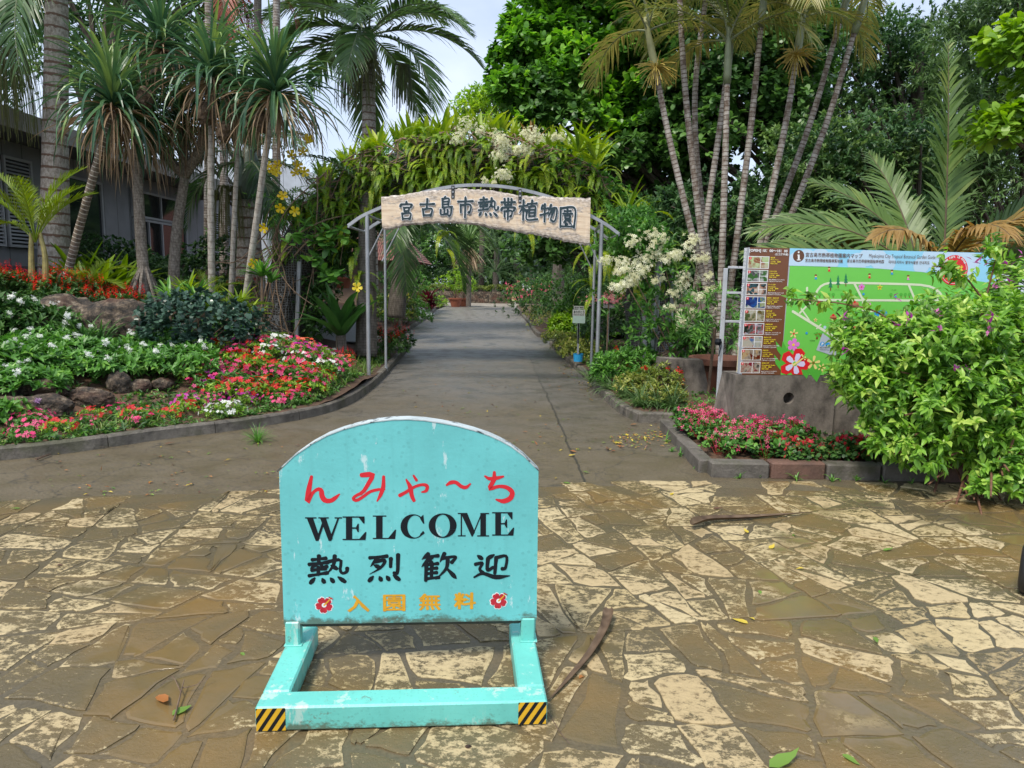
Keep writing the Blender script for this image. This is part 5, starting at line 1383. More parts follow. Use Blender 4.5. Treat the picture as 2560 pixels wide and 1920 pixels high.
pandanus('screw pine nearest the planted arch, its shaggy skirt hanging over yellow flowers', [at(690, 235, 12.0)], [[at(612, 760, 12.4), at(640, 560, 12.2), at(668, 360, 12.0), at(690, 260, 12.0)]], barkm=B_THIN, r0=.06, L=1.3, n=135, nd=80)
pandanus('thin screw pine with pinkish stem between the two pale ones', [at(600, 250, 12.9)], [[at(577, 760, 12.9), at(585, 560, 12.9), at(600, 260, 12.9)]], barkm=B_THIN, r0=.05, L=1.0, n=80, nd=60)
# fruits under the fourth head
for c, r_ in (((362, 245), .16), ((512, 285), .17), ((560, 330), .15), ((655, 305), .16)):
    import bmesh
    bm = bmesh.new(); bmesh.ops.create_icosphere(bm, subdivisions=3, radius=1); V = np.array([v.co for v in bm.verts]); F = np.array([[v.index for v in f.verts] for f in bm.faces]); bm.free()
    V = V * np.array([.8, .8, 1.1]) * (1 + .09 * np.sign(np.sin(V[:, :1] * 14) * np.sin(V[:, 1:2] * 14) * np.sin(V[:, 2:] * 14))) * r_
    g = G(); g.add(V, F); o = g.build('pandanus_fruit', plain('pandanus_fruit_brown', (.13, .085, .05), .8, var=.6, scale=30, bmp=.5), smooth=False)
    o.location = at(*c, 12.15); tag(o, 'knobbly brown segmented fruit hanging under a screw pine head', 'fruit', 'fruits hanging under the screw pine heads')

PF = dict(n=16, L=3.0, ll=.75, nl=46, el=(-.35, 1.2), bend=(1.0, 1.9), droop=.6, lw=.045)
palm('royal_palm', 'massive grey trunked palm with rust brown scars at the far left', at(135, 720, 14.0), at(142, -10, 14.0), .26, dict(PF, n=13, L=3.3, az=[(PI + .15, .25), (PI + .5, .55), (.1, .5), (-2.2, .3), (PI - .3, -.1), (2.2, .9), (.9, 1.0)]), barkm=B_ROYAL, shaft=.8, extra=B_SHAFT2, swell=.1)
def inflor(parent, c, n, L, spread, mat, name='flower_stalk', w=.008):
    """a hanging spray of thin strings"""
    g = G(); base = np.array(parent.location)
    c = np.asarray(c) - base
    for q in range(n):
        a = rng.uniform(0, 6.28); r_ = spread * rng.random() ** .5; l_ = L * rng.uniform(.6, 1.1)
        P = smooth_path([c, c + np.array([r_ * .7 * math.cos(a), r_ * .7 * math.sin(a), .12 * L]), c + np.array([r_ * math.cos(a), r_ * math.sin(a), -l_ * .5]), c + np.array([r_ * 1.05 * math.cos(a), r_ * 1.05 * math.sin(a), -l_])], 7)
        g.tube(P, w, 3, cap=False)
    g.build(name, mat, parent)
M_OLIVE = plain('olive_strings', (.16, .17, .05), .6, var=.4, scale=9)
M_OLIVE2 = plain('green_fruit_strings', (.12, .15, .05), .6, var=.4, scale=9)
rp0 = [o for o in bpy.data.objects if o.name == 'royal_palm'][0]
inflor(rp0, at(30, 150, 13.6), 110, 1.35, .5, M_OLIVE, w=.005)
bp = palm('foxtail_palm', 'grey bottle trunked palm behind the row of screw pines', at(620, 740, 15.5), at(622, 500, 15.5), .27, dict(PF, n=11, L=2.2, ll=.6, nl=36), barkm=B_ROYAL, shaft=1.1, extra=B_SHAFT2)
inflor(bp, at(575, 480, 15.2), 90, 1.0, .4, M_OLIVE, w=.005)
palm('slender_palm', 'tall slim brown palm stem rising above the screw pine heads', at(520, 720, 17), at(522, -260, 17), .10, dict(PF, n=4, L=1.6, nl=30, el=(.6, 1.3)), barkm=B_ARECA, shaft=.6, group='slim palms behind the screw pines')
palm('slender_palm', 'tall slim greenish palm stem nearest the gap of sky', at(640, 720, 18), at(646, -260, 18), .11, dict(PF, n=4, L=1.6, nl=30, el=(.6, 1.3)), barkm=B_GREYP, shaft=.6, group='slim palms behind the screw pines')
palm('slender_palm', 'tall slim ringed palm stem right of the greenish one', at(690, 720, 17.5), at(692, -300, 17.5), .10, dict(PF, n=4, L=1.6, nl=30, el=(.6, 1.3)), barkm=B_ARECA, shaft=.6, group='slim palms behind the screw pines')

# young golden palm, lower left
yp = thing('young_golden_palm', 'young yellow green feather palm in front of the shuttered wall', 'palm tree', at(80, 700, 11.6))
bs = np.zeros(3)
for dx in (0, .22):
    g = G(); g.tube(smooth_path([(dx, 0, 0), (dx + .02, 0, .4), (dx * .6 + .05, 0, .75)], 8), np.linspace(.05, .03, 8), 9); g.build('stem', plain('golden_cane', (.34, .30, .10), .5, var=.4, scale=14), yp)
for az, el, L in ((2.9, 1.4, 1.7), (.3, 1.42, 1.7), (2.2, 1.2, 1.5), (.2, 1.1, 1.45), (-1.2, 1.2, 1.4), (-2.2, 1.25, 1.5), (1.2, 1.2, 1.3), (-.5, .9, 1.25), (3.3, 1.15, 1.3), (.1, 1.25, 1.4), (2.8, .8, 1.0)):
    g = G(); frond(g, (.1, 0, .6), az, el, L * .88, rng.uniform(.5, 1.1), 56, .34, .013, .75, .3, .3, tint=.5, rr=.012, t0=.25); g.build('frond', [L_GOLD, L_GOLD], yp)
yq = thing('palm_seedling', 'low yellow green palm sprout behind the scarlet salvia', 'palm tree', at(215, 720, 11.9))
for az, el, L in ((.2, .9, .9), (2.8, .8, .9), (1.4, 1.1, .8), (-1.2, .8, .8), (-.3, .5, .8)):
    g = G(); frond(g, (0, 0, 0), az, el, L, 1.1, 34, .26, .016, .8, .3, .3, tint=.45, rr=.009); g.build('frond', [L_GOLD, L_GOLD], yq)

# bird's nest ferns on the ground
def nest(label, loc, n, L, w, group=None, el=(.75, 1.45), bend=(.15, .9), tint=(.5, .15), mat=None, trunk=0.0, lv=.25):
    t = thing('birds_nest_fern', label, 'fern', loc, group)
    g = G(); straps(g, (0, 0, trunk), n, L, w, el, bend, tint, 7, fold=.16, base_w=.3, tipw=.12, lv=lv, out=.02); g.build('fronds', mat or L_NEST, t)
    if trunk:
        g = G(); g.tube([(0, 0, -.1), (.02, 0, trunk * .5), (0, 0, trunk + .05)], [.09, .11, .08], 9, jit=.2); g.build('root_ball', B_GREYP, t)
    return t
nest("large dark bird's nest fern in front of the white planter tub", at(853, 905, 12.4), 26, 1.0, .19, tint=(.08, .12), trunk=.42, el=(.6, 1.45), bend=(.05, .9), mat=L_SALV)
for q, (u, v, y, L) in enumerate(((200, 735, 13.5, .9), (250, 745, 13.2, 1.0), (300, 735, 14.0, .9), (175, 720, 15, .9))):
    nest(["broad leaved nest fern left of the leaning ringed trunk", "biggest nest fern between the leaning trunk and the prop roots", "nest fern close behind the prop root cone", "nest fern nearest the grey building wall"][q], at(u, v, y), 22, L, .15, "nest ferns under the screw pines", tint=(.18, .12), el=(.4, 1.3))

# dark shrubs in front of the building
for q, (u, v, y, r, lab) in enumerate(((250, 640, 17, (1.1, .8, 1.0), 'dark small leaved shrub left of the glass door'), (330, 660, 18, (1.2, .9, .9), 'dark shrub below the glass door frame'), (440, 680, 16.5, (.9, .8, .8), 'dark rounded shrub right of the stout screw pine'), (560, 640, 16, (.8, .6, 1.1), 'upright dark shrub with twisted bare stems before the door'), (500, 715, 15.5, (1.0, .6, .55), 'low dark shrub behind the pale screw pine stem'))):
    p = at(u, v, y); bush('dark_shrub', lab, 'shrub', (p[0], p[1], p[2] - r[2] * .6), r, 330, 7, .09, L_DARK, OVAL, 'dark shrubs along the building')

# salvia
sal = []
def salvia():
    t = bush('scarlet_salvia', 'bushy scarlet salvia with red flower spikes in the row at far left', 'salvia', (0, 0, 0), (.34, .34, .5), 85, 6, .085, L_SALV, LEAF, 'row of scarlet salvia', stem=False)
    g = G()
    for q in range(26):
        a, r_ = rng.uniform(0, 6.28), .32 * rng.random() ** .5; z0 = .52 + rng.uniform(-.1, .08) - r_ * .3; h = rng.uniform(.09, .16)
        b = np.array([r_ * math.cos(a), r_ * math.sin(a), z0]); k = int(h / .0105)
        s = np.linspace(0, 1, k)
        P = b + np.c_[0 * s, 0 * s, s * h] + rng.normal(0, .004, (k, 3)); az = rng.uniform(0, 6.28, k)
        d = np.c_[np.cos(az), np.sin(az), rng.uniform(.1, .7, k)]
        g.inst(DIA, P, frames(d, (0, 0, 1)), .05 * (1.25 - .75 * s), rng.uniform(.1, .9, k))
    g.build('scarlet_blossoms', F_SALV, t)
    return t
SV = [salvia() for q in range(3)]
spots = [(q * .47 - 8.7 + rng.normal(0, .08), 11.6 + rng.normal(0, .22) + .5 * math.sin(q), 0) for q in range(9)] + [(q * .46 - 8.9 + rng.normal(0, .08), 12.3 + rng.normal(0, .2), 1) for q in range(8)]
spots = [at(u + rng.normal(0, 8), 800, 11.3 + dy + rng.normal(0, .1)) for dy in (0, .55) for u in range(-40, 345, 52)]
for q, p in enumerate(spots):
    loc = (p[0], p[1], zl(p[0], p[1]) - .02)
    if q < 3: SV[q].location = loc
    else: dup(SV[q % 3], loc, rng.uniform(0, 6.28), rng.uniform(.85, 1.15))
for lab, u, v, y, s in (('scarlet salvia beside the gate pole, along the driveway kerb', 985, 850, 13.6, .9), ('scarlet salvia at the end of the left kerb', 1003, 850, 15, .9), ('scarlet salvia behind the dark palm trunk', 945, 850, 14.2, .9), ('small scarlet salvia at the edge of the impatiens mound', 862, 920, 11.2, .55)):
    p = at(u, v, y); o = dup(SV[1], (p[0], p[1], zl(p[0], p[1])), rng.uniform(0, 6), s, lab); o['group'] = 'scarlet salvia near the gateway'
for u, v, y in ((515, 705, 14.6), (590, 715, 14.6), (615, 705, 15)):
    p = at(u, v, y); o = dup(SV[2], (p[0], p[1], p[2] - .3), 1, .7, 'scarlet salvia glimpsed among the screw pine stems'); o['group'] = 'scarlet salvia behind the screw pines'

# rocks
rock('huge reddish black boulder behind the bedding plants', (at(305, 880, 9.9)[0], 9.9, zl(at(305, 880, 9.9)[0], 9.9) + .12), (.78, .55, .52), 3, 'rough stones in the flower bed')
rock('boulder partly hidden behind the dark glossy shrub', (at(440, 870, 9.9)[0], 9.9, zl(at(440, 870, 9.9)[0], 9.9) + .05), (.5, .4, .42), 8)
rock('low reddish earth covered boulder left of the huge one', (at(195, 850, 10.1)[0], 10.1, zl(at(195, 850, 10.1)[0], 10.1) + .10), (.5, .5, .38), 12)
for q, (u, v, y, r, lab) in enumerate(((128, 990, 7.55, (.28, .18, .15), 'long speckled brown stone in the front row'), (298, 985, 8.0, (.15, .14, .17), 'upright black stone with a white chip'), (345, 990, 8.1, (.16, .12, .10), 'flat dark stone right of the upright black one'), (408, 985, 8.25, (.19, .13, .10), 'pale brown flat stone at the right of the front row'), (110, 1040, 7.1, (.32, .16, .15), 'mossy dark stone below the long speckled one'),
                                    (225, 1020, 7.5, (.28, .16, .14), 'earthy brown stone in the middle of the front row'), (55, 985, 7.5, (.16, .14, .13), 'stone half hidden by leaves at far left'), (528, 955, 8.6, (.16, .14, .12), 'grey brown stone touching the impatiens mound'), (20, 1035, 7.0, (.25, .18, .13), 'leftmost low stone behind the kerb'))):
    p = at(u, v, y); rock(lab, (p[0], y, zl(p[0], y) + r[2] * .35), r, 20 + q)

# bedding plants: white pentas
def pentas(lab, s=1.0):
    return bush('white_pentas', lab, 'pentas', (0, 0, 0), (.36, .36, .34), 130, 6, .088, L_BED, LEAF, 'white pentas in the rock bed', stem=False, spread=(.6, 1.35), low=-.1,
                flowers=[(F_WHT, STAR, 3, 22, .015, 'blossoms')])
PT = [pentas('low leafy pentas with clusters of small white flowers') for q in range(4)]
px = [(30, 930, 8.1), (75, 945, 8.0), (140, 935, 8.3), (190, 950, 8.1), (240, 930, 8.5), (290, 945, 8.3), (335, 925, 8.7), (385, 935, 8.6), (430, 925, 8.8), (470, 945, 8.6), (500, 920, 9.0), (100, 905, 8.8), (170, 905, 9.0), (365, 895, 9.2), (420, 895, 9.3), (20, 990, 7.5), (75, 1010, 7.4), (-20, 960, 7.8), (460, 890, 9.4)]
for q, (u, v, y) in enumerate(px):
    x = at(u, v, y)[0]; loc = (x, y, zl(x, y) - .02)
    if q < 4: PT[q].location = loc
    else: dup(PT[q % 4], loc, rng.uniform(0, 6.28), rng.uniform(.85, 1.12))
p = at(60, 860, 9.2)
bush('white_pentas', 'tall dark leaved pentas bush with white flowers at the far left', 'pentas', (p[0], 9.2, zl(p[0], 9.2) - .05), (.62, .5, .58), 300, 6, .10, L_SALV, LEAF, None, stem=True, flowers=[(F_WHT, STAR, 12, 26, .018, 'blossoms')], low=-.25)
p = at(-60, 870, 9.0)
bush('white_pentas', 'pentas bush cut off by the left edge of the photo', 'pentas', (p[0], 9.0, zl(p[0], 9.0) - .05), (.6, .5, .55), 220, 6, .12, L_SALV, LEAF, None, stem=False, flowers=[(F_WHT, STAR, 8, 26, .018, 'blossoms')])
p = at(10, 1055, 6.75)
bush('lilac_pentas', 'small plant with a pale lilac flower head at the far left', 'pentas', (p[0], 6.75, zl(p[0], 6.75) - .02), (.22, .2, .25), 45, 6, .09, L_BED, LEAF, None, stem=False, flowers=[(leaf_mat('petal_lilac', [(.4, .2, .45), (.6, .35, .62), (.66, .5, .7)], .5, .3), STAR, 3, 24, .018, 'blossoms')])
# dark glossy shrub
p = at(500, 900, 9.6)
bush('glossy_shrub', 'dense dark blue green glossy shrub behind the flower mound', 'shrub', (p[0], 9.6, zl(p[0], 9.6) - .08), (.85, .7, .88), 520, 7, .085, L_BLUE, OVAL, None, low=-.3, upw=.4, shell=.6)
# croton / dracaena like rosettes
for q, (u, v, y, L) in enumerate(((425, 765, 11.0, .42), (470, 755, 11.6, .5), (490, 770, 11.2, .45), (600, 790, 11.5, .5), (655, 700, 12.0, .4))):
    t = thing('spiky_rosette_plant', ['yellow edged rosette plant beside the prop roots', 'tallest spiky rosette behind the boulder', 'spiky rosette right of the tallest one', 'spiky rosette left of the netted column', 'light green rosette high on the netted column'][q], 'plant', at(u, v, y), 'spiky rosettes behind the rocks')
    g = G(); straps(g, (0, 0, .05), 26, L, .055, (.3, 1.4), (.2, 1.1), (.55, .2), 6, fold=.2, base_w=.5); straps(g, (.12, .1, -.05), 18, L * .8, .05, (.3, 1.3), (.2, 1.1), (.6, .2), 6, fold=.2, base_w=.5); g.build('leaves', L_NEST if q % 2 else L_BED, t)
    g = G(); g.tube([(0, 0, -.4), (0, 0, .08)], .02, 6); g.build('stem', B_WOOD, t)
for q, (u, v, y) in enumerate(((540, 800, 11.3), (575, 790, 11.9), (520, 740, 12.6))):
    t = thing('palm_seedling', ['thin leaved palm seedling above the glossy shrub', 'palm seedling left of the netted column', 'palm seedling behind the pale screw pine stem'][q], 'palm tree', at(u, v, y), 'palm seedlings')
    for k in range(6):
        g = G(); frond(g, (0, 0, 0), k * 1.05 + .2, rng.uniform(.6, 1.2), .75, 1.0, 26, .22, .014, .8, .3, .3, tint=.3, rr=.007); g.build('frond', [L_GOLD, L_GOLD], t)
# leafy filler shrubs between
for q, (u, v, y, r, m) in enumerate(((365, 790, 11.0, (.5, .4, .35), L_BED), (430, 800, 10.6, (.45, .35, .3), L_FERN), (545, 770, 11.4, (.5, .4, .45), L_BED), (590, 830, 10.8, (.45, .35, .45), L_BED), (250, 790, 10.9, (.4, .3, .3), L_SALV), (170, 790, 10.8, (.45, .3, .3), L_SALV), (640, 850, 11.3, (.4, .35, .4), L_DEEP), (380, 830, 10.3, (.35, .3, .25), L_BED))):
    p = at(u, v, y); bush('leafy_shrub', ['light shrub left of the stout screw pine foot', 'yellowish ground shrub right of the huge boulder', 'green shrub above the glossy dark shrub', 'green shrub touching the netted column', 'low shrub under the salvia row, right end', 'low shrub under the salvia row, behind the red earth', 'dark shrub at the foot of the netted column', 'small creeping shrub draped over the huge boulder'][q], 'shrub', (p[0], y, zl(p[0], y) - .06), r, 150, 6, .075, m, LEAF4, 'leafy shrubs among the rocks', stem=False)
# grassy clump by the boulder
def clump(name, label, loc, n, L, w, mat=None, group=None, el=(.5, 1.45), bend=(.6, 2.2), cat='grass clump'):
    g = G(); straps(g, (0, 0, 0), n, L, w, el, bend, (.5, .2), 6, fold=.3, base_w=.8, out=.01)
    o = g.build(name, mat or L_GRASS); o.location = loc; return tag(o, label, cat, group)
for u, v, y, n, lab in ((215, 900, 9.1, 60, 'dark strap leaved clump below the boulder'), (255, 895, 9.2, 50, 'strap leaved clump in front of the huge boulder')):
    x = at(u, v, y)[0]; clump('strap_leaf_clump', lab, (x, y, zl(x, y)), n, .55, .025, L_SALV, 'strap leaved clumps by the boulders')

# impatiens
IC = [F_RED, F_PINK, F_MAG, F_ORG, F_WHT, F_PINK]
IN = ['red', 'rose pink', 'magenta', 'coral orange', 'white', 'rose pink']
def impatiens(ci):
    t = bush('impatiens', 'spreading impatiens plant with %s blooms' % IN[ci], 'impatiens', (0, 0, 0), (.20, .20, .19), 48, 5, .055, L_BED if ci % 2 else L_LIME, LEAF4, 'impatiens bedding on the mound', stem=False, low=-.05, spread=(.7, 1.4), tint=(.4, .2))
    g = G(); n = 24
    d = rdir(100); d = d[d[:, 2] > .12][:n]
    P = np.array([0, 0, .09]) + d * np.array([.21, .21, .13]) * rng.uniform(.95, 1.15, (len(d), 1))
    N = unit(d + np.array([0, -.5, .35]) + rng.normal(0, .25, d.shape))
    g.inst(FLOWER, P, frames_z(N), rng.uniform(.019, .036, len(d)), rng.uniform(.1, .9, len(d)))
    g.build('blossoms', IC[ci], t)
    return t
IM = [impatiens(c) for c in range(6)]
used = [0] * 6
def put_imp(x, y, ci, s=1.0, lab=None):
    loc = (x, y, zl(x, y) - .02)
    if not used[ci]: IM[ci].location = loc; used[ci] = 1; o = IM[ci]
    else: o = dup(IM[ci], loc, rng.uniform(0, 6.28), s)
    if lab: o['label'] = lab
for gx in np.arange(-4.6, -1.9, .235):
    for gy in np.arange(8.0, 11.2, .26):
        x, y = gx + rng.normal(0, .05), gy + rng.normal(0, .06)
        xk = np.interp(y, K1[:, 1], K1[:, 0]); d = kdist(K1, x, y)
        if x > xk or d < .27: continue
        u = ((x + 3.15) / 1.12) ** 2 + ((y - 9.55) / 1.35) ** 2
        if u > 1.05: continue
        c = int(rng.choice([0, 1, 1, 3, 5, 2, 4, 5, 0, 0], 1)[0])
        put_imp(x, y, c, rng.uniform(.85, 1.15))
L1 = np.concatenate([[0], np.cumsum(np.linalg.norm(np.diff(K1, axis=0), axis=1))])
for s in np.arange(3.6, 8.3, .25):                           # ribbon along the kerb
    for o_ in (.32, .55, .78):
        i = np.searchsorted(L1, s); T = unit(K1[min(i + 1, 119)] - K1[i - 1]); N = np.array([-T[1], T[0]])
        p = K1[i] + N * (o_ + rng.normal(0, .05)) + T * rng.normal(0, .06)
        if ((p[0] + 3.15) / 1.1) ** 2 + ((p[1] - 9.55) / 1.3) ** 2 < 1.05: continue
        if s < 4.2 and o_ > .6 or rng.random() < .38: continue
        c = int(rng.choice([1, 2, 1, 0, 5, 4] if s > 5.6 else [1, 0, 4, 1, 5, 0], 1)[0])
        put_imp(p[0], p[1], c, rng.uniform(.6, .85))
for u in used: pass
for ci in range(6):
    if not used[ci]: put_imp(-3 + .1 * ci, 9.4, ci)
# low ground cover over the open soil
def cover(name, pts, size, mat, k=5, tmpl=LEAF4, h=.05):
    P = np.array(pts) + np.c_[np.zeros((len(pts), 2)), rng.uniform(.2, 1, len(pts)) * h]; D = unit(rng.normal(0, .35, P.shape) + np.array([0, -.1, 1])); g = G()
    rosettes(g, tmpl, P, D, k, size, (.7, 1.4), (.45, .22), back=.8); return tag(g.build(name, mat), kind='stuff')
C1, C2, C3 = [], [], []
for q in range(6500):
    y = rng.uniform(5.5, 13.5); xk = np.interp(y, K1[:, 1], K1[:, 0]); x = xk - .14 - rng.exponential(1.5)
    if x < -9.5 or hashnoise(np.array([[x, y, 0]]), 1.3, 55)[0] < -.18 or (1.5 < xk - x < 3.4 and 9.6 < y < 10.6 and x > -6.6 and rng.random() < .6): continue
    [C1, C2, C3][q % 3].append((x, y, zl(x, y) - .01))
cover('ground_cover', C1, .055, L_BED, 6); cover('ground_cover', C2, .04, L_GRASS, 6); cover('ground_cover', C3, .07, L_SALV, 5)
C4 = [(x, y, zr(x, y)) for x, y in ((np.interp(y, K3[:, 1], K3[:, 0]) + .15 + rng.exponential(1.0), y) for y in rng.uniform(8.3, 18, 1600))] + [(rng.uniform(1.9, 5.5), rng.uniform(6.05, 7.6), .09) for q in range(420)]
cover('ground_cover', C4, .05, L_BED, 6)
# weeds and thin grass along the kerbs
def scatter_grass(name, pts, n, L, w, mat=None):
    g = G()
    for p in pts: straps(g, p, n, L * rng.uniform(.6, 1.3), w, (.5, 1.5), (.3, 1.9), (.5, .2), 4, fold=.2, lv=.5)
    return tag(g.build(name, mat or L_GRASS), kind='stuff')
pts = []
for q in range(150):
    s = rng.uniform(2.5, 14); i = min(118, np.searchsorted(L1, s)); T = unit(K1[i + 1] - K1[i - 1]); N = np.array([-T[1], T[0]]); p = K1[i] + N * rng.uniform(.13, .45); pts.append((p[0], p[1], zl(p[0], p[1]) - .01))
for q in range(26):
    y = rng.uniform(11, 12.4); x = -2.2 - rng.uniform(.05, .9); pts.append((x, y, zl(x, y) - .01))
scatter_grass('grass', pts, 9, .15, .009)
tuft = gr(645, 1105); clump('grass_tuft', 'bright grass tuft growing from the paving joint by the left kerb', tuft, 70, .19, .007, L_BED, None, (.3, 1.5), (.2, 1.6))

# dark palm trunk just left of the gate poles
palm('coconut_palm', 'dark rough palm trunk just left of the gate poles', (at(916, 925, 12.9)[0], 12.9, .2), at(918, 480, 13.4), .20, dict(PF, n=3, L=1.4, ll=.45, nl=24, el=(.2, 1.1)), barkm=B_GREYP)
# white tub planter
tb = thing('white_planter_tub', 'old white rectangular tub behind the nest fern', 'tub', (at(850, 780, 15.5)[0], 15.5, at(850, 800, 15.5)[2] - .15))
g = G(); g.box((0, 0, 0), (1.0, .6, .62), .15, bev=.02); g.build('shell', paint('white_tub', (.62, .66, .70), .4, .08, grime=.3), tb)
g = G(); g.box((0, 0, .315), (1.06, .66, .035), .15, bev=.01); g.build('rim', paint('white_tub_rim', (.58, .62, .66), .4, .1), tb)
def potted(label, loc, r, h, bushr, mat, group, leaf=.09, n=160, tmpl=LEAF4):
    t = thing('potted_plant', label, 'potted plant', loc, group)
    g = G(); g.lathe([(0, .01), (r * .62, 0), (r * .95, h * .86), (r * 1.05, h * .86), (r * 1.05, h), (r * .94, h), (r * .9, h * .92), (0, h * .9)], (0, 0, 0), 20); g.build('pot', M_TERRA, t, smooth=False)
    P, D = dome_shoots((0, 0, h + bushr[2]), bushr, n, -.7, .5, .22, .4)
    g = G(); rosettes(g, tmpl, P, D, 6, leaf, (.5, 1.3), (.5, .18)); g.build('foliage', mat, t)
    g = G()
    for q in range(6):
        e = P[rng.integers(0, len(P))]; g.tube(smooth_path([(0, 0, h * .9), (e[0] * .3, e[1] * .3, h + bushr[2] * .5), e], 7), np.linspace(.022, .006, 7), 5)
    g.build('stem', B_WOOD, t)
    return t
p = at(858, 715, 16.5); potted('small bush in a clay pot above the white tub', (p[0], 16.5, p[2] - .05), .22, .25, (.42, .4, .38), L_LIME, None, .10, 80)
# ================================================================== PLANTED ARCH
AC = (-.85, 14.2); ARX, ARZ = 3.62, 3.72
def ap(a, rr=0.0, y=0.0):
    """point on the arch: a from 0 (right foot) to pi (left foot); rr outward"""
    return np.array([AC[0] + (ARX + rr) * math.cos(a), AC[1] + y, .1 + (ARZ + rr) * math.sin(a) ** .8 if 0 < a < PI else .1])
def net_mat():
    m, n, l, b = new_mat('netted_moss')
    o = posn(n)
    c = ramp(n, [(.3, (.012, .010, .008)), (.5, (.035, .028, .02)), (.7, (.075, .058, .04))]); l.new(noise(n, l, 6, 7, o, .7).outputs['Fac'], c.inputs['Fac'])
    v = n.new('ShaderNodeTexVoronoi'); v.feature = 'DISTANCE_TO_EDGE'; v.inputs['Scale'].default_value = 22; v.inputs['Randomness'].default_value = .35; l.new(o, v.inputs['Vector'])
    k = mathn(n, l, 'LESS_THAN', v.outputs['Distance'], .075)
    l.new(mixc(n, l, mathn(n, l, 'MULTIPLY', k, .8), c.outputs['Color'], (.23, .24, .25)), b.inputs['Base Color'])
    b.inputs['Roughness'].default_value = .8
    bump(n, l, b, mathn(n, l, 'ADD', noise(n, l, 9, 6, o).outputs['Fac'], mathn(n, l, 'MULTIPLY', k, .3)), .7, .03)
    return m
arch = thing('planted_arch', 'netted arch over the driveway, overgrown with ferns and flowering vines', 'planted arch', (AC[0], AC[1], 0))
g = G(); na, ns = 70, 22; V = []
for i in range(na):
    a = -.02 + (PI + .04) * i / (na - 1)
    for j in range(ns):
        t = 2 * PI * j / ns
        rr = .40 * np.sign(math.cos(t)) * abs(math.cos(t)) ** .7; yy = .85 * np.sign(math.sin(t)) * abs(math.sin(t)) ** .7
        V.append(ap(min(max(a, .001), PI - .001), rr, yy) - (np.array([0, 0, .3]) if i in (0, na - 1) else 0))
V = np.array(V); V += (hashnoise(V, 1.6, 4)[:, None] * .10 + hashnoise(V, 4, 6)[:, None] * .05) * unit(V - np.array([AC[0], AC[1], 1.5]))
i = np.arange(na - 1)[:, None] * ns; j = np.arange(ns)[None]; j2 = (j + 1) % ns
g.add(V, np.stack([i + j, i + j2, i + ns + j2, i + ns + j], -1).reshape(-1, 4)); g.build('netted_core', net_mat(), arch, world=True, smooth=True)
for x, y in ((-4.75, 13.4), (-4.05, 13.3), (2.55, 13.35), (3.1, 13.5)):
    g = G(); g.tube([(x, y, 0), (x + (.12 if x < 0 else -.12), y, 1.9)], .045, 8); g.build('support_pipe', M_GALV, arch, world=True)

# hanging sword ferns: a few kinds, copied over the face
def swordfern(n, L):
    t = thing('sword_fern', 'sword fern hanging from the face of the planted arch', 'fern', (0, 0, 0), 'sword ferns hanging on the planted arch')
    g = G()
    for q in range(n):
        az = -PI / 2 + rng.normal(0, .75); frond(g, rng.normal(0, .07, 3) * np.array([1.6, .5, 1]), az, rng.uniform(.1, 1.0), L * rng.uniform(.7, 1.15), rng.uniform(1.2, 2.3), 30, .078, .022, 1.3, .15, .05, tint=rng.uniform(.3, .88), rr=.005, t0=.06, prof='fern', pw=.9)
    g.build('fronds', [L_FERN, L_FERN], t); return t
SF = [swordfern(8, .62), swordfern(7, .52), swordfern(9, .56), swordfern(6, .78)]
c = 0
for q in range(165):
    a = rng.uniform(.28, PI - .42); rr = rng.uniform(-.42, .45)
    if q >= 125: a, rr = rng.uniform(.5, PI - .6), rng.uniform(-.5, -.2)
    p = ap(a, rr, -.80 + rng.uniform(-.1, .1) + .25 * max(0, rr))
    rz = .25 * math.cos(a) + rng.normal(0, .3)
    if c < 4: SF[c].location = p; SF[c].rotation_euler = (0, 0, rz)
    else: dup(SF[c % 4], p, rz, rng.uniform(.7, 1.15))
    c += 1
for q, (u, v, y) in enumerate(((895, 620, 13.0), (905, 700, 13.1), (890, 540, 13.0), (1120, 600, 13.6), (1490, 640, 13.2), (1500, 720, 13.2), (1330, 560, 13.4), (700, 850, 12.6), (650, 870, 12.0), (790, 900, 12.2))):
    o = dup(SF[3], at(u, v, y), rng.normal(0, .4), .9, ['fern trailing down the dark palm trunk, upper', 'fern trailing down the dark palm trunk, lower', 'fern at the left shoulder of the opening', 'fern hanging in the middle of the opening', 'fern against the right gate poles, upper', 'fern against the right gate poles, lower', 'fern hanging at the right of the opening', 'fern at the foot of the netted column', 'fern behind the top of the flower mound', 'fern beside the large nest fern'][q])
    o['group'] = 'loose sword ferns around the arch opening'

# nest ferns standing on the ridge
NF = []
ridge = [2.35, 2.2, 2.1, 2.02, 1.93, 1.85, 1.77, 1.70, 1.62, 1.52, 1.44, 1.36, 1.28, 1.18, 1.08, .95]
def nf():
    return nest("upright yellow green nest fern on the ridge of the planted arch", (0, 0, 0), 22, .62, .12, 'nest ferns along the arch ridge', el=(.85, 1.5), bend=(.05, .7), tint=(.62, .2))
NF = [nf() for q in range(4)]
for q, a in enumerate(ridge):
    p = ap(a, .36, rng.uniform(-.35, .3)); s = rng.uniform(.8, 1.2)
    if q < 4: NF[q].location = p
    else: dup(NF[q % 4], p, rng.uniform(0, 6), s)
o = thing('rust_fronded_nest_fern', 'nest fern with rust orange old fronds on the ridge, right of centre', 'fern', ap(1.27, .38, -.45)); g = G(); straps(g, (0, 0, 0), 9, .5, .09, (.7, 1.4), (.1, .6), (.4, .2), 6, fold=.15, base_w=.3, tipw=.1); g.build('fronds', L_ORANGE, o)

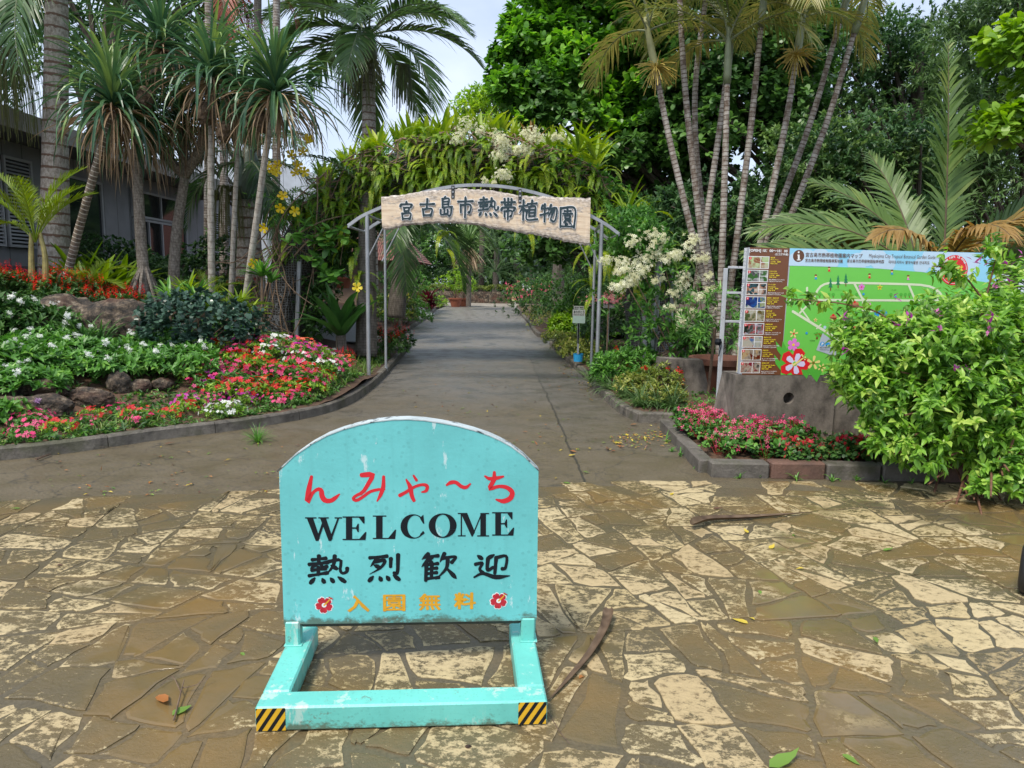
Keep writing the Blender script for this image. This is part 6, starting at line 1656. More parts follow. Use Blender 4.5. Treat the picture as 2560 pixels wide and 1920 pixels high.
# leafy vines over the arch
def vine(name, label, P, D, size, k, mat, tmpl, stems, extra=(), sm=None, tint=(.5, .18), spread=(.5, 1.3)):
    base = P.mean(0) * np.array([1, 1, 0]); t = thing(name, label, 'vine', base)
    g = G(); rosettes(g, tmpl, P - base, D, k, size, spread, tint); g.build('foliage', mat, t)
    g = G()
    for s in stems: g.tube(smooth_path(np.asarray(s) - base, 16), np.linspace(.014, .007, 16), 5)
    g.build('stems', sm or B_VINE, t)
    for nm, m, tp, Q, N, sz, each in extra:
        if each:
            for q in range(len(Q)):
                g = G(); g.inst(tp, np.zeros((1, 3)), frames_z(N[q:q + 1]), sz, rng.uniform(.2, .8, 1)); f = g.build(nm, m, t); f.location = Q[q] - base
        else:
            for c_ in Q:                                  # each truss of blossom is a part
                n_ = int(70 * each_n(c_)); W = rng.normal(0, 1, (n_, 3)) * np.array([c_[3], c_[3] * .7, c_[3] * .8]) * .6
                g = G(); g.inst(tp, W, frames_z(unit(W + np.array([0, -.12, .06]))), sz * rng.uniform(.8, 1.2, n_), rng.uniform(.1, .95, n_)); f = g.build(nm, m, t); f.location = c_[:3] - base
    return t
def each_n(c): return max(.35, c[3] / .16)
# left: allamanda over the left shoulder and column
P = []
for q in range(900):
    a = rng.uniform(2.05, 3.12); P.append(ap(a, rng.uniform(-.35, .62), rng.uniform(-1.15, .2)))
for q in range(260):
    u, v = rng.normal(735, 55), rng.uniform(470, 640); P.append(at(u, v, 13.0 + rng.normal(0, .2)))
P = np.array(P); dens = hashnoise(P, 1.5, 31); P = P[(dens > -.12) | (P[:, 2] > 2.5)]
P = P[~((P[:, 2] < 1.9) & (rng.random(len(P)) < .45))]
D = unit(P - np.array([-2.2, 14.6, 1.2]) + rng.normal(0, .5, P.shape) + np.array([0, -.6, .6]))
fl = [at(u, v, y) for u, v, y in ((685, 425, 12.7), (700, 415, 12.7), (742, 418, 12.6), (743, 438, 12.6), (757, 428, 12.6), (672, 420, 12.7), (708, 495, 12.6), (704, 518, 12.6), (737, 527, 12.6), (664, 568, 12.5), (631, 658, 12.3), (725, 390, 12.7), (768, 355, 12.8), (760, 385, 12.8), (892, 722, 12.4), (772, 350, 12.8), (690, 432, 12.6))]
stems = []
for q in range(46):
    a = rng.uniform(2.2, 3.05); s0 = ap(a, .45, -.9 + rng.normal(0, .15)); e0 = s0 + np.array([rng.normal(0, .5), -.2, -rng.uniform(.6, 1.6)]); e0[2] = max(e0[2], .35)
    stems.append([s0, (s0 + e0) / 2 + rng.normal(0, .22, 3), e0])
for s_ in (((640, 860), (700, 640), (790, 560), (905, 530)), ((735, 880), (690, 700), (740, 600), (760, 480)), ((700, 880), (735, 830), (760, 770), (790, 640)), ((720, 880), (700, 790), (715, 700), (680, 600)), ((650, 780), (675, 690), (720, 620), (775, 600)), ((690, 880), (660, 800), (655, 700), (700, 610))):
    stems.append([at(u, v, 12.9 + rng.normal(0, .12)) for u, v in s_])
vine('allamanda_vine', 'vine with yellow trumpet flowers climbing the left side of the arch', P, D, .10, 6, L_BED, NARROW, stems,
     [('yellow_flower', F_YEL, TRUMPET, np.array(fl), unit(rng.normal(0, .35, (len(fl), 3)) + np.array([.1, -1, .2])), .085, True)], tint=(.42, .2))
# dark background leaves of the arch's left inside
P = np.array([ap(rng.uniform(2.2, 3.1), rng.uniform(-.75, -.3), rng.uniform(-.9, .8)) for q in range(420)]); D = unit(rng.normal(0, .5, P.shape) + np.array([.4, -.6, -.1]))
vine('dark_leaf_vine', 'dark leaved creeper filling the inner left side of the arch', P, D, .15, 5, L_DEEP, LEAF4, [[ap(2.6, -.4, -.3), ap(2.8, -.6, -.2), ap(3.0, -.5, 0)]])
P = np.array([at(*rng.normal((775, 600), (38, 28)), 12.6) for q in range(16)] + [at(790 + q * 6, 640 + q * 9, 12.7) for q in range(8)]); D = unit(rng.normal(0, .4, P.shape) + np.array([.3, -.5, .5]))
vine('broad_leaf_vine', 'shoot of larger bright leaves in front of the netted column', P, D, .20, 5, L_BED, OVAL, [[at(735, 640, 12.8), at(775, 600, 12.6), at(830, 570, 12.6)]], tint=(.6, .15))
# top: twiggy ferny mass
P = np.array([ap(rng.uniform(.75, 2.3), rng.uniform(.1, .5), rng.uniform(-.95, .6)) for q in range(650)] + [ap(rng.uniform(.5, 2.5), rng.uniform(-.4, .4), rng.uniform(-1.0, -.8)) for q in range(360)]); D = unit(rng.normal(0, .5, P.shape) + np.array([0, -.5, .8]))
P2 = P
vine('ridge_creeper', 'small leaved creeper with dry tangled twigs over the top of the arch', P, D, .085, 5, L_BED, LEAF4,
     [[ap(a, .45, -.9), ap(a + rng.normal(0, .1), .25 + rng.normal(0, .1), -1.0), ap(a + rng.normal(0, .18), rng.uniform(-.3, .2), -1.0)] for a in rng.uniform(.8, 2.5, 60)], sm=B_VINE, tint=(.5, .2))
# right: white flowering vine
P = []
for q in range(420): P.append(ap(rng.uniform(.55, 1.15), rng.uniform(.0, .55), rng.uniform(-1.1, .2)))
for q in range(1500):
    f = rng.random(); u = rng.normal(1690, 62) if f < .75 else rng.normal(1600, 45); v = rng.uniform(590, 850) if f < .75 else rng.uniform(520, 640)
    if v < 640 and u > 1700 + (v - 590) * 1.2: continue
    P.append(at(u, v, 11.4 + rng.normal(0, .4)))
for q in range(220): P.append(at(rng.normal(1745, 45), rng.uniform(830, 960), 10.9 + rng.normal(0, .2)))
P = np.array(P); P = P[P[:, 2] > .15]; dens = hashnoise(P, 1.4, 77); P = P[dens > -.22]
D = unit(rng.normal(0, .5, P.shape) + np.array([-.15, -.6, .5]))
bl = []
for u, v, y, r in ((1155, 345, 12.7, .22), (1195, 325, 12.7, .2), (1250, 330, 12.7, .2), (1270, 355, 12.7, .18), (1330, 335, 12.7, .18), (1390, 335, 12.7, .14), (1265, 385, 12.7, .18), (1300, 375, 12.7, .16), (1240, 415, 12.7, .16), (1250, 440, 12.7, .15), (1295, 385, 12.7, .14), (1215, 460, 12.7, .10), (1330, 350, 12.7, .14),
                   (1545, 650, 10.5, .16), (1575, 675, 10.5, .18), (1600, 620, 10.5, .2), (1620, 645, 10.5, .18), (1640, 610, 10.5, .18), (1660, 650, 10.5, .14), (1690, 635, 10.5, .15), (1725, 600, 10.5, .16), (1740, 640, 10.5, .14), (1700, 720, 10.5, .16), (1735, 735, 10.5, .14), (1780, 730, 10.5, .12), (1690, 790, 10.5, .13), (1720, 810, 10.5, .14), (1740, 790, 10.5, .1), (1565, 710, 10.5, .13), (1535, 700, 10.5, .1), (1650, 700, 10.5, .1), (1590, 690, 10.5, .14), (1760, 700, 10.5, .12), (1680, 770, 10.5, .1), (1800, 760, 10.5, .1), (1710, 680, 10.5, .12)):
    bl += [[*(at(u, v, y) + rng.normal(0, .5, 3) * r), r * f] for f in (.62, .5)]
st = [[at(1720, 960, 11), at(1660 + q * 14, 870, 10.9), at(1560 + q * 26, 700 - q * 6, 11.0)] for q in range(8)]
st += [[at(1500 + q * 8, 930, 11), at(1620 + q * 5, 895 + rng.normal(0, 6), 10.9), at(1730 + q * 3, 840 + rng.normal(0, 15), 11)] for q in range(10)]
vine('white_flowering_vine', 'vine with cream white flower trusses spilling over the right side of the arch', P, D, .115, 6, L_BED, LEAF4, st, [('cream_blossoms', F_CRM, STAR, bl, None, .026, False)], tint=(.42, .2))
# leaves over the right shoulder
P = np.array([ap(rng.uniform(.2, .75), rng.uniform(.2, .6), rng.uniform(-1.05, .4)) for q in range(560)] + [at(rng.normal(1555, 40), rng.normal(585, 35), 12.4) for q in range(60)]); D = unit(rng.normal(0, .4, P.shape) + np.array([.3, -.5, .6]))
vine('shoulder_creeper', 'bright leaved creeper over the right shoulder of the arch', P, D, .14, 6, L_BED, NARROW, [[ap(.3, .4, -.8), ap(.5, .5, -.9), ap(.7, .5, -.8)]], tint=(.5, .2))
for q, (u, v, y, s) in enumerate(((1490, 400, 13.0, 1.1), (1565, 545, 12.8, 1.0), (1445, 380, 13.0, .9))):
    nest(['ferny rosette at the right shoulder of the arch', 'ferny rosette low on the right netted band', 'ferny rosette next to the white blossom, upper right'][q], at(u, v, y), 18, .7 * s, .06, 'rosettes on the arch shoulder', el=(.2, 1.4), bend=(.3, 1.4), tint=(.45, .15))
# ================================================================== SKY PALM AND TREES
p = at(921, 330, 22); q_ = at(921, 150, 22)
kp = palm('crowned_palm', 'tall palm with heavy drooping fronds standing against the open sky', (p[0], 22, .4), q_, .26,
     dict(n=17, L=3.5, ll=.95, nl=60, el=(-.35, 1.25), bend=(1.1, 1.9), droop=.35, lw=.07, tint=.68, rr=.035, up=.3,
          az=[(-PI / 2, .35), (PI - .15, .75), (.1, .75), (-2.4, .6), (-.7, .55), (2.4, .9), (.8, .9), (PI + .35, .3), (-.1, .25), (-1.2, .95), (-2.0, 1.0)]),
     barkm=B_ROYAL, shaft=.9, extra=B_SHAFT, leaf=L_PALM)
inflor(kp, at(885, 165, 21.7), 90, 1.2, .55, M_OLIVE, 'fruit_stalk', .009); inflor(kp, at(1008, 175, 21.6), 60, 1.1, .34, M_OLIVE2, 'fruit_stalk', .009); inflor(kp, at(920, 160, 21.6), 70, .8, .5, M_OLIVE, 'fruit_stalk', .009)

def crown_px(lst):
    """clump centres from photo pixels: (u, v, depth, radius)"""
    return np.array([[*at(u, v, y), r] for u, v, y, r in lst])
# big bright leaved tree right of the sky
cl = []
R_ = np.random.default_rng(3)
for q in range(150):
    u = R_.uniform(1235, 1700); v = R_.uniform(-160, 330)
    edge = 1205 + max(0, (60 - v)) * .35 + max(0, v - 240) * .4
    if v < 60: edge = 1225 + (60 - v) * .55
    if u < edge + 70: continue
    cl.append((u, v, R_.uniform(18.5, 22.5), R_.uniform(.5, .85)))
cl += [(1262, 140, 19.5, .45), (1255, 195, 19.6, .45), (1290, 80, 19.6, .5), (1320, 35, 19.8, .55), (1345, -20, 20, .6), (1270, 240, 19.5, .45), (1300, 120, 19, .6), (1290, 210, 19, .6), (1320, 280, 19, .6)]
tree('broadleaf_tree', 'large bright green broad leaved tree to the right of the open sky', [(4.2, 21, 0), (4.0, 21, 4), (3.2, 20.8, 8)], .32, crown_px(cl), 54, 6, .205, L_TREE, OVAL, tint=(.46, .2), upw=.5)
# dark mass of the same wood, nearer and lower
def wood(label, urange, vrange, yr, n, seed, mat, leaf, shoots, k, tmpl, trunk, tr=.25, tint=(.4, .15), rr=(.6, 1.0), keep=None, name='broadleaf_tree', bm=None, upw=.35):
    R_ = np.random.default_rng(seed); L = []
    while len(L) < n:
        u, v = R_.uniform(*urange), R_.uniform(*vrange)
        if keep and not keep(u, v): continue
        y = R_.uniform(*yr); c = at(u, v, y); r = R_.uniform(*rr)
        if c[2] < .5: continue
        L.append([*c, r])
    return tree(name, label, trunk, tr, np.array(L), shoots, k, leaf, mat, tmpl, tint=tint, bm=bm, upw=upw)
wood('dark shaded tree filling the space behind the right shoulder of the arch', (1330, 1800), (200, 640), (18, 20.5), 80, 5, L_DEEP, .19, 46, 6, OVAL, [(5.6, 19.5, 0), (5.5, 19.5, 3), (5.0, 19.3, 6)], .3, (.5, .2))
wood('leafy tree with glossy upright leaves seen between the clustered palm stems', (1680, 2030), (-120, 380), (17, 19.5), 75, 6, L_DEEP, .19, 48, 6, OVAL, [(7.6, 18.5, 0), (7.5, 18.5, 3.5), (7.2, 18.4, 7)], .28, (.62, .2))
wood('round crowned fine leaved dark tree at upper right', (1960, 2370), (40, 330), (22, 25), 80, 7, L_DARK, .15, 60, 7, DIA, [(13.2, 23.5, 0), (13, 23.5, 4), (12.6, 23.5, 9)], .35, (.55, .2), (.7, 1.15), keep=lambda u, v: v > 40 + abs(u - 2150) * .28)
wood('tall fine leaved tree whose top leaves the photo behind the clustered palms', (1760, 2200), (-220, 90), (25, 28), 50, 17, L_DARK, .17, 54, 7, DIA, [(11, 26.5, 0), (10.8, 26.5, 6), (10.4, 26, 12)], .35, (.6, .2), (.9, 1.4), keep=lambda u, v: u < 2040 or v > 60)
wood('dense shrubby tree with small shiny leaves below the round dark crown', (1960, 2330), (300, 620), (15, 17), 90, 8, L_DARK, .13, 50, 7, DIA, [(9.2, 16.3, 0), (9.1, 16.2, 1.5), (8.9, 16, 3)], .16, (.62, .22), (.5, .8), keep=lambda u, v: v > 300 + abs(u - 2150) * .25)
wood('bamboo thicket at the right with feathery pale leaves', (2330, 2660), (-60, 520), (17, 20), 110, 9, L_BAMB, .22, 40, 6, SLIM, [(13, 18.5, 0), (12.9, 18.5, 4), (12.2, 18.3, 9)], .09, (.5, .2), (.6, 1.0), name='bamboo_clump', keep=lambda u, v: v > 60 - (u - 2330) * .5)
wood('low dark shade bushes behind the clustered palm stems', (1620, 2050), (460, 720), (15.5, 17), 60, 10, L_DARK, .16, 40, 6, DIA, [(7, 16.3, 0), (7, 16.2, 1.2), (6.9, 16, 2.2)], .12, (.45, .2), (.5, .8), name='shade_shrub')
wood('dark trees beyond the bamboo closing the view at far right', (2200, 2750), (200, 640), (24, 26), 70, 11, L_DARK, .24, 34, 6, DIA, [(16, 25, 0), (15.8, 25, 4), (15, 25, 8)], .3, (.5, .2), (.9, 1.3))
wood('breadfruit branch with big light leaves at the upper right edge', (2500, 2640), (40, 340), (9, 10.2), 16, 12, L_LIME, .14, 40, 6, OVAL, [(7.9, 9.9, 0), (8.0, 9.8, 3), (7.6, 9.6, 4.5)], .12, (.4, .2), (.3, .45), name='broadleaf_tree')
wood('bright yellow leaved tree top peeping over the arch ridge', (1150, 1265), (225, 305), (55, 58), 22, 13, L_LIME, .34, 34, 6, LEAF4, [(-2.4, 56, 0), (-2.4, 56, 7), (-2.6, 56, 12)], .25, (.7, .2), (.9, 1.4))
# thin airy trees at the upper left, behind the building
wood('airy small leaved tree behind the slim palm stems at upper left', (440, 800), (40, 420), (24, 27), 24, 14, L_DARK, .13, 24, 6, DIA, [(-9, 25.5, 0), (-9, 25.5, 4), (-9, 25.5, 8)], .16, (.7, .2), (.5, .9), keep=lambda u, v: v > 40 + max(0, u - 560) * 1.9)
wood('dark tree behind the palm heads at the top left', (-60, 620), (-200, 210), (19, 23), 85, 15, L_DARK, .2, 30, 6, DIA, [(-12, 21, 0), (-12, 21, 5), (-11, 21, 9)], .25, (.5, .2), (.6, 1.0), keep=lambda u, v: not (v > 40 and u < 70) and v < 230 - max(0, u - 420) * .9)
wood('far left tree behind the building roof', (-300, 60), (-150, 260), (23, 26), 30, 16, L_DARK, .2, 30, 6, DIA, [(-20, 24, 0), (-20, 24, 5), (-19, 24, 9)], .25, (.4, .2), (.8, 1.2))
# reddish drooping palm at the top
rd = palm('red_frond_palm', 'palm with reddish dry fronds hanging at the top edge', at(560, 700, 20), at(560, -60, 20), .12, dict(n=8, L=2.6, ll=.6, nl=40, el=(-.3, .7), bend=(1.2, 2.0), droop=.7, lw=.03, tint=.4), barkm=B_ARECA, leaf=leaf_mat('leaf_red_dry', [(.12, .03, .02), (.26, .07, .05), (.32, .14, .07), (.10, .12, .05)], .5, .25))

# ================================================================== CLUSTERED ARECA PALMS
ar = [  # label, foot px, top px, depth, stem r
    ('leftmost clustered palm stem, bowed and hung with yellow flower sprays', (1745, 640), (1640, 180), (1690, 420), 10.6),
    ('second clustered palm stem, curving inward below a brown frond', (1760, 640), (1697, -40), (1720, 300), 10.9),
    ('dark thin clustered palm stem behind the second one', (1775, 640), (1770, -60), (1738, 330), 11.6),
    ('clustered palm stem that leans right from the left group', (1752, 640), (1815, 200), (1785, 420), 11.0),
    ('straight clustered palm stem topped by a pale green shaft', (1805, 640), (1818, 210), (1812, 430), 10.4),
    ('clustered palm stem in the middle, leaning gently right', (1836, 640), (1902, 70), (1872, 360), 10.7),
    ('clustered palm stem with a stout green crown shaft right of the middle', (1893, 640), (1990, 150), (1950, 380), 10.5),
    ('long leaning clustered palm stem crossing to the right', (1898, 640), (2098, 60), (2000, 380), 11.1),
    ('rightmost clustered palm stem, leaning most', (1935, 640), (2135, 85), (2040, 380), 10.8)]
APF = dict(n=6, L=1.6, ll=.45, nl=34, el=(.35, 1.4), bend=(1.1, 1.9), droop=.6, lw=.030, rr=.016, tint=.5)
for q, (lab, f, t_, m, y) in enumerate(ar):
    b = at(*f, y); b[2] = .25; d = at(f[0], f[1], y) - at(*m, y); b[0] = at(f[0], f[1], y)[0] + d[0] / max(.1, abs(d[2])) * (at(f[0], f[1], y)[2] - .25)
    o = palm('clustered_palm', lab, b, at(*t_, y), .052, APF, 'clustered palms behind the map board', barkm=B_ARECA, leaf=L_YARE, shaft=.75, lean=at(*m, y), extra=plain('areca_shaft', (.36, .36, .16), .45, var=.35, scale=4) if q == 0 else B_SHAFT)
    if q in (0, 6):
        c = at(t_[0], t_[1] - 10, y - .1); g = G(); bs = np.array(o.location)
        for k in range(70):
            d = unit(rng.normal(0, 1, 3) * np.array([1, .5, .6]) + (0, -.3, 0)); l = rng.uniform(.15, .36)
            g.tube(smooth_path([c - bs, c - bs + d * l * .5, c - bs + d * l + (0, 0, -.08)], 5), .006, 3, cap=False)
        g.build('flower_spray', F_CRM if q == 9 else plain('areca_spray', (.45, .34, .07), .6, var=.3), o)
# orange brown hanging fronds
for q, (u, v, y, az, el, L) in enumerate(((1600, 60, 10.4, PI, .1, 1.35), (1530, -20, 10.6, -PI / 2 - .9, -.7, 1.0), (1690, 50, 10.3, .3, -.3, .9), (1975, 70, 10.2, PI, .3, 1.2), (2200, 10, 10.3, .3, .2, 1.5), (1480, -40, 10.8, PI + .4, -.3, 1.2))):
    pass

# ================================================================== SUGAR PALM BEHIND THE MAP BOARD
M_SRA = plain('sugar_rachis', (.10, .07, .04), .6)
sp = thing('sugar_palm', 'stemless feather palm with a huge upright frond and orange dry ones behind the map board', 'palm tree', (5.75, 9.6, .9))
sb = np.array([6.35, 9.6, .2])
for az, el, L, bend, m, ll, tw in ((PI / 2, 1.50, 3.6, .12, L_SAGO, .66, .15), (PI - .1, .98, 3.1, 1.35, L_SAGO, .62, -.9), (PI + .1, .62, 3.0, .8, L_SAGO, .62, -1.0), (PI + .2, .36, 2.5, .55, L_SAGO, .58, -.9), (PI - .3, 1.2, 2.6, .9, L_SAGO, .6, -.6), (PI + .7, .75, 2.1, .9, L_SAGO, .55, -.4), (-.5, .85, 2.2, .7, L_SAGO, .55, .5), (.2, .7, 2.6, .8, L_SAGO, .58, .9), (.1, 1.1, 2.6, .8, L_SAGO, .6, .9),
                                (1.8, 1.25, 2.8, .5, L_SAGO, .6, -.4), (2.5, .9, 2.6, .8, L_SAGO, .58, -.7), (PI - .05, .80, 2.0, 1.1, L_ORANGE, .45, -.8), (-1.7, 1.15, 2.0, 1.7, L_ORANGE, .5, 0), (-.8, 1.25, 2.2, 1.6, L_ORANGE, .5, .4), (-.1, 1.1, 2.3, 1.4, L_ORANGE, .5, .7), (PI + .5, 1.1, 2.0, 1.6, L_ORANGE, .45, -.4), (.5, .95, 2.4, 1.2, L_ORANGE, .5, .6)):
    g = G(); frond(g, (rng.normal(0, .08), rng.normal(0, .08), .62 if m is L_ORANGE else .35), az, el, L, bend, 58, ll, .052, .8, (.5 if m is L_ORANGE else .3), .18, tint=.55, rr=.024, t0=.14, roll=0, twist=tw)
    g.build('frond' if m is L_SAGO else 'dry_frond', [m, M_SRA], sp)
g = G(); g.tube([(0, 0, -.9), (0, 0, .4)], [.2, .14], 10, jit=.2); g.build('stem_base', B_GREYP, sp)
for q, (u, v, y, col, lab) in enumerate(((2520, 620, 8.6, L_GOLD, 'yellow green feather palm at the right edge behind the bougainvillea'), (2600, 520, 10.5, L_BLUE, 'blue grey feather palm at the right edge'))):
    p = at(u, 760, y); t = thing('feather_palm', lab, 'palm tree', (p[0], y, .2))
    for k in range(9):
        g = G(); frond(g, (0, 0, .5), k * .72 + .4, rng.uniform(.6, 1.3), 1.7, 1.1, 36, .4, .03, .85, .35, .3, tint=.5, rr=.014); g.build('frond', [col, col], t)

# ================================================================== BOUGAINVILLEA
def boug():
    base = np.array([4.35, 6.75, .1]); t = thing('bougainvillea', 'sprawling bougainvillea bush with a few purple bracts, covering much of the map board', 'shrub', base)
    P, D, tips = [], [], []
    blobs = [(2150, 830, 5.9, .24, 24), (2240, 840, 6.0, .27, 32), (2345, 800, 6.1, .32, 42), (2475, 800, 6.1, .38, 54), (2590, 725, 6.2, .42, 50), (2170, 870, 5.8, .28, 36), (2260, 880, 5.7, .38, 56), (2370, 860, 5.6, .42, 60), (2490, 850, 5.6, .45, 62), (2600, 850, 5.7, .5, 50),
             (2130, 950, 5.8, .22, 24), (2200, 980, 5.6, .28, 40), (2290, 1000, 5.5, .36, 54), (2400, 990, 5.4, .40, 60), (2520, 990, 5.4, .42, 60), (2230, 1080, 5.5, .24, 34), (2310, 1110, 5.4, .28, 34), (2440, 1100, 5.35, .28, 28), (2560, 1110, 5.3, .34, 40), (2520, 1180, 5.15, .18, 26), (2560, 1230, 5.1, .18, 26), (2450, 1235, 5.1, .15, 20), (2370, 1245, 5.15, .12, 14), 
             (2420, 1080, 5.9, .35, 30), (2600, 1000, 5.9, .5, 40), (2180, 910, 6.2, .3, 30), (2350, 930, 6.2, .45, 50), (2500, 930, 6.2, .5, 50)]
    for u, v, y, r, n in blobs:
        c = at(u, v, y); n = int(n * 2.5)
        d = rdir(n); rad = r * (.35 + .75 * rng.random(n) ** .6)
        P.append(c + d * rad[:, None] * np.array([1, .9, .85])); D.append(unit(d * .8 + np.array([-.15, -.45, .25]) + rng.normal(0, .3, d.shape))); tips.append(c)
    # long arching branches
    st = []
    for path in (((2330, 900), (2210, 790), (2110, 760), (2030, 752), (1965, 745)), ((2450, 800), (2490, 640), (2475, 615)), ((2330, 1000), (2180, 950), (2060, 935)), ((2480, 780), (2400, 680), (2330, 665)), ((2540, 1080), (2500, 1180), (2420, 1235), (2330, 1262))):
        Q = smooth_path([at(u, v, 5.75 if v < 1050 else 5.15) for u, v in path], 26); st.append(Q)
        k = 14; idx = np.linspace(9, 25, k).astype(int)
        P.append(Q[idx] + rng.normal(0, .035, (k, 3))); D.append(unit(rng.normal(0, .5, (k, 3)) + np.array([-.2, -.3, -.1])))
    P, D = np.vstack(P), np.vstack(D)
    m = P[:, 2] > .13; P, D = P[m], D[m]
    g = G(); rosettes(g, LEAF, P - base, D, 8, .072, (.5, 1.35), (.45, .22), back=1.5, droop=.14, sv=.45); rosettes(g, OVAL, P[::3] - base, D[::3], 6, .048, (.4, 1.4), (.72, .25), back=2.2, sv=.5); g.build('foliage', L_BOUG, t)
    g = G()
    for Q in st: g.tube(Q - base, np.linspace(.009, .003, len(Q)), 5, cap=False)
    for c in tips:
        for k in range(5):
            e = c + rng.normal(0, .12, 3); s0 = base + np.array([rng.uniform(-.5, .9), rng.uniform(-.5, .2), 0]); g.tube(smooth_path([s0, s0 * .6 + e * .4 + np.array([0, 0, .25]), e], 12) - base, np.linspace(.028, .006, 12), 6, cap=False)
    for k in range(16):                                    # old reddish limbs trailing over the edging
        s0 = base + np.array([rng.uniform(-.2, 1.2), rng.uniform(-.5, 0), .05]); e = at(rng.uniform(2230, 2540), rng.uniform(1085, 1150), 5.8)
        g.tube(smooth_path([s0, (s0 + e) / 2 + rng.normal(0, .1, 3) + (0, 0, .12), e], 12) - base, np.linspace(.034, .012, 12), 6, jit=.15)
    g.build('branches', B_RED, t)
    g = G(); fl = [(2455, 660), (2440, 655), (2520, 660), (2485, 720), (2515, 705), (2345, 788), (2480, 790), (2475, 810), (2390, 925), (2110, 880), (2235, 745), (2110, 793), (2275, 797), (2470, 830), (2560, 640), (2235, 815), (2415, 930), (2350, 825)]
    for u, v in fl:
        c = at(u, v, 5.25 if v > 780 else 5.5); n = 4; g.inst(LEAF4, c + rng.normal(0, .012, (n, 3)) - base, frames(unit(rng.normal(0, .6, (n, 3)) + np.array([0, -.2, .6])), (0, 0, 1)), .055, rng.uniform(.1, .9, n))
    g.build('bract_blossoms', F_BRACT, t)
    return t
boug()

# ================================================================== FRONT RIGHT BED
M_BLK = [kerb_mat('edging_grey', (.15, .135, .115), (.06, .053, .044), .5), kerb_mat('edging_reddish', (.16, .085, .06), (.07, .042, .032), .35)]
x = 1.70; q = 0
labs = ['first edging block at the corner of the begonia bed', 'reddish second edging block of the begonia bed', 'third edging block of the begonia bed, dark grey', 'fourth edging block, grey with moss', 'reddish edging block where the bougainvillea begins', 'edging block under the bougainvillea branches', 'edging block below the drooping bougainvillea sprig', 'edging block near the right edge of the photo', 'edging block at the right edge of the photo', 'last edging block, outside the bougainvillea shade']
while x < 6.6:
    w = rng.uniform(.42, .5); g = G(); g.box((0, 0, 0), (w - .012, .15, .15), rng.normal(0, .012), bev=.014)
    o = g.build('edging_block', M_BLK[1 if q in (1, 4) else 0]); o.location = (x + w / 2, 5.87 - (x - 1.7) * .012, .058 + rng.normal(0, .004)); tag(o, labs[min(q, 9)], 'edging block', 'edging blocks of the front right bed'); x += w; q += 1
for k in range(4):
    g = G(); g.box((0, 0, 0), (.13, .44, .135), rng.normal(0, .015), bev=.012); o = g.build('edging_block', M_BLK[0]); o.location = (1.70 + .01 * k, 6.16 + k * .455, .05)
    tag(o, ['side edging block nearest the bed corner', 'second side edging block along the driveway', 'third side edging block along the driveway', 'farthest side edging block, by the end of the right kerb'][k], 'edging block', 'edging blocks of the front right bed')
def begonia(ci):
    fm = [F_BEGO, F_BEGR, F_WHT][ci]
    t = bush('begonia', ['wax begonia with pink flowers in the bed before the pedestal', 'wax begonia with small red flowers in the bed before the pedestal', 'wax begonia with white flowers among the pink ones'][ci], 'begonia', (0, 0, 0), (.17, .17, .17), 44, 5, .048, L_BED if ci != 1 else L_SALV, OVAL, 'begonias in the front right bed', stem=False, low=-.1, spread=(.7, 1.4), tint=(.35, .2))
    g = G(); n = 30; P = dome_shoots((0, 0, .08), (.17, .17, .14), n, .0, .8, .1, .4)[0]; N = unit(rng.normal(0, .6, P.shape) + np.array([0, -.6, .5]))
    if ci == 1: P = P[:18]; N = N[:18]
    g.inst(FLOWER if ci else STAR, P, frames_z(N), rng.uniform(.012, .024, len(P)), rng.uniform(.1, .9, len(P))); g.build('blossoms', fm, t)
    g = G()
    for k in range(14):
        e = P[k % len(P)]; g.tube([(e[0] * .3, e[1] * .3, 0), tuple(e)], .003, 3, cap=False)
    g.build('stem', plain('begonia_stem', (.3, .05, .03), .5), t); return t
BG = [begonia(c) for c in range(3)]; bu = [0] * 3
def put_b(x, y, c, s, z=.09):
    if not bu[c]: BG[c].location = (x, y, z); bu[c] = 1
    else: dup(BG[c], (x, y, z), rng.uniform(0, 6.28), s)
for k in range(62):
    f = rng.random()
    if f < .33: u, v, c, s = rng.uniform(1685, 1770), rng.uniform(1065, 1130), 0, rng.uniform(.9, 1.2)
    elif f < .62: u, v, c, s = rng.uniform(1750, 1920), rng.uniform(1105, 1150), 0, rng.uniform(.85, 1.3)
    else: u, v, c, s = rng.uniform(1900, 2160), rng.uniform(1125, 1155), 1, rng.uniform(.8, 1.1)
    if k in (3, 9): c, u, v = 2, 1725 + k, 1085
    P0 = gr(u, v + 8, .09); x, y = P0[0], P0[1]
    if x < 1.86 or y < 6.02 or (x > 2.15 and y > 6.92): continue
    put_b(x, y, c, s)
for k in range(8): put_b(1.92 + rng.uniform(0, .25), 6.9 + rng.uniform(0, .7), 0, 1.2)
for k in range(6): put_b(2.45 + rng.normal(0, .14), 6.62 + rng.normal(0, .06), 0, 1.35)
scatter_grass('weeds', [(*gr(u, v)[:2], .0) for u, v in ((1745, 1168), (1850, 1196), (1895, 1193), (1990, 1200), (2100, 1200), (2080, 1205), (2210, 1210), (2140, 1203), (1665, 1105), (1680, 1130), (1700, 1140), (2280, 1212))], 9, .085, .012, L_BED)

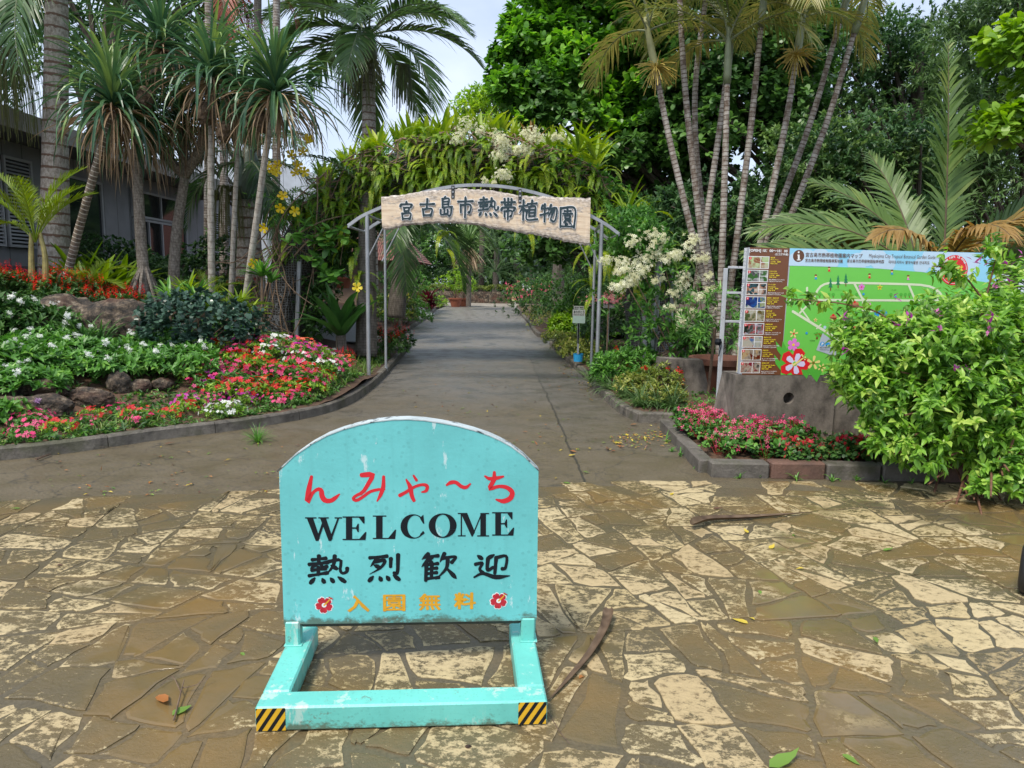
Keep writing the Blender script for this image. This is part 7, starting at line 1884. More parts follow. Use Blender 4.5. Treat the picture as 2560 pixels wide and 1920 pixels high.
# ================================================================== RIGHT BED PLANTS
def onr(u, v, y): x = at(u, v, y)[0]; return (x, y, zr(x, y) - .03)
IX = [(F_SALV, STAR, 9, 16, .020, 'blossoms')]
bush('ixora', 'clipped ixora with red flower heads left of the concrete stub', 'shrub', onr(1650, 970, 9.1), (.38, .34, .42), 230, 6, .06, L_HEDGE, LEAF4, 'small shrubs in the right bed', flowers=IX, tint=(.42, .2))
bush('variegated_shrub', 'yellow speckled shrub left of the red flowered ixora', 'shrub', onr(1590, 960, 9.3), (.28, .28, .36), 160, 6, .055, L_HEDGE, LEAF4, 'small shrubs in the right bed', tint=(.75, .2))
bush('variegated_shrub', 'low yellow speckled shrub in front of the ixora', 'shrub', onr(1655, 1010, 8.7), (.34, .24, .24), 150, 6, .055, L_HEDGE, LEAF4, 'small shrubs in the right bed', tint=(.7, .2))
bush('ixora', 'bright leaved shrub right behind the front gate pole', 'shrub', onr(1535, 900, 10.3), (.36, .36, .5), 200, 6, .085, L_BED, LEAF4, 'small shrubs in the right bed', flowers=[(F_SALV, STAR, 2, 14, .02, 'blossoms')])
bush('leafy_shrub', 'shrub between the gate poles and the flowering vine', 'shrub', onr(1585, 880, 10.9), (.45, .4, .55), 200, 6, .09, L_BED, LEAF4, 'small shrubs in the right bed')
for q, (u, v, y, r) in enumerate(((1450, 880, 13.6, (.45, .7, .42)), (1425, 860, 15.2, (.42, .8, .40)), (1400, 850, 16.9, (.45, .8, .38)))):
    bush('clipped_hedge', ['clipped yellowish hedge just past the gate on the right', 'middle clump of the yellowish hedge beyond the gate', 'farthest clump of the yellowish hedge before the side path'][q], 'hedge', onr(u, v, y), r, 330, 6, .05, L_HEDGE, DIA, 'clipped hedge on the right of the drive', stem=False, tint=(.6, .2))
for q, (u, v, y, n) in enumerate(((1530, 990, 9.9, 60), (1560, 1015, 9.2, 60), (1600, 1040, 8.6, 70), (1640, 1045, 8.5, 70), (1680, 1045, 8.45, 60), (1505, 960, 10.6, 50), (1475, 975, 10.9, 40))):
    clump('strap_leaf_clump', ['grassy clump behind the right kerb, third from the gate', 'grassy clump where the right kerb begins to curve', 'grassy clump inside the kerb curve', 'grassy clump at the end of the kerb curve', 'grassy clump under the concrete stub', 'grassy clump right of the front gate pole', 'weedy clump at the foot of the front gate pole'][q], onr(u, v, y), n, .38, .014, L_BAMB, 'strap leaved clumps along the right kerb')
cs = thing('concrete_stub', 'low stained concrete block behind the ixora', 'block', (at(1700, 940, 9.4)[0], 9.4, .02))
g = G(); V = np.array([(-.35, -.12, 0), (.42, -.12, 0), (.42, .12, 0), (-.35, .12, 0), (-.30, -.12, .62), (.26, -.12, .60), (.26, .12, .60), (-.30, .12, .62)]); g.add(V, np.array([[0, 1, 5, 4], [1, 2, 6, 5], [2, 3, 7, 6], [3, 0, 4, 7], [4, 5, 6, 7]])); g.build('block', M_STAIN, cs)
pt = thing('large_clay_pot', 'large terracotta pot behind the white steel stand', 'pot', (at(1800, 980, 9.9)[0], 9.9, .02)); g = G(); g.lathe([(0, 0), (.30, 0), (.42, .5), (.46, .5), (.46, .58), (.40, .58), (.36, .5), (0, .48)], (0, 0, 0), 24); g.build('body', M_TERR2, pt)
P, D = dome_shoots((0, 0, .85), (.5, .4, .5), 120, -.5, .5, .2, .3); g = G(); rosettes(g, NARROW, P, D, 6, .12, (.5, 1.3), (.4, .2)); o = thing('bushy_plant', 'bushy plant growing over the large clay pot behind the stand', 'plant', (at(1770, 960, 9.2)[0], 9.2, .25)); g.build('foliage', L_BED, o); g = G(); g.tube([(0, 0, -.2), (.05, 0, .8)], .02, 6); g.build('stem', B_WOOD, o)
g = G(); g.tube(smooth_path([(0, 0, .05), (.12, .03, .06), (.28, .0, .05)], 8), .05, 12, cap=False)
for k in range(6): g.tube([(.02 + k * .045, .01, .052), (.035 + k * .045, .01, .052)], .056, 12)
o = g.build('corrugated_pipe', M_BLACK); o.location = (at(1768, 1030, 8.25)[0], 8.25, .0); tag(o, 'short black corrugated drain pipe by the white steel stand', 'pipe')
for q, (u, v, y, h, r) in enumerate(((1632, 850, 11.6, 2.3, .055), (1425, 600, 20, 3, .05))):
    if q: continue
    g = G(); g.tube([(0, 0, 0), (.05, 0, h)], r, 10); o = g.build('grey_pipe_post', M_GALV); o.location = (at(u, v, y)[0], y, .1); tag(o, 'grey pipe post inside the white flowering vine', 'post')
# name plates among the right bed
def sign_plate(label, p, w, h, post, mat, lines, cat='sign', rz=0.0, txtmat=None, name='name_plate', two=False):
    t = thing(name, label, cat, p, None, rz); pl = Plane((0, 0, 0), (1, 0, 0), (0, 0, 1))
    g = G(); slab(g, pl, [(-w / 2, 0), (w / 2, 0), (w / 2, h), (-w / 2, h)], -.015, 0, 0); g.build('plate', mat, t)
    g = G(); g.box((0, .02, -post / 2 + h * .3), (.03, .03, post + h * .6), 0); g.build('post', M_GALV if not two else M_WHITE, t)
    if lines:
        g = G()
        for (s, x, z, hh, ww) in lines: text(g, pl, s, x, z, hh, ww, .002, 0, .02)
        g.build('lettering', txtmat or M_BLACK, t)
    return t
M_SGN = paint('sign_grey_white', (.42, .44, .40), .5, .1, grime=.4); M_SGN2 = paint('sign_pale_green', (.36, .48, .42), .5, .12, grime=.3)
y = 12.9
b0 = at(1447, 790, y); b1 = at(1447, 808, y); b2 = at(1447, 772, y); wpl = 31 / FPX * y
sign_plate('lower pale green name plate on the post by the right gate pole', b1, wpl, .13, .6, M_SGN2, [])
sign_plate('middle white name plate with black writing by the right gate pole', b0, wpl, .115, .5, M_SGN, [('ありがとう', -wpl * .42, .045, .055, wpl * .84), ('Botanical Garden', -wpl * .42, .012, .022, wpl * .84)])
sign_plate('small upper name plate with dark characters by the right gate pole', b2, wpl * .8, .05, .3, M_SGN, [('宮古植物園', -wpl * .35, .01, .03, wpl * .7)])
p = at(1522, 770, 12.4); sign_plate('grey name plate behind the right front gate pole', p, .19, .13, .6, paint('sign_grey', (.25, .26, .26), .5, .1, grime=.4), [('植物', -.08, .05, .05, .16)])
g = G(); g.lathe([(0, 0), (.08, 0), (.09, .13), (.095, .14), (.085, .14), (.075, .02), (0, .02)], (0, 0, 0), 16); o = g.build('blue_bucket', plain('blue_plastic', (.02, .28, .55), .4, var=.1)); o.location = (*at(1447, 836, 12.9)[:2], .18); tag(o, 'small blue bucket under the name plates', 'bucket')
P = np.array([0, 0, 0]) + rng.normal(0, 1, (160, 3)) * np.array([.16, .12, .045]); g = G(); g.inst(STAR, P, frames_z(unit(rng.normal(0, .4, (160, 3)) + (0, -.5, .8))), .022, rng.uniform(.1, .9, 160)); o = thing('pink_flower_plant', 'x', 'flowers'); g.build('blossoms', leaf_mat('petal_soft_pink', [(.5, .1, .14), (.6, .2, .22), (.7, .4, .4)], .5, .3), o); g = G(); g.tube([(0, 0, -1.0), (0, 0, 0)], .015, 6); g.build('stem', B_WOOD, o); o.location = at(1522, 745, 12.2); tag(o, 'flat cluster of soft pink blossom right of the gate pole', 'blossoms')
# ================================================================== BEYOND THE GATE
def onfr(u, y): x = at(u, 800, y)[0]; return (x, y, zfr(x, y) - .03)
def onfl(u, y): x = at(u, 800, y)[0]; return (x, y, zfl(x, y) - .03)
for q, (u, y, r) in enumerate(((1400, 22, (.9, .9, .55)), (1375, 25, (.8, 1.4, .55)), (1350, 29, (.8, 1.6, .55)))):
    bush('clipped_hedge', ['low hedge clump just past the side path on the right', 'hedge clump along the far right kerb', 'farthest hedge clump along the right kerb'][q], 'hedge', onfr(u, y), r, 300, 6, .06, L_HEDGE, DIA, 'hedge along the far right kerb', stem=False, tint=(.6, .2))
bush('red_flowering_bush', 'low bush covered in small red flowers on the right of the far drive', 'shrub', onfr(1335, 34), (1.35, 1.2, 1.5), 420, 5, .10, L_BED, DIA, None, stem=False, flowers=[(F_BEGO, STAR, 80, 8, .035, 'blossoms')])
for q, (u, v, y, r, m) in enumerate(((1400, 740, 27, (2.0, 1.6, 2.0), L_DEEP), (1440, 740, 24, (1.6, 1.4, 1.7), L_DEEP), (1480, 740, 21.5, (1.3, 1.2, 1.6), L_BED), (1370, 740, 36, (2.2, 2, 1.9), L_DEEP), (1500, 740, 18.6, (1.2, 1, 1.5), L_DEEP), (1560, 740, 17, (1.3, 1.0, 1.6), L_DARK), (1430, 760, 18.5, (.6, .6, .75), L_LIME))):
    bush('leafy_shrub', ['dark rounded shrub behind the red flowering bush', 'dark shrub behind the name plates', 'bright shrub between the gate poles and the name plates', 'distant dark shrub at the end of the right bed', 'dark shrub seen through the right gate poles', 'dark shrub behind the white flowering vine', 'lime green shrub beside the name plates'][q], 'shrub', (at(u, v, y)[0], y, .05), r, 420, 6, .13, m, LEAF4, 'shrubs in the far right bed', stem=False, low=-.4)
# left far bed
for q, (u, y, r, m, lab, fl_) in enumerate(((1010, 24, (.9, .9, .6), L_BED, 'white flowering ground plants on the left of the far drive', [(F_WHT, STAR, 60, 6, .03, 'blossoms')]), (985, 22, (.8, .9, 1.1), L_CROT, 'yellow and green croton on the left of the far drive', None), (1000, 26, (1.0, 1, .9), L_BED, 'bright shrub behind the white flowers', None),
                                        (1058, 34, (1.1, 1.1, .9), L_LIME, 'low lime shrub near the far pots', None), (1030, 30, (1.3, 1.2, 1.8), L_BED, 'leafy shrub with reddish tips on the left of the far drive', None), (965, 24, (.9, .9, 1.7), L_DEEP, 'dark croton shrub left of the far drive', None))):
    bush('leafy_shrub', lab, 'shrub', onfl(u, y), r, 330, 6, .11, m, LEAF4, 'plants in the far left bed', flowers=fl_, stem=True)
p = onfl(1072, 30); t = thing('cordyline', 'dark red leaved cordyline by the far left kerb', 'plant', p); g = G(); straps(g, (0, 0, .6), 34, .75, .09, (.3, 1.4), (.2, 1.0), (.4, .2), 6, base_w=.4); straps(g, (.1, 0, .3), 24, .6, .08, (.2, 1.2), (.2, 1.0), (.3, .2), 6, base_w=.4); g.build('leaves', leaf_mat('leaf_cordyline', [(.03, .004, .008), (.09, .01, .02), (.16, .02, .035), (.2, .06, .05)], .35, .25), t); g = G(); g.tube([(0, 0, 0), (0, 0, .6)], .035, 7); g.build('stem', B_WOOD, t)
t = thing('bare_sapling', 'small crooked sapling with few red flowers on the far left bed', 'tree', onfl(1000, 21.4)); g = G()
for e in ((.3, 0, 1.5), (-.3, .1, 1.3), (.1, 0, 1.8), (.45, .1, 1.2)): g.tube(smooth_path([(0, 0, -.05), (.03, 0, .5), e], 8), np.linspace(.035, .008, 8), 6)
g.build('trunk', B_PAND, t); P, D = dome_shoots((.1, 0, 1.5), (.6, .5, .5), 40, -.6, .4, .2, .3); g = G(); rosettes(g, LEAF4, P, D, 5, .12); g.build('foliage', L_BED, t)
sg = []
for q in range(5):
    pass
# palm frond hanging in the opening, from a palm left of the drive
pm = palm('feather_palm', 'palm behind the arch whose big frond hangs into the opening', (at(990, 700, 19)[0], 19, .6), at(1010, 520, 19), .20, dict(n=8, L=2.7, ll=.75, nl=48, el=(-.2, 1.0), bend=(1.0, 1.5), droop=.3, lw=.05, az=[(-.35, -.35), (-.15, .15), (-2.6, .2), (-1.5, -.5), (PI, .2)]), barkm=B_GREYP, swell=.25)
# pots at the end of the drive
y = 45.5
for q, (u, y, r, h, br) in enumerate(((1139, 44.0, .42, .55, (1.05, .9, .95)), (1160, 45.2, .38, .50, (.85, .8, .85)))):
    p = at(u, 760, y); potted(['bright bush in the left of two clay pots at the drive end', 'right of the big clay pots at the drive end'][q], (p[0], y, .0), r, h, br, L_LIME, 'big clay pots at the end of the drive', .16, 190)
# stone wall, hedge, cycads and trees behind the cross path
sw = thing('low_stone_wall', 'low rough stone wall across the end of the drive', 'stone wall', (-1.5, 52.6, 0)); g = G()
for k in range(150):
    x = rng.uniform(-8.0, 4.6); z = rng.uniform(.05, .75); r = rng.uniform(.13, .24)
    V = unit(rng.normal(size=(14, 3)))
g = G(); nx, nz_ = 120, 10
X, Z = np.meshgrid(np.linspace(-9, 5, nx), np.linspace(0, .85, nz_)); PP = np.stack([X, np.zeros_like(X), Z], -1).reshape(-1, 3)
PP[:, 1] = -.12 * np.abs(hashnoise(PP, 6, 3)) - .05 * hashnoise(PP, 14, 4); PP[:, 2] += .03 * hashnoise(PP, 3, 9)
i = np.arange(nz_ - 1)[:, None] * nx; j = np.arange(nx - 1)[None]; g.add(PP, np.stack([i + j, i + j + 1, i + nx + j + 1, i + nx + j], -1).reshape(-1, 4))
g.box((-2, .3, .4), (14, .55, .78)); g.build('rubble_face', M_ROCK, sw, smooth=True)
bushes = [(-7.5 + 2.2 * k, 53.3 + .2 * (k % 2)) for k in range(6)]
for k, (x, y) in enumerate(bushes):
    o = bush('clipped_hedge', 'clipped hedge section on top of the low stone wall', 'hedge', (x, y, .8), (1.35, .7, .55), 240, 6, .11, L_HEDGE, DIA, 'hedge along the low stone wall', stem=False, tint=(.4, .18)) if k == 0 else dup(HB, (x, y, .8), rng.uniform(-.2, .2), rng.uniform(.95, 1.1))
    if k == 0: HB = o
def cycad(label, p, h, L, n=34):
    t = thing('cycad', label, 'cycad', p, 'cycads beyond the low stone wall'); g = G(); g.tube([(0, 0, -.1), (0.05, 0, h * .5), (0, 0, h)], [.3, .26, .22], 10, jit=.1); g.build('trunk', B_GREYP, t)
    for k in range(n):
        g = G(); frond(g, (0, 0, h), k * 2.399, 1.2 - 1.5 * k / n + rng.normal(0, .08), L * rng.uniform(.9, 1.1), rng.uniform(.7, 1.2), 34, .22, .022, .95, .1, .35, tint=.35 + .4 * (k % 3 == 0), rr=.02, t0=.1, prof='cycad'); g.build('frond', [L_PALM, L_PALM], t)
    return t
for q, (u, v, y, L, lab) in enumerate(((1238, 735, 54.5, 2.6, 'middle cycad with a full round head beyond the stone wall'), (1330, 730, 56, 2.7, 'cycad right of the middle one'), (1175, 735, 55, 2.3, 'cycad left of the middle one'), (1240, 700, 59, 3.2, 'paler cycad standing behind the middle one'), (1290, 700, 60, 2.4, 'small cycad between the two larger ones'))):
    a, b = at(u, v, y), at(u, v - 55 - (25 if q == 3 else 0), y); cycad(lab, (a[0], y, .3), max(.6, b[2] - .3), L, 26)
# small signs far away
p = at(1288, 752, 43); sign_plate('small white and yellow no entry notice at the end of the drive', (p[0], 43, p[2]), .40, .30, .65, plain('notice_cream', (.62, .58, .30), .5, var=.1), [], name='notice_sign', two=True)
pl_ = Plane((p[0], 43, p[2]), (1, 0, 0), (0, 0, 1)); st_ = [o for o in bpy.data.objects if o.name.startswith('notice_sign')][0]
g = G()
for k in range(16):
    a0, a1 = 2 * PI * k / 16, 2 * PI * (k + 1) / 16; tri_fan_poly(g, pl_, [(r * math.cos(a), .15 + r * math.sin(a)) for r, a in ((.07, a0), (.07, a1), (.10, a1), (.10, a0))], .004)
g.build('prohibition_ring', M_RED, st_, world=True)
p = at(1313, 725, 48); sign_plate('white direction sign on a tall post by the far hedge', (p[0] + .1, 48, p[2]), .52, .30, 1.7, M_WHITE, [('案内図', -.2, .08, .14, .4)], name='direction_sign', txtmat=M_BLACK)
# background wood behind
TRN = [('loose green tree in the centre distance through the arch', (1120, 1400), (560, 690), (62, 66), 36, L_BAMB, .5, -4), ('dark tree behind the cycads', (1000, 1250), (480, 700), (66, 70), 40, L_DARK, .5, -7), ('dark tree at the right of the distant view', (1330, 1620), (440, 720), (50, 56), 46, L_DARK, .45, 4), ('pale feathery tree high in the opening', (1180, 1420), (430, 600), (72, 76), 40, L_BED, .5, 0), ('dark tree at the left of the distant view', (820, 1080), (430, 700), (58, 64), 44, L_DEEP, .45, -13)]
for lab, ur, vr, yr, n, m, lf, x in TRN:
    R2 = np.random.default_rng(abs(hash(lab[:9]).__int__()) % 1 + len(lab)); L = []
    while len(L) < n:
        c = at(R2.uniform(*ur), R2.uniform(*vr), R2.uniform(*yr))
        if c[2] > 1: L.append([*c, R2.uniform(1.5, 2.4)])
    L = np.array(L); mx_ = L[:, 0].mean(); my_ = L[:, 1].mean()
    tree('distant_tree', lab, [(mx_, my_, 0), (mx_, my_, 4), (mx_ + .3, my_, 8)], .35, L, 34, 6, lf, m, DIA, 'trees beyond the stone wall', tint=(.5, .2))
far = []
for k in range(13):
    x = -42 + k * 7.5; L = ell_clumps((x, 88 + 3 * (k % 2), 6), (6, 4, 7), 40, 2.6, -.8)
    if k == 0: T0 = tree('distant_tree', 'dark tree in the wood closing the far background', [(x, 90, 0), (x, 90, 5), (x, 90, 9)], .4, L, 26, 6, .8, L_DARK, DIA, 'wood in the far background', tint=(.5, .2))
    else: dup(T0, (x, 90 + 3 * (k % 2), 0), rng.uniform(0, 6), rng.uniform(.9, 1.25))
p = at(1400, 730, 30); t = thing('slim_trunk_tree', 'slim dark trunked palm right of the drive seen under the board', 'tree', (p[0], 30, .2)); g = G(); g.tube(smooth_path([(0, 0, 0), (-.1, 0, 1.8), (.05, 0, 4.6)], 10), np.linspace(.3, .2, 10), 10, jit=.08); g.build('trunk', B_GREYP, t)
for k in range(12):
    g = G(); frond(g, (.05, 0, 4.6), k * 2.399, rng.uniform(-.3, .8), 2.2, 1.2, 30, .55, .05, .9, .4, .2, tint=.4, rr=.02); g.build('frond', [L_PALM, B_SHAFT], t)
p = at(1172, 700, 40); t = thing('spiky_yucca', 'tall yucca with a hanging dry skirt in the middle of the opening', 'yucca', (p[0], 40, .2)); g = G(); g.tube([(0, 0, 0), (0, 0, 3.2)], .14, 8); g.build('trunk', B_GREYP, t); g = G(); straps(g, (0, 0, 3.4), 90, 1.5, .09, (-.1, 1.4), (.3, 1.5), (.6, .15), 6); g.build('leaf_rosette', L_BAMB, t); g = G(); straps(g, (0, 0, 3.3), 70, 1.5, .06, (-1.3, -.6), (.2, .6), (.5, .2), 6); g.build('dead_leaf_skirt', L_DEAD, t)

# ================================================================== BUILDINGS
def wallmat(name, c, lines=0.0, axis=1, dark=.6):
    m, n, l, b = new_mat(name); o = posn(n)
    r = ramp(n, [(.3, tuple(x * .72 for x in c)), (.7, c)]); l.new(noise(n, l, 1.3, 6, o, .6).outputs['Fac'], r.inputs['Fac']); out = r.outputs['Color']
    if lines:
        x = n.new('ShaderNodeSeparateXYZ'); l.new(o, x.inputs[0]); k = mathn(n, l, 'LESS_THAN', mathn(n, l, 'FRACT', mathn(n, l, 'DIVIDE', x.outputs[axis], lines)), .035)
        out = mixc(n, l, k, out, tuple(v * dark * .5 for v in c))
    l.new(out, b.inputs['Base Color']); b.inputs['Roughness'].default_value = .7; return m
M_WALL = wallmat('grey_board_wall', (.25, .255, .265), .62); M_TRIM = wallmat('grey_trim', (.40, .41, .42)); M_SOFF = wallmat('soffit', (.13, .13, .135)); M_ROOF = wallmat('roof_grey', (.20, .20, .20)); M_FASC = wallmat('fascia', (.30, .28, .25))
def glass_mat():
    m, n, l, b = new_mat('dark_glass'); b.inputs['Base Color'].default_value = (.012, .016, .017, 1); b.inputs['Roughness'].default_value = .06; b.inputs['Specular IOR Level'].default_value = .7; return m
M_GLASS = glass_mat()
bd = thing('grey_building', 'grey single storey building with louvred shutters and a wide eave behind the palms', 'building', (-10.8, 20, 1.2))
WX = -10.8
def bbox(nm, x0, x1, y0, y1, z0, z1, m, par=None, bev=0.0):
    g = G(); g.box(((x0 + x1) / 2, (y0 + y1) / 2, (z0 + z1) / 2), (x1 - x0, y1 - y0, z1 - z0), bev=bev); return g.build(nm, m, par or bd, world=(par is None or par is bd))
bbox('wall', WX - 6, WX, 11, 31, .6, 4.75, M_WALL)
bbox('plinth', WX + .002, WX + .06, 11, 31, .6, 1.75, wallmat('plinth_grey', (.12, .125, .135), .9))
g = G(); g.add([(WX - 6, 10.6, 5.6), (WX + 1.35, 10.6, 4.62), (WX + 1.35, 25.2, 4.62), (WX - 6, 25.2, 5.6), (WX - 6, 10.6, 5.3), (WX + 1.35, 10.6, 4.50), (WX + 1.35, 25.2, 4.50), (WX - 6, 25.2, 5.3)], np.array([[0, 1, 2, 3], [4, 7, 6, 5], [1, 5, 6, 2], [0, 4, 5, 1], [3, 2, 6, 7]])); g.build('roof', M_ROOF, bd, world=True)
bbox('fascia', WX + 1.30, WX + 1.36, 10.6, 25.2, 4.30, 4.66, M_FASC); bbox('soffit', WX, WX + 1.29, 10.6, 25.2, 4.38, 4.44, M_SOFF); bbox('end_fascia', WX - 1, WX + 1.29, 25.14, 25.2, 4.2, 4.66, M_FASC)
def louvre(y0, y1, z0, z1, lab=None):
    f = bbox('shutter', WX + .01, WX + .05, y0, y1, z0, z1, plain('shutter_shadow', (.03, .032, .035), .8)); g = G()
    n = int((z1 - z0) / .075)
    for k in range(n):
        z = z0 + (k + .5) * (z1 - z0) / n; g.box((WX + .075, (y0 + y1) / 2, z), (.05, y1 - y0 - .08, .012), M=np.array([[.7, 0, .7], [0, 1, 0], [-.7, 0, .7]]))
    for (a, b_, c, d) in ((y0, y0 + .05, z0, z1), (y1 - .05, y1, z0, z1), (y0 + .05, y1 - .05, z0, z0 + .05), (y0 + .05, y1 - .05, z1 - .05, z1)): g.box((WX + .075, (a + b_) / 2, (c + d) / 2), (.06, b_ - a, d - c))
    g.build('louvre_slats', M_TRIM, f).location = -np.array(f.location) * 0 - np.array(bd.location)
for y0, y1 in ((12.6, 13.9), (14.0, 15.3), (15.4, 16.3)): louvre(y0, y1, 2.15, 4.05)
def window(nm, y0, y1, z0, z1, mull=()):
    f = bbox(nm, WX + .01, WX + .03, y0, y1, z0, z1, M_GLASS); g = G(); w = .06
    for (a, b_, c, d) in ((y0 - w, y0, z0 - w, z1 + w), (y1, y1 + w, z0 - w, z1 + w), (y0, y1, z0 - w, z0), (y0, y1, z1, z1 + w)) + tuple((q - .03, q + .03, z0, z1) for q in mull): g.box((WX + .045, (a + b_) / 2, (c + d) / 2), (.07, b_ - a, d - c))
    g.build('frame', M_TRIM, f).location = -np.array(bd.location)
window('window', 17.0, 19.0, 2.1, 3.9); window('glass_door', 20.6, 23.8, 1.35, 3.15, (21.4, 22.2, 23.0)); window('transom_window', 20.6, 23.8, 3.3, 3.95, (22.2,))
louvre(25.6, 27.5, 1.9, 3.9); louvre(27.6, 29.5, 1.9, 3.9)
pb = thing('pale_building', 'pale building with a sloping roof glimpsed between the screw pines', 'building', (-11, 37, 0)); g = G(); g.add([(-15, 33, 0), (-8.8, 33, 0), (-8.8, 42, 0), (-15, 42, 0), (-15, 33, 8.2), (-8.8, 33, 6.2), (-8.8, 42, 6.2), (-15, 42, 8.2)], np.array([[0, 1, 5, 4], [1, 2, 6, 5], [2, 3, 7, 6], [3, 0, 4, 7], [4, 5, 6, 7]])); g.build('wall', wallmat('pale_wall', (.52, .58, .66), .8, 0, .8), pb, world=True)
rh = thing('red_tiled_house', 'house with a red tiled roof behind the left of the arch opening', 'house', (-6.6, 33, .5)); g = G(); g.add([(-9.5, 31, .3), (-4.9, 31, .3), (-4.9, 37, .3), (-9.5, 37, .3), (-9.5, 31, 2.7), (-4.9, 31, 2.7), (-4.9, 37, 2.7), (-9.5, 37, 2.7)], np.array([[0, 1, 5, 4], [1, 2, 6, 5], [2, 3, 7, 6], [3, 0, 4, 7]])); g.build('wall', wallmat('house_wall', (.30, .22, .17)), rh, world=True)
def tile_mat():
    m, n, l, b = new_mat('red_roof_tiles'); o = posn(n); w = n.new('ShaderNodeTexWave'); w.inputs['Scale'].default_value = 3.6; w.bands_direction = 'X'; w.inputs['Distortion'].default_value = .4; l.new(o, w.inputs['Vector'])
    w2 = n.new('ShaderNodeTexWave'); w2.inputs['Scale'].default_value = 2.0; w2.bands_direction = 'Z'; l.new(o, w2.inputs['Vector'])
    r = ramp(n, [(.1, (.09, .03, .025)), (.45, (.24, .095, .075)), (.9, (.30, .14, .11))]); l.new(mathn(n, l, 'MULTIPLY', w.outputs['Fac'], mathn(n, l, 'ADD', .45, mathn(n, l, 'MULTIPLY', w2.outputs['Fac'], .55))), r.inputs['Fac'])
    l.new(r.outputs['Color'], b.inputs['Base Color']); b.inputs['Roughness'].default_value = .8; bump(n, l, b, w.outputs['Fac'], .8, .05); return m
g = G(); g.add([(-10.3, 30.2, 2.4), (-4.2, 30.2, 2.4), (-4.2, 37.8, 2.4), (-10.3, 37.8, 2.4), (-8.2, 34, 5.0), (-6.3, 34, 5.0)], [np.array([[0, 1, 5, 4], [2, 3, 4, 5]]), np.array([[1, 2, 5], [3, 0, 4]])]); g.build('roof', tile_mat(), rh, world=True)

# ================================================================== LITTER AND SMALL THINGS
M_SHE = leaf_mat('dry_sheath', [(.06, .036, .02), (.13, .085, .05), (.22, .155, .10)], .55, .1, gain=1)
def sheath(label, pts, w):
    """a dry palm sheath: folded strip lying on the paving"""
    P = smooth_path([np.array([*p]) for p in pts], 26); T = unit(np.gradient(P, axis=0)); S = unit(np.cross(T, (0, 0, 1.0))); t = np.linspace(0, 1, 26)
    W = np.interp(t, [0, .06, .3, .7, 1], [.5, 1, .75, .45, .06]) * w; V = []
    for k in range(26):
        h = W[k] * .45
        V += [P[k] - S[k] * W[k] / 2 + (0, 0, h), P[k] - S[k] * W[k] * .28 + (0, 0, .003), P[k] + S[k] * W[k] * .2 + (0, 0, .002), P[k] + S[k] * W[k] / 2 + (0, 0, h * .8)]
    i = np.arange(25)[:, None] * 4; j = np.arange(3)[None]; Q = np.stack([i + j, i + j + 1, i + j + 5, i + j + 4], -1).reshape(-1, 4); V = np.array(V); c = P[13].copy(); c[2] = 0
    g = G(); g.add(V - c, Q, np.clip(.45 + rng.normal(0, .2, len(V)), 0, 1)); g.add(V - c + np.array([0, 0, -.003]), Q[:, ::-1], .35)
    o = g.build('dry_palm_sheath', M_SHE, smooth=True); o.location = c; return tag(o, label, 'palm sheath', 'dry palm sheaths on the paving')
z3 = lambda u, v, z=.02: gr(u, v, z)
sheath('brown dry palm sheath leaning beside the welcome sign base', [z3(1522, 1522, .05), z3(1512, 1570, .03), z3(1475, 1635, .02), z3(1420, 1700), z3(1372, 1750)], .052)
sheath('brown dry palm sheath lying farther off on the right paving', [z3(1730, 1312, .045), z3(1770, 1300, .03), z3(1850, 1296), z3(1930, 1290), z3(2030, 1280)], .07)
for k, (x, y) in enumerate(((-9, 61), (-6, 60), (-3, 61.5), (0, 60.5), (3, 61), (6, 60), (9, 61))):
    if k == 0: BS = bush('background_shrub', 'dark shrub closing the view behind the cycads', 'shrub', (x, y, 0), (2.2, 1.4, 2.6), 420, 6, .26, L_DARK, DIA, 'dark shrubs behind the cycads', stem=False, low=-.6)
    else: dup(BS, (x, y, 0), k * 1.3, rng.uniform(.85, 1.2))
LV = {'yellow': leaf_mat('fallen_yellow', [(.40, .28, .03), (.55, .42, .05), (.6, .5, .12)], .45, .1), 'brown': leaf_mat('fallen_brown', [(.05, .028, .018), (.12, .06, .035), (.20, .10, .055)], .5, .1), 'green': leaf_mat('fallen_green', [(.06, .14, .02), (.14, .26, .04), (.25, .35, .06)], .45, .2), 'orange': leaf_mat('fallen_orange', [(.24, .08, .02), (.36, .14, .04), (.45, .24, .08)], .4, .1)}
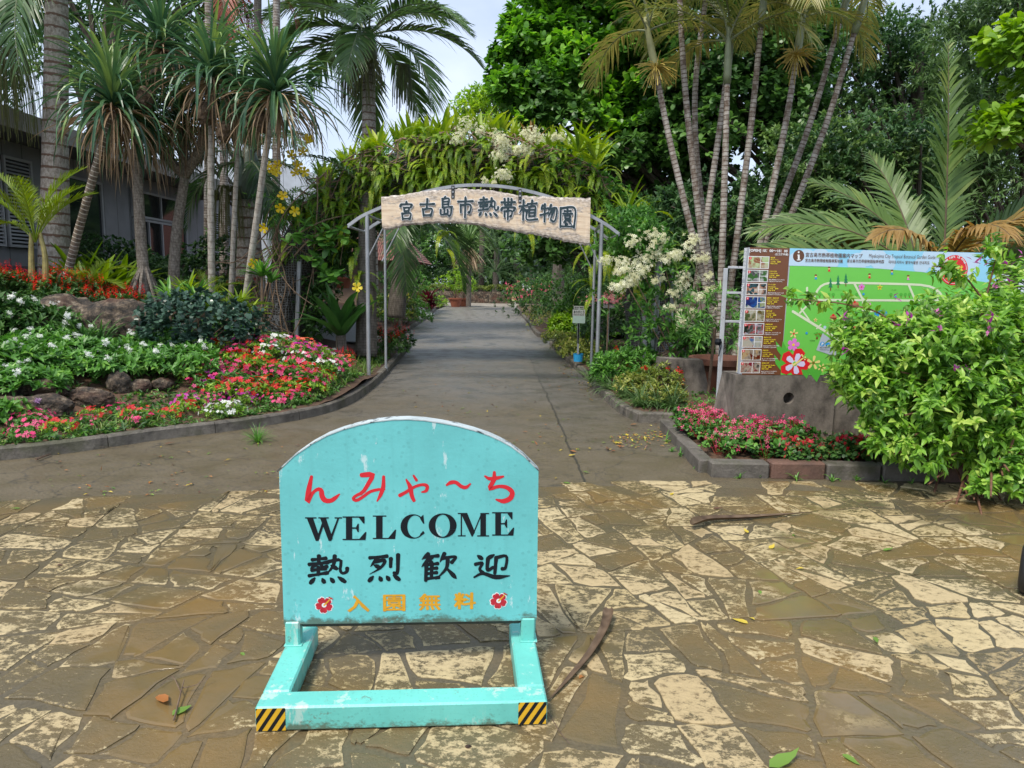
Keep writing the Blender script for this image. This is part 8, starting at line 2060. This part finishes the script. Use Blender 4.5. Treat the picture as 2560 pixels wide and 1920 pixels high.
fl = [('orange', 408, 1752, .105, 'big orange brown leaf left of the welcome sign, held by a twig'), ('green', 455, 1775, .075, 'mottled green leaf touching the orange brown one'), ('green', 607, 1635, .04, 'small green leaf left of the welcome sign post'), ('orange', 1455, 1690, .05, 'orange brown leaf beside the dry sheath'), ('brown', 1795, 1272, .07, 'dark curled leaf above the farther sheath'), ('yellow', 1865, 1328, .06, 'curled yellow leaf on the right paving'), ('yellow', 1680, 1235, .055, 'yellow leaf on the paving behind the farther sheath'),
      ('yellow', 1850, 1552, .08, 'yellow curled leaf in the middle of the right paving'), ('yellow', 1880, 1545, .04, 'small yellow leaf on the pale slab'), ('yellow', 1930, 1368, .06, 'thin yellow leaf near the dark wheel side'), ('green', 1985, 1337, .05, 'pale green leaf on the right paving'), ('green', 1960, 1905, .13, 'large yellow green leaf at the bottom edge'), ('green', 2128, 1900, .07, 'bright green leaf at the bottom right'), ('green', 1418, 1208, .075, 'lime green leaf at the edge of the driveway'), ('green', 1465, 1180, .06, 'green leaf where the driveway meets the paving'), ('yellow', 1390, 1194, .05, 'yellow leaf right behind the welcome sign'),
      ('yellow', 1567, 1087, .09, 'pale yellow leaf nearest the right kerb'), ('orange', 1585, 1062, .09, 'long orange leaf close to the right kerb'), ('orange', 1433, 1128, .08, 'orange leaf near the middle of the drive mouth'), ('yellow', 1430, 1138, .07, 'yellow leaf beside the orange one at the drive mouth'), ('orange', 1312, 1079, .06, 'single orange leaf on the driveway'), ('yellow', 1540, 1107, .08, 'yellow leaf among the drift of litter'), ('brown', 1520, 1122, .08, 'brown leaf at the end of the drift of litter'), ('yellow', 1650, 1092, .07, 'yellow leaf against the side edging'), ('green', 38, 1272, .06, 'pale green leaf at the far left of the paving'),
      ('brown', 150, 1412, .05, 'dry brown leaf on the left paving'), ('brown', 425, 1108, .10, 'curled brown leaf below the left kerb'), ('green', 1900, 1480, .05, 'small green leaf on the right paving'), ('yellow', 2000, 1420, .05, 'small yellow leaf near the right slabs'), ('green', 2220, 1375, .07, 'green leaf under the drooping sprig'), ('green', 2190, 1600, .06, 'green leaf on the far right slabs')]
for c, u, v, s, lab in fl:
    a = rng.uniform(0, 6.28); g = G(); cup = rng.uniform(-.22, .02); T = T_leaf(rng.uniform(.36, .55), cup, .07, .36) if s > .05 else LEAF4; g.inst(T, np.zeros((1, 3)), frames(np.array([[math.cos(a), math.sin(a), .02]]), (0, 0, 1)), s, .5)
    o = g.build('fallen_leaf', LV[c], smooth=True); p = gr(u, v, .013); o.location = (p[0] - math.cos(a) * s / 2, p[1] - math.sin(a) * s / 2, p[2]); tag(o, lab, 'leaf', 'fallen leaves on the ground')
g = G(); P = []
for k in range(260):
    u = rng.normal(1590, 60); v = 1098 + rng.normal(0, 14) + (1600 - u) * .12; P.append((*gr(u, v)[:2], .012))
for k in range(150):
    u = rng.uniform(1390, 1480); v = 860 + (u - 1390) * .95 + rng.uniform(10, 60); P.append((*gr(u, v)[:2], .008))
for k in range(240): u, v = rng.uniform(1000, 1420), rng.uniform(800, 1150); P.append((*gr(u, v)[:2], .006))
for k in range(140): u, v = rng.uniform(100, 900), rng.uniform(1110, 1240); P.append((*gr(u, v)[:2], .012))
for k in range(120): u, v = rng.uniform(1300, 1345), rng.uniform(795, 830); P.append((*gr(u, v)[:2], .01))
P = np.array(P); n = len(P)
for key in LV:
    m = rng.integers(0, 4, n) == list(LV).index(key)
    if m.sum():
        gg = G(); d = np.c_[rng.normal(size=(m.sum(), 2)), rng.uniform(-.05, .3, m.sum())]; gg.inst(LEAF4, P[m], frames(d, (0, 0, 1)), rng.uniform(.018, .055, m.sum()), rng.uniform(.1, .9, m.sum())); tag(gg.build('leaf_litter', LV[key]), kind='stuff')
def twig(label, pts, r, br=()):
    c = pts[0]; g = G(); g.tube(smooth_path([np.array(p) - c for p in pts], 10), np.linspace(r, r * .5, 10), 5)
    for a in br: g.tube(smooth_path([np.array(p) - c for p in a], 7), np.linspace(r * .6, r * .3, 7), 4)
    o = g.build('twig', B_WOOD); o.location = c; return tag(o, label, 'twig', 'twigs on the ground')
twig('forked dry twig with leaf stalks left of the welcome sign', [gr(435, 1800, .02), gr(450, 1740, .03), gr(460, 1700, .04)], .004, [[gr(455, 1720, .03), gr(490, 1712, .03), gr(530, 1690, .04)], [gr(452, 1730, .03), gr(430, 1690, .03), gr(400, 1715, .02)]])
twig('short brown stick lying against the left kerb', [gr(90, 1148, .02), gr(110, 1140, .025), gr(126, 1135, .02)], .012)
twig('dry grass stalks swept under the left kerb', [gr(150, 1130, .02), gr(260, 1112, .03), gr(360, 1100, .02)], .003, [[gr(160, 1120, .02), gr(260, 1105, .03), gr(330, 1085, .05)], [gr(120, 1132, .01), gr(200, 1118, .02), gr(300, 1118, .02)]])
twig('thin dry stalk in front of the welcome sign', [gr(1370, 1780, .01), gr(1400, 1830, .012), gr(1425, 1860, .01)], .002)
# black wheel cut off by the right edge
wh = thing('black_wheel', 'black rubber wheel cut off by the right edge of the photo', 'wheel', gr(2566, 1484)); g = G()
a = np.linspace(0, 2 * PI, 36, endpoint=False); prof = [(.075, -.035), (.10, -.042), (.125, -.036), (.14, -.016), (.143, 0), (.14, .016), (.125, .036), (.10, .042), (.075, .035)]; V = np.array([[r * math.cos(t), w_, .143 + r * math.sin(t)] for r, w_ in prof for t in a]); i = np.arange(8)[:, None] * 36; j = np.arange(36)[None]; g.add(V, np.stack([i + j, i + (j + 1) % 36, i + 36 + (j + 1) % 36, i + 36 + j], -1).reshape(-1, 4))
g.build('tyre', paint('black_rubber', (.018, .019, .021), .45, .1, (.3, .3, .3), .70, 18), wh, smooth=True); g = G(); g.tube([(0, -.03, .143), (0, .03, .143)], .076, 20); g.build('rim', M_GALV, wh); wh.rotation_euler = (0, 0, .9)
bk = gr(1052, 1838, .0)
rock('tiny dark pebble in front of the welcome sign', (*gr(1170, 1873)[:2], .01), (.011, .009, .008), 71, 'pebbles on the paving')
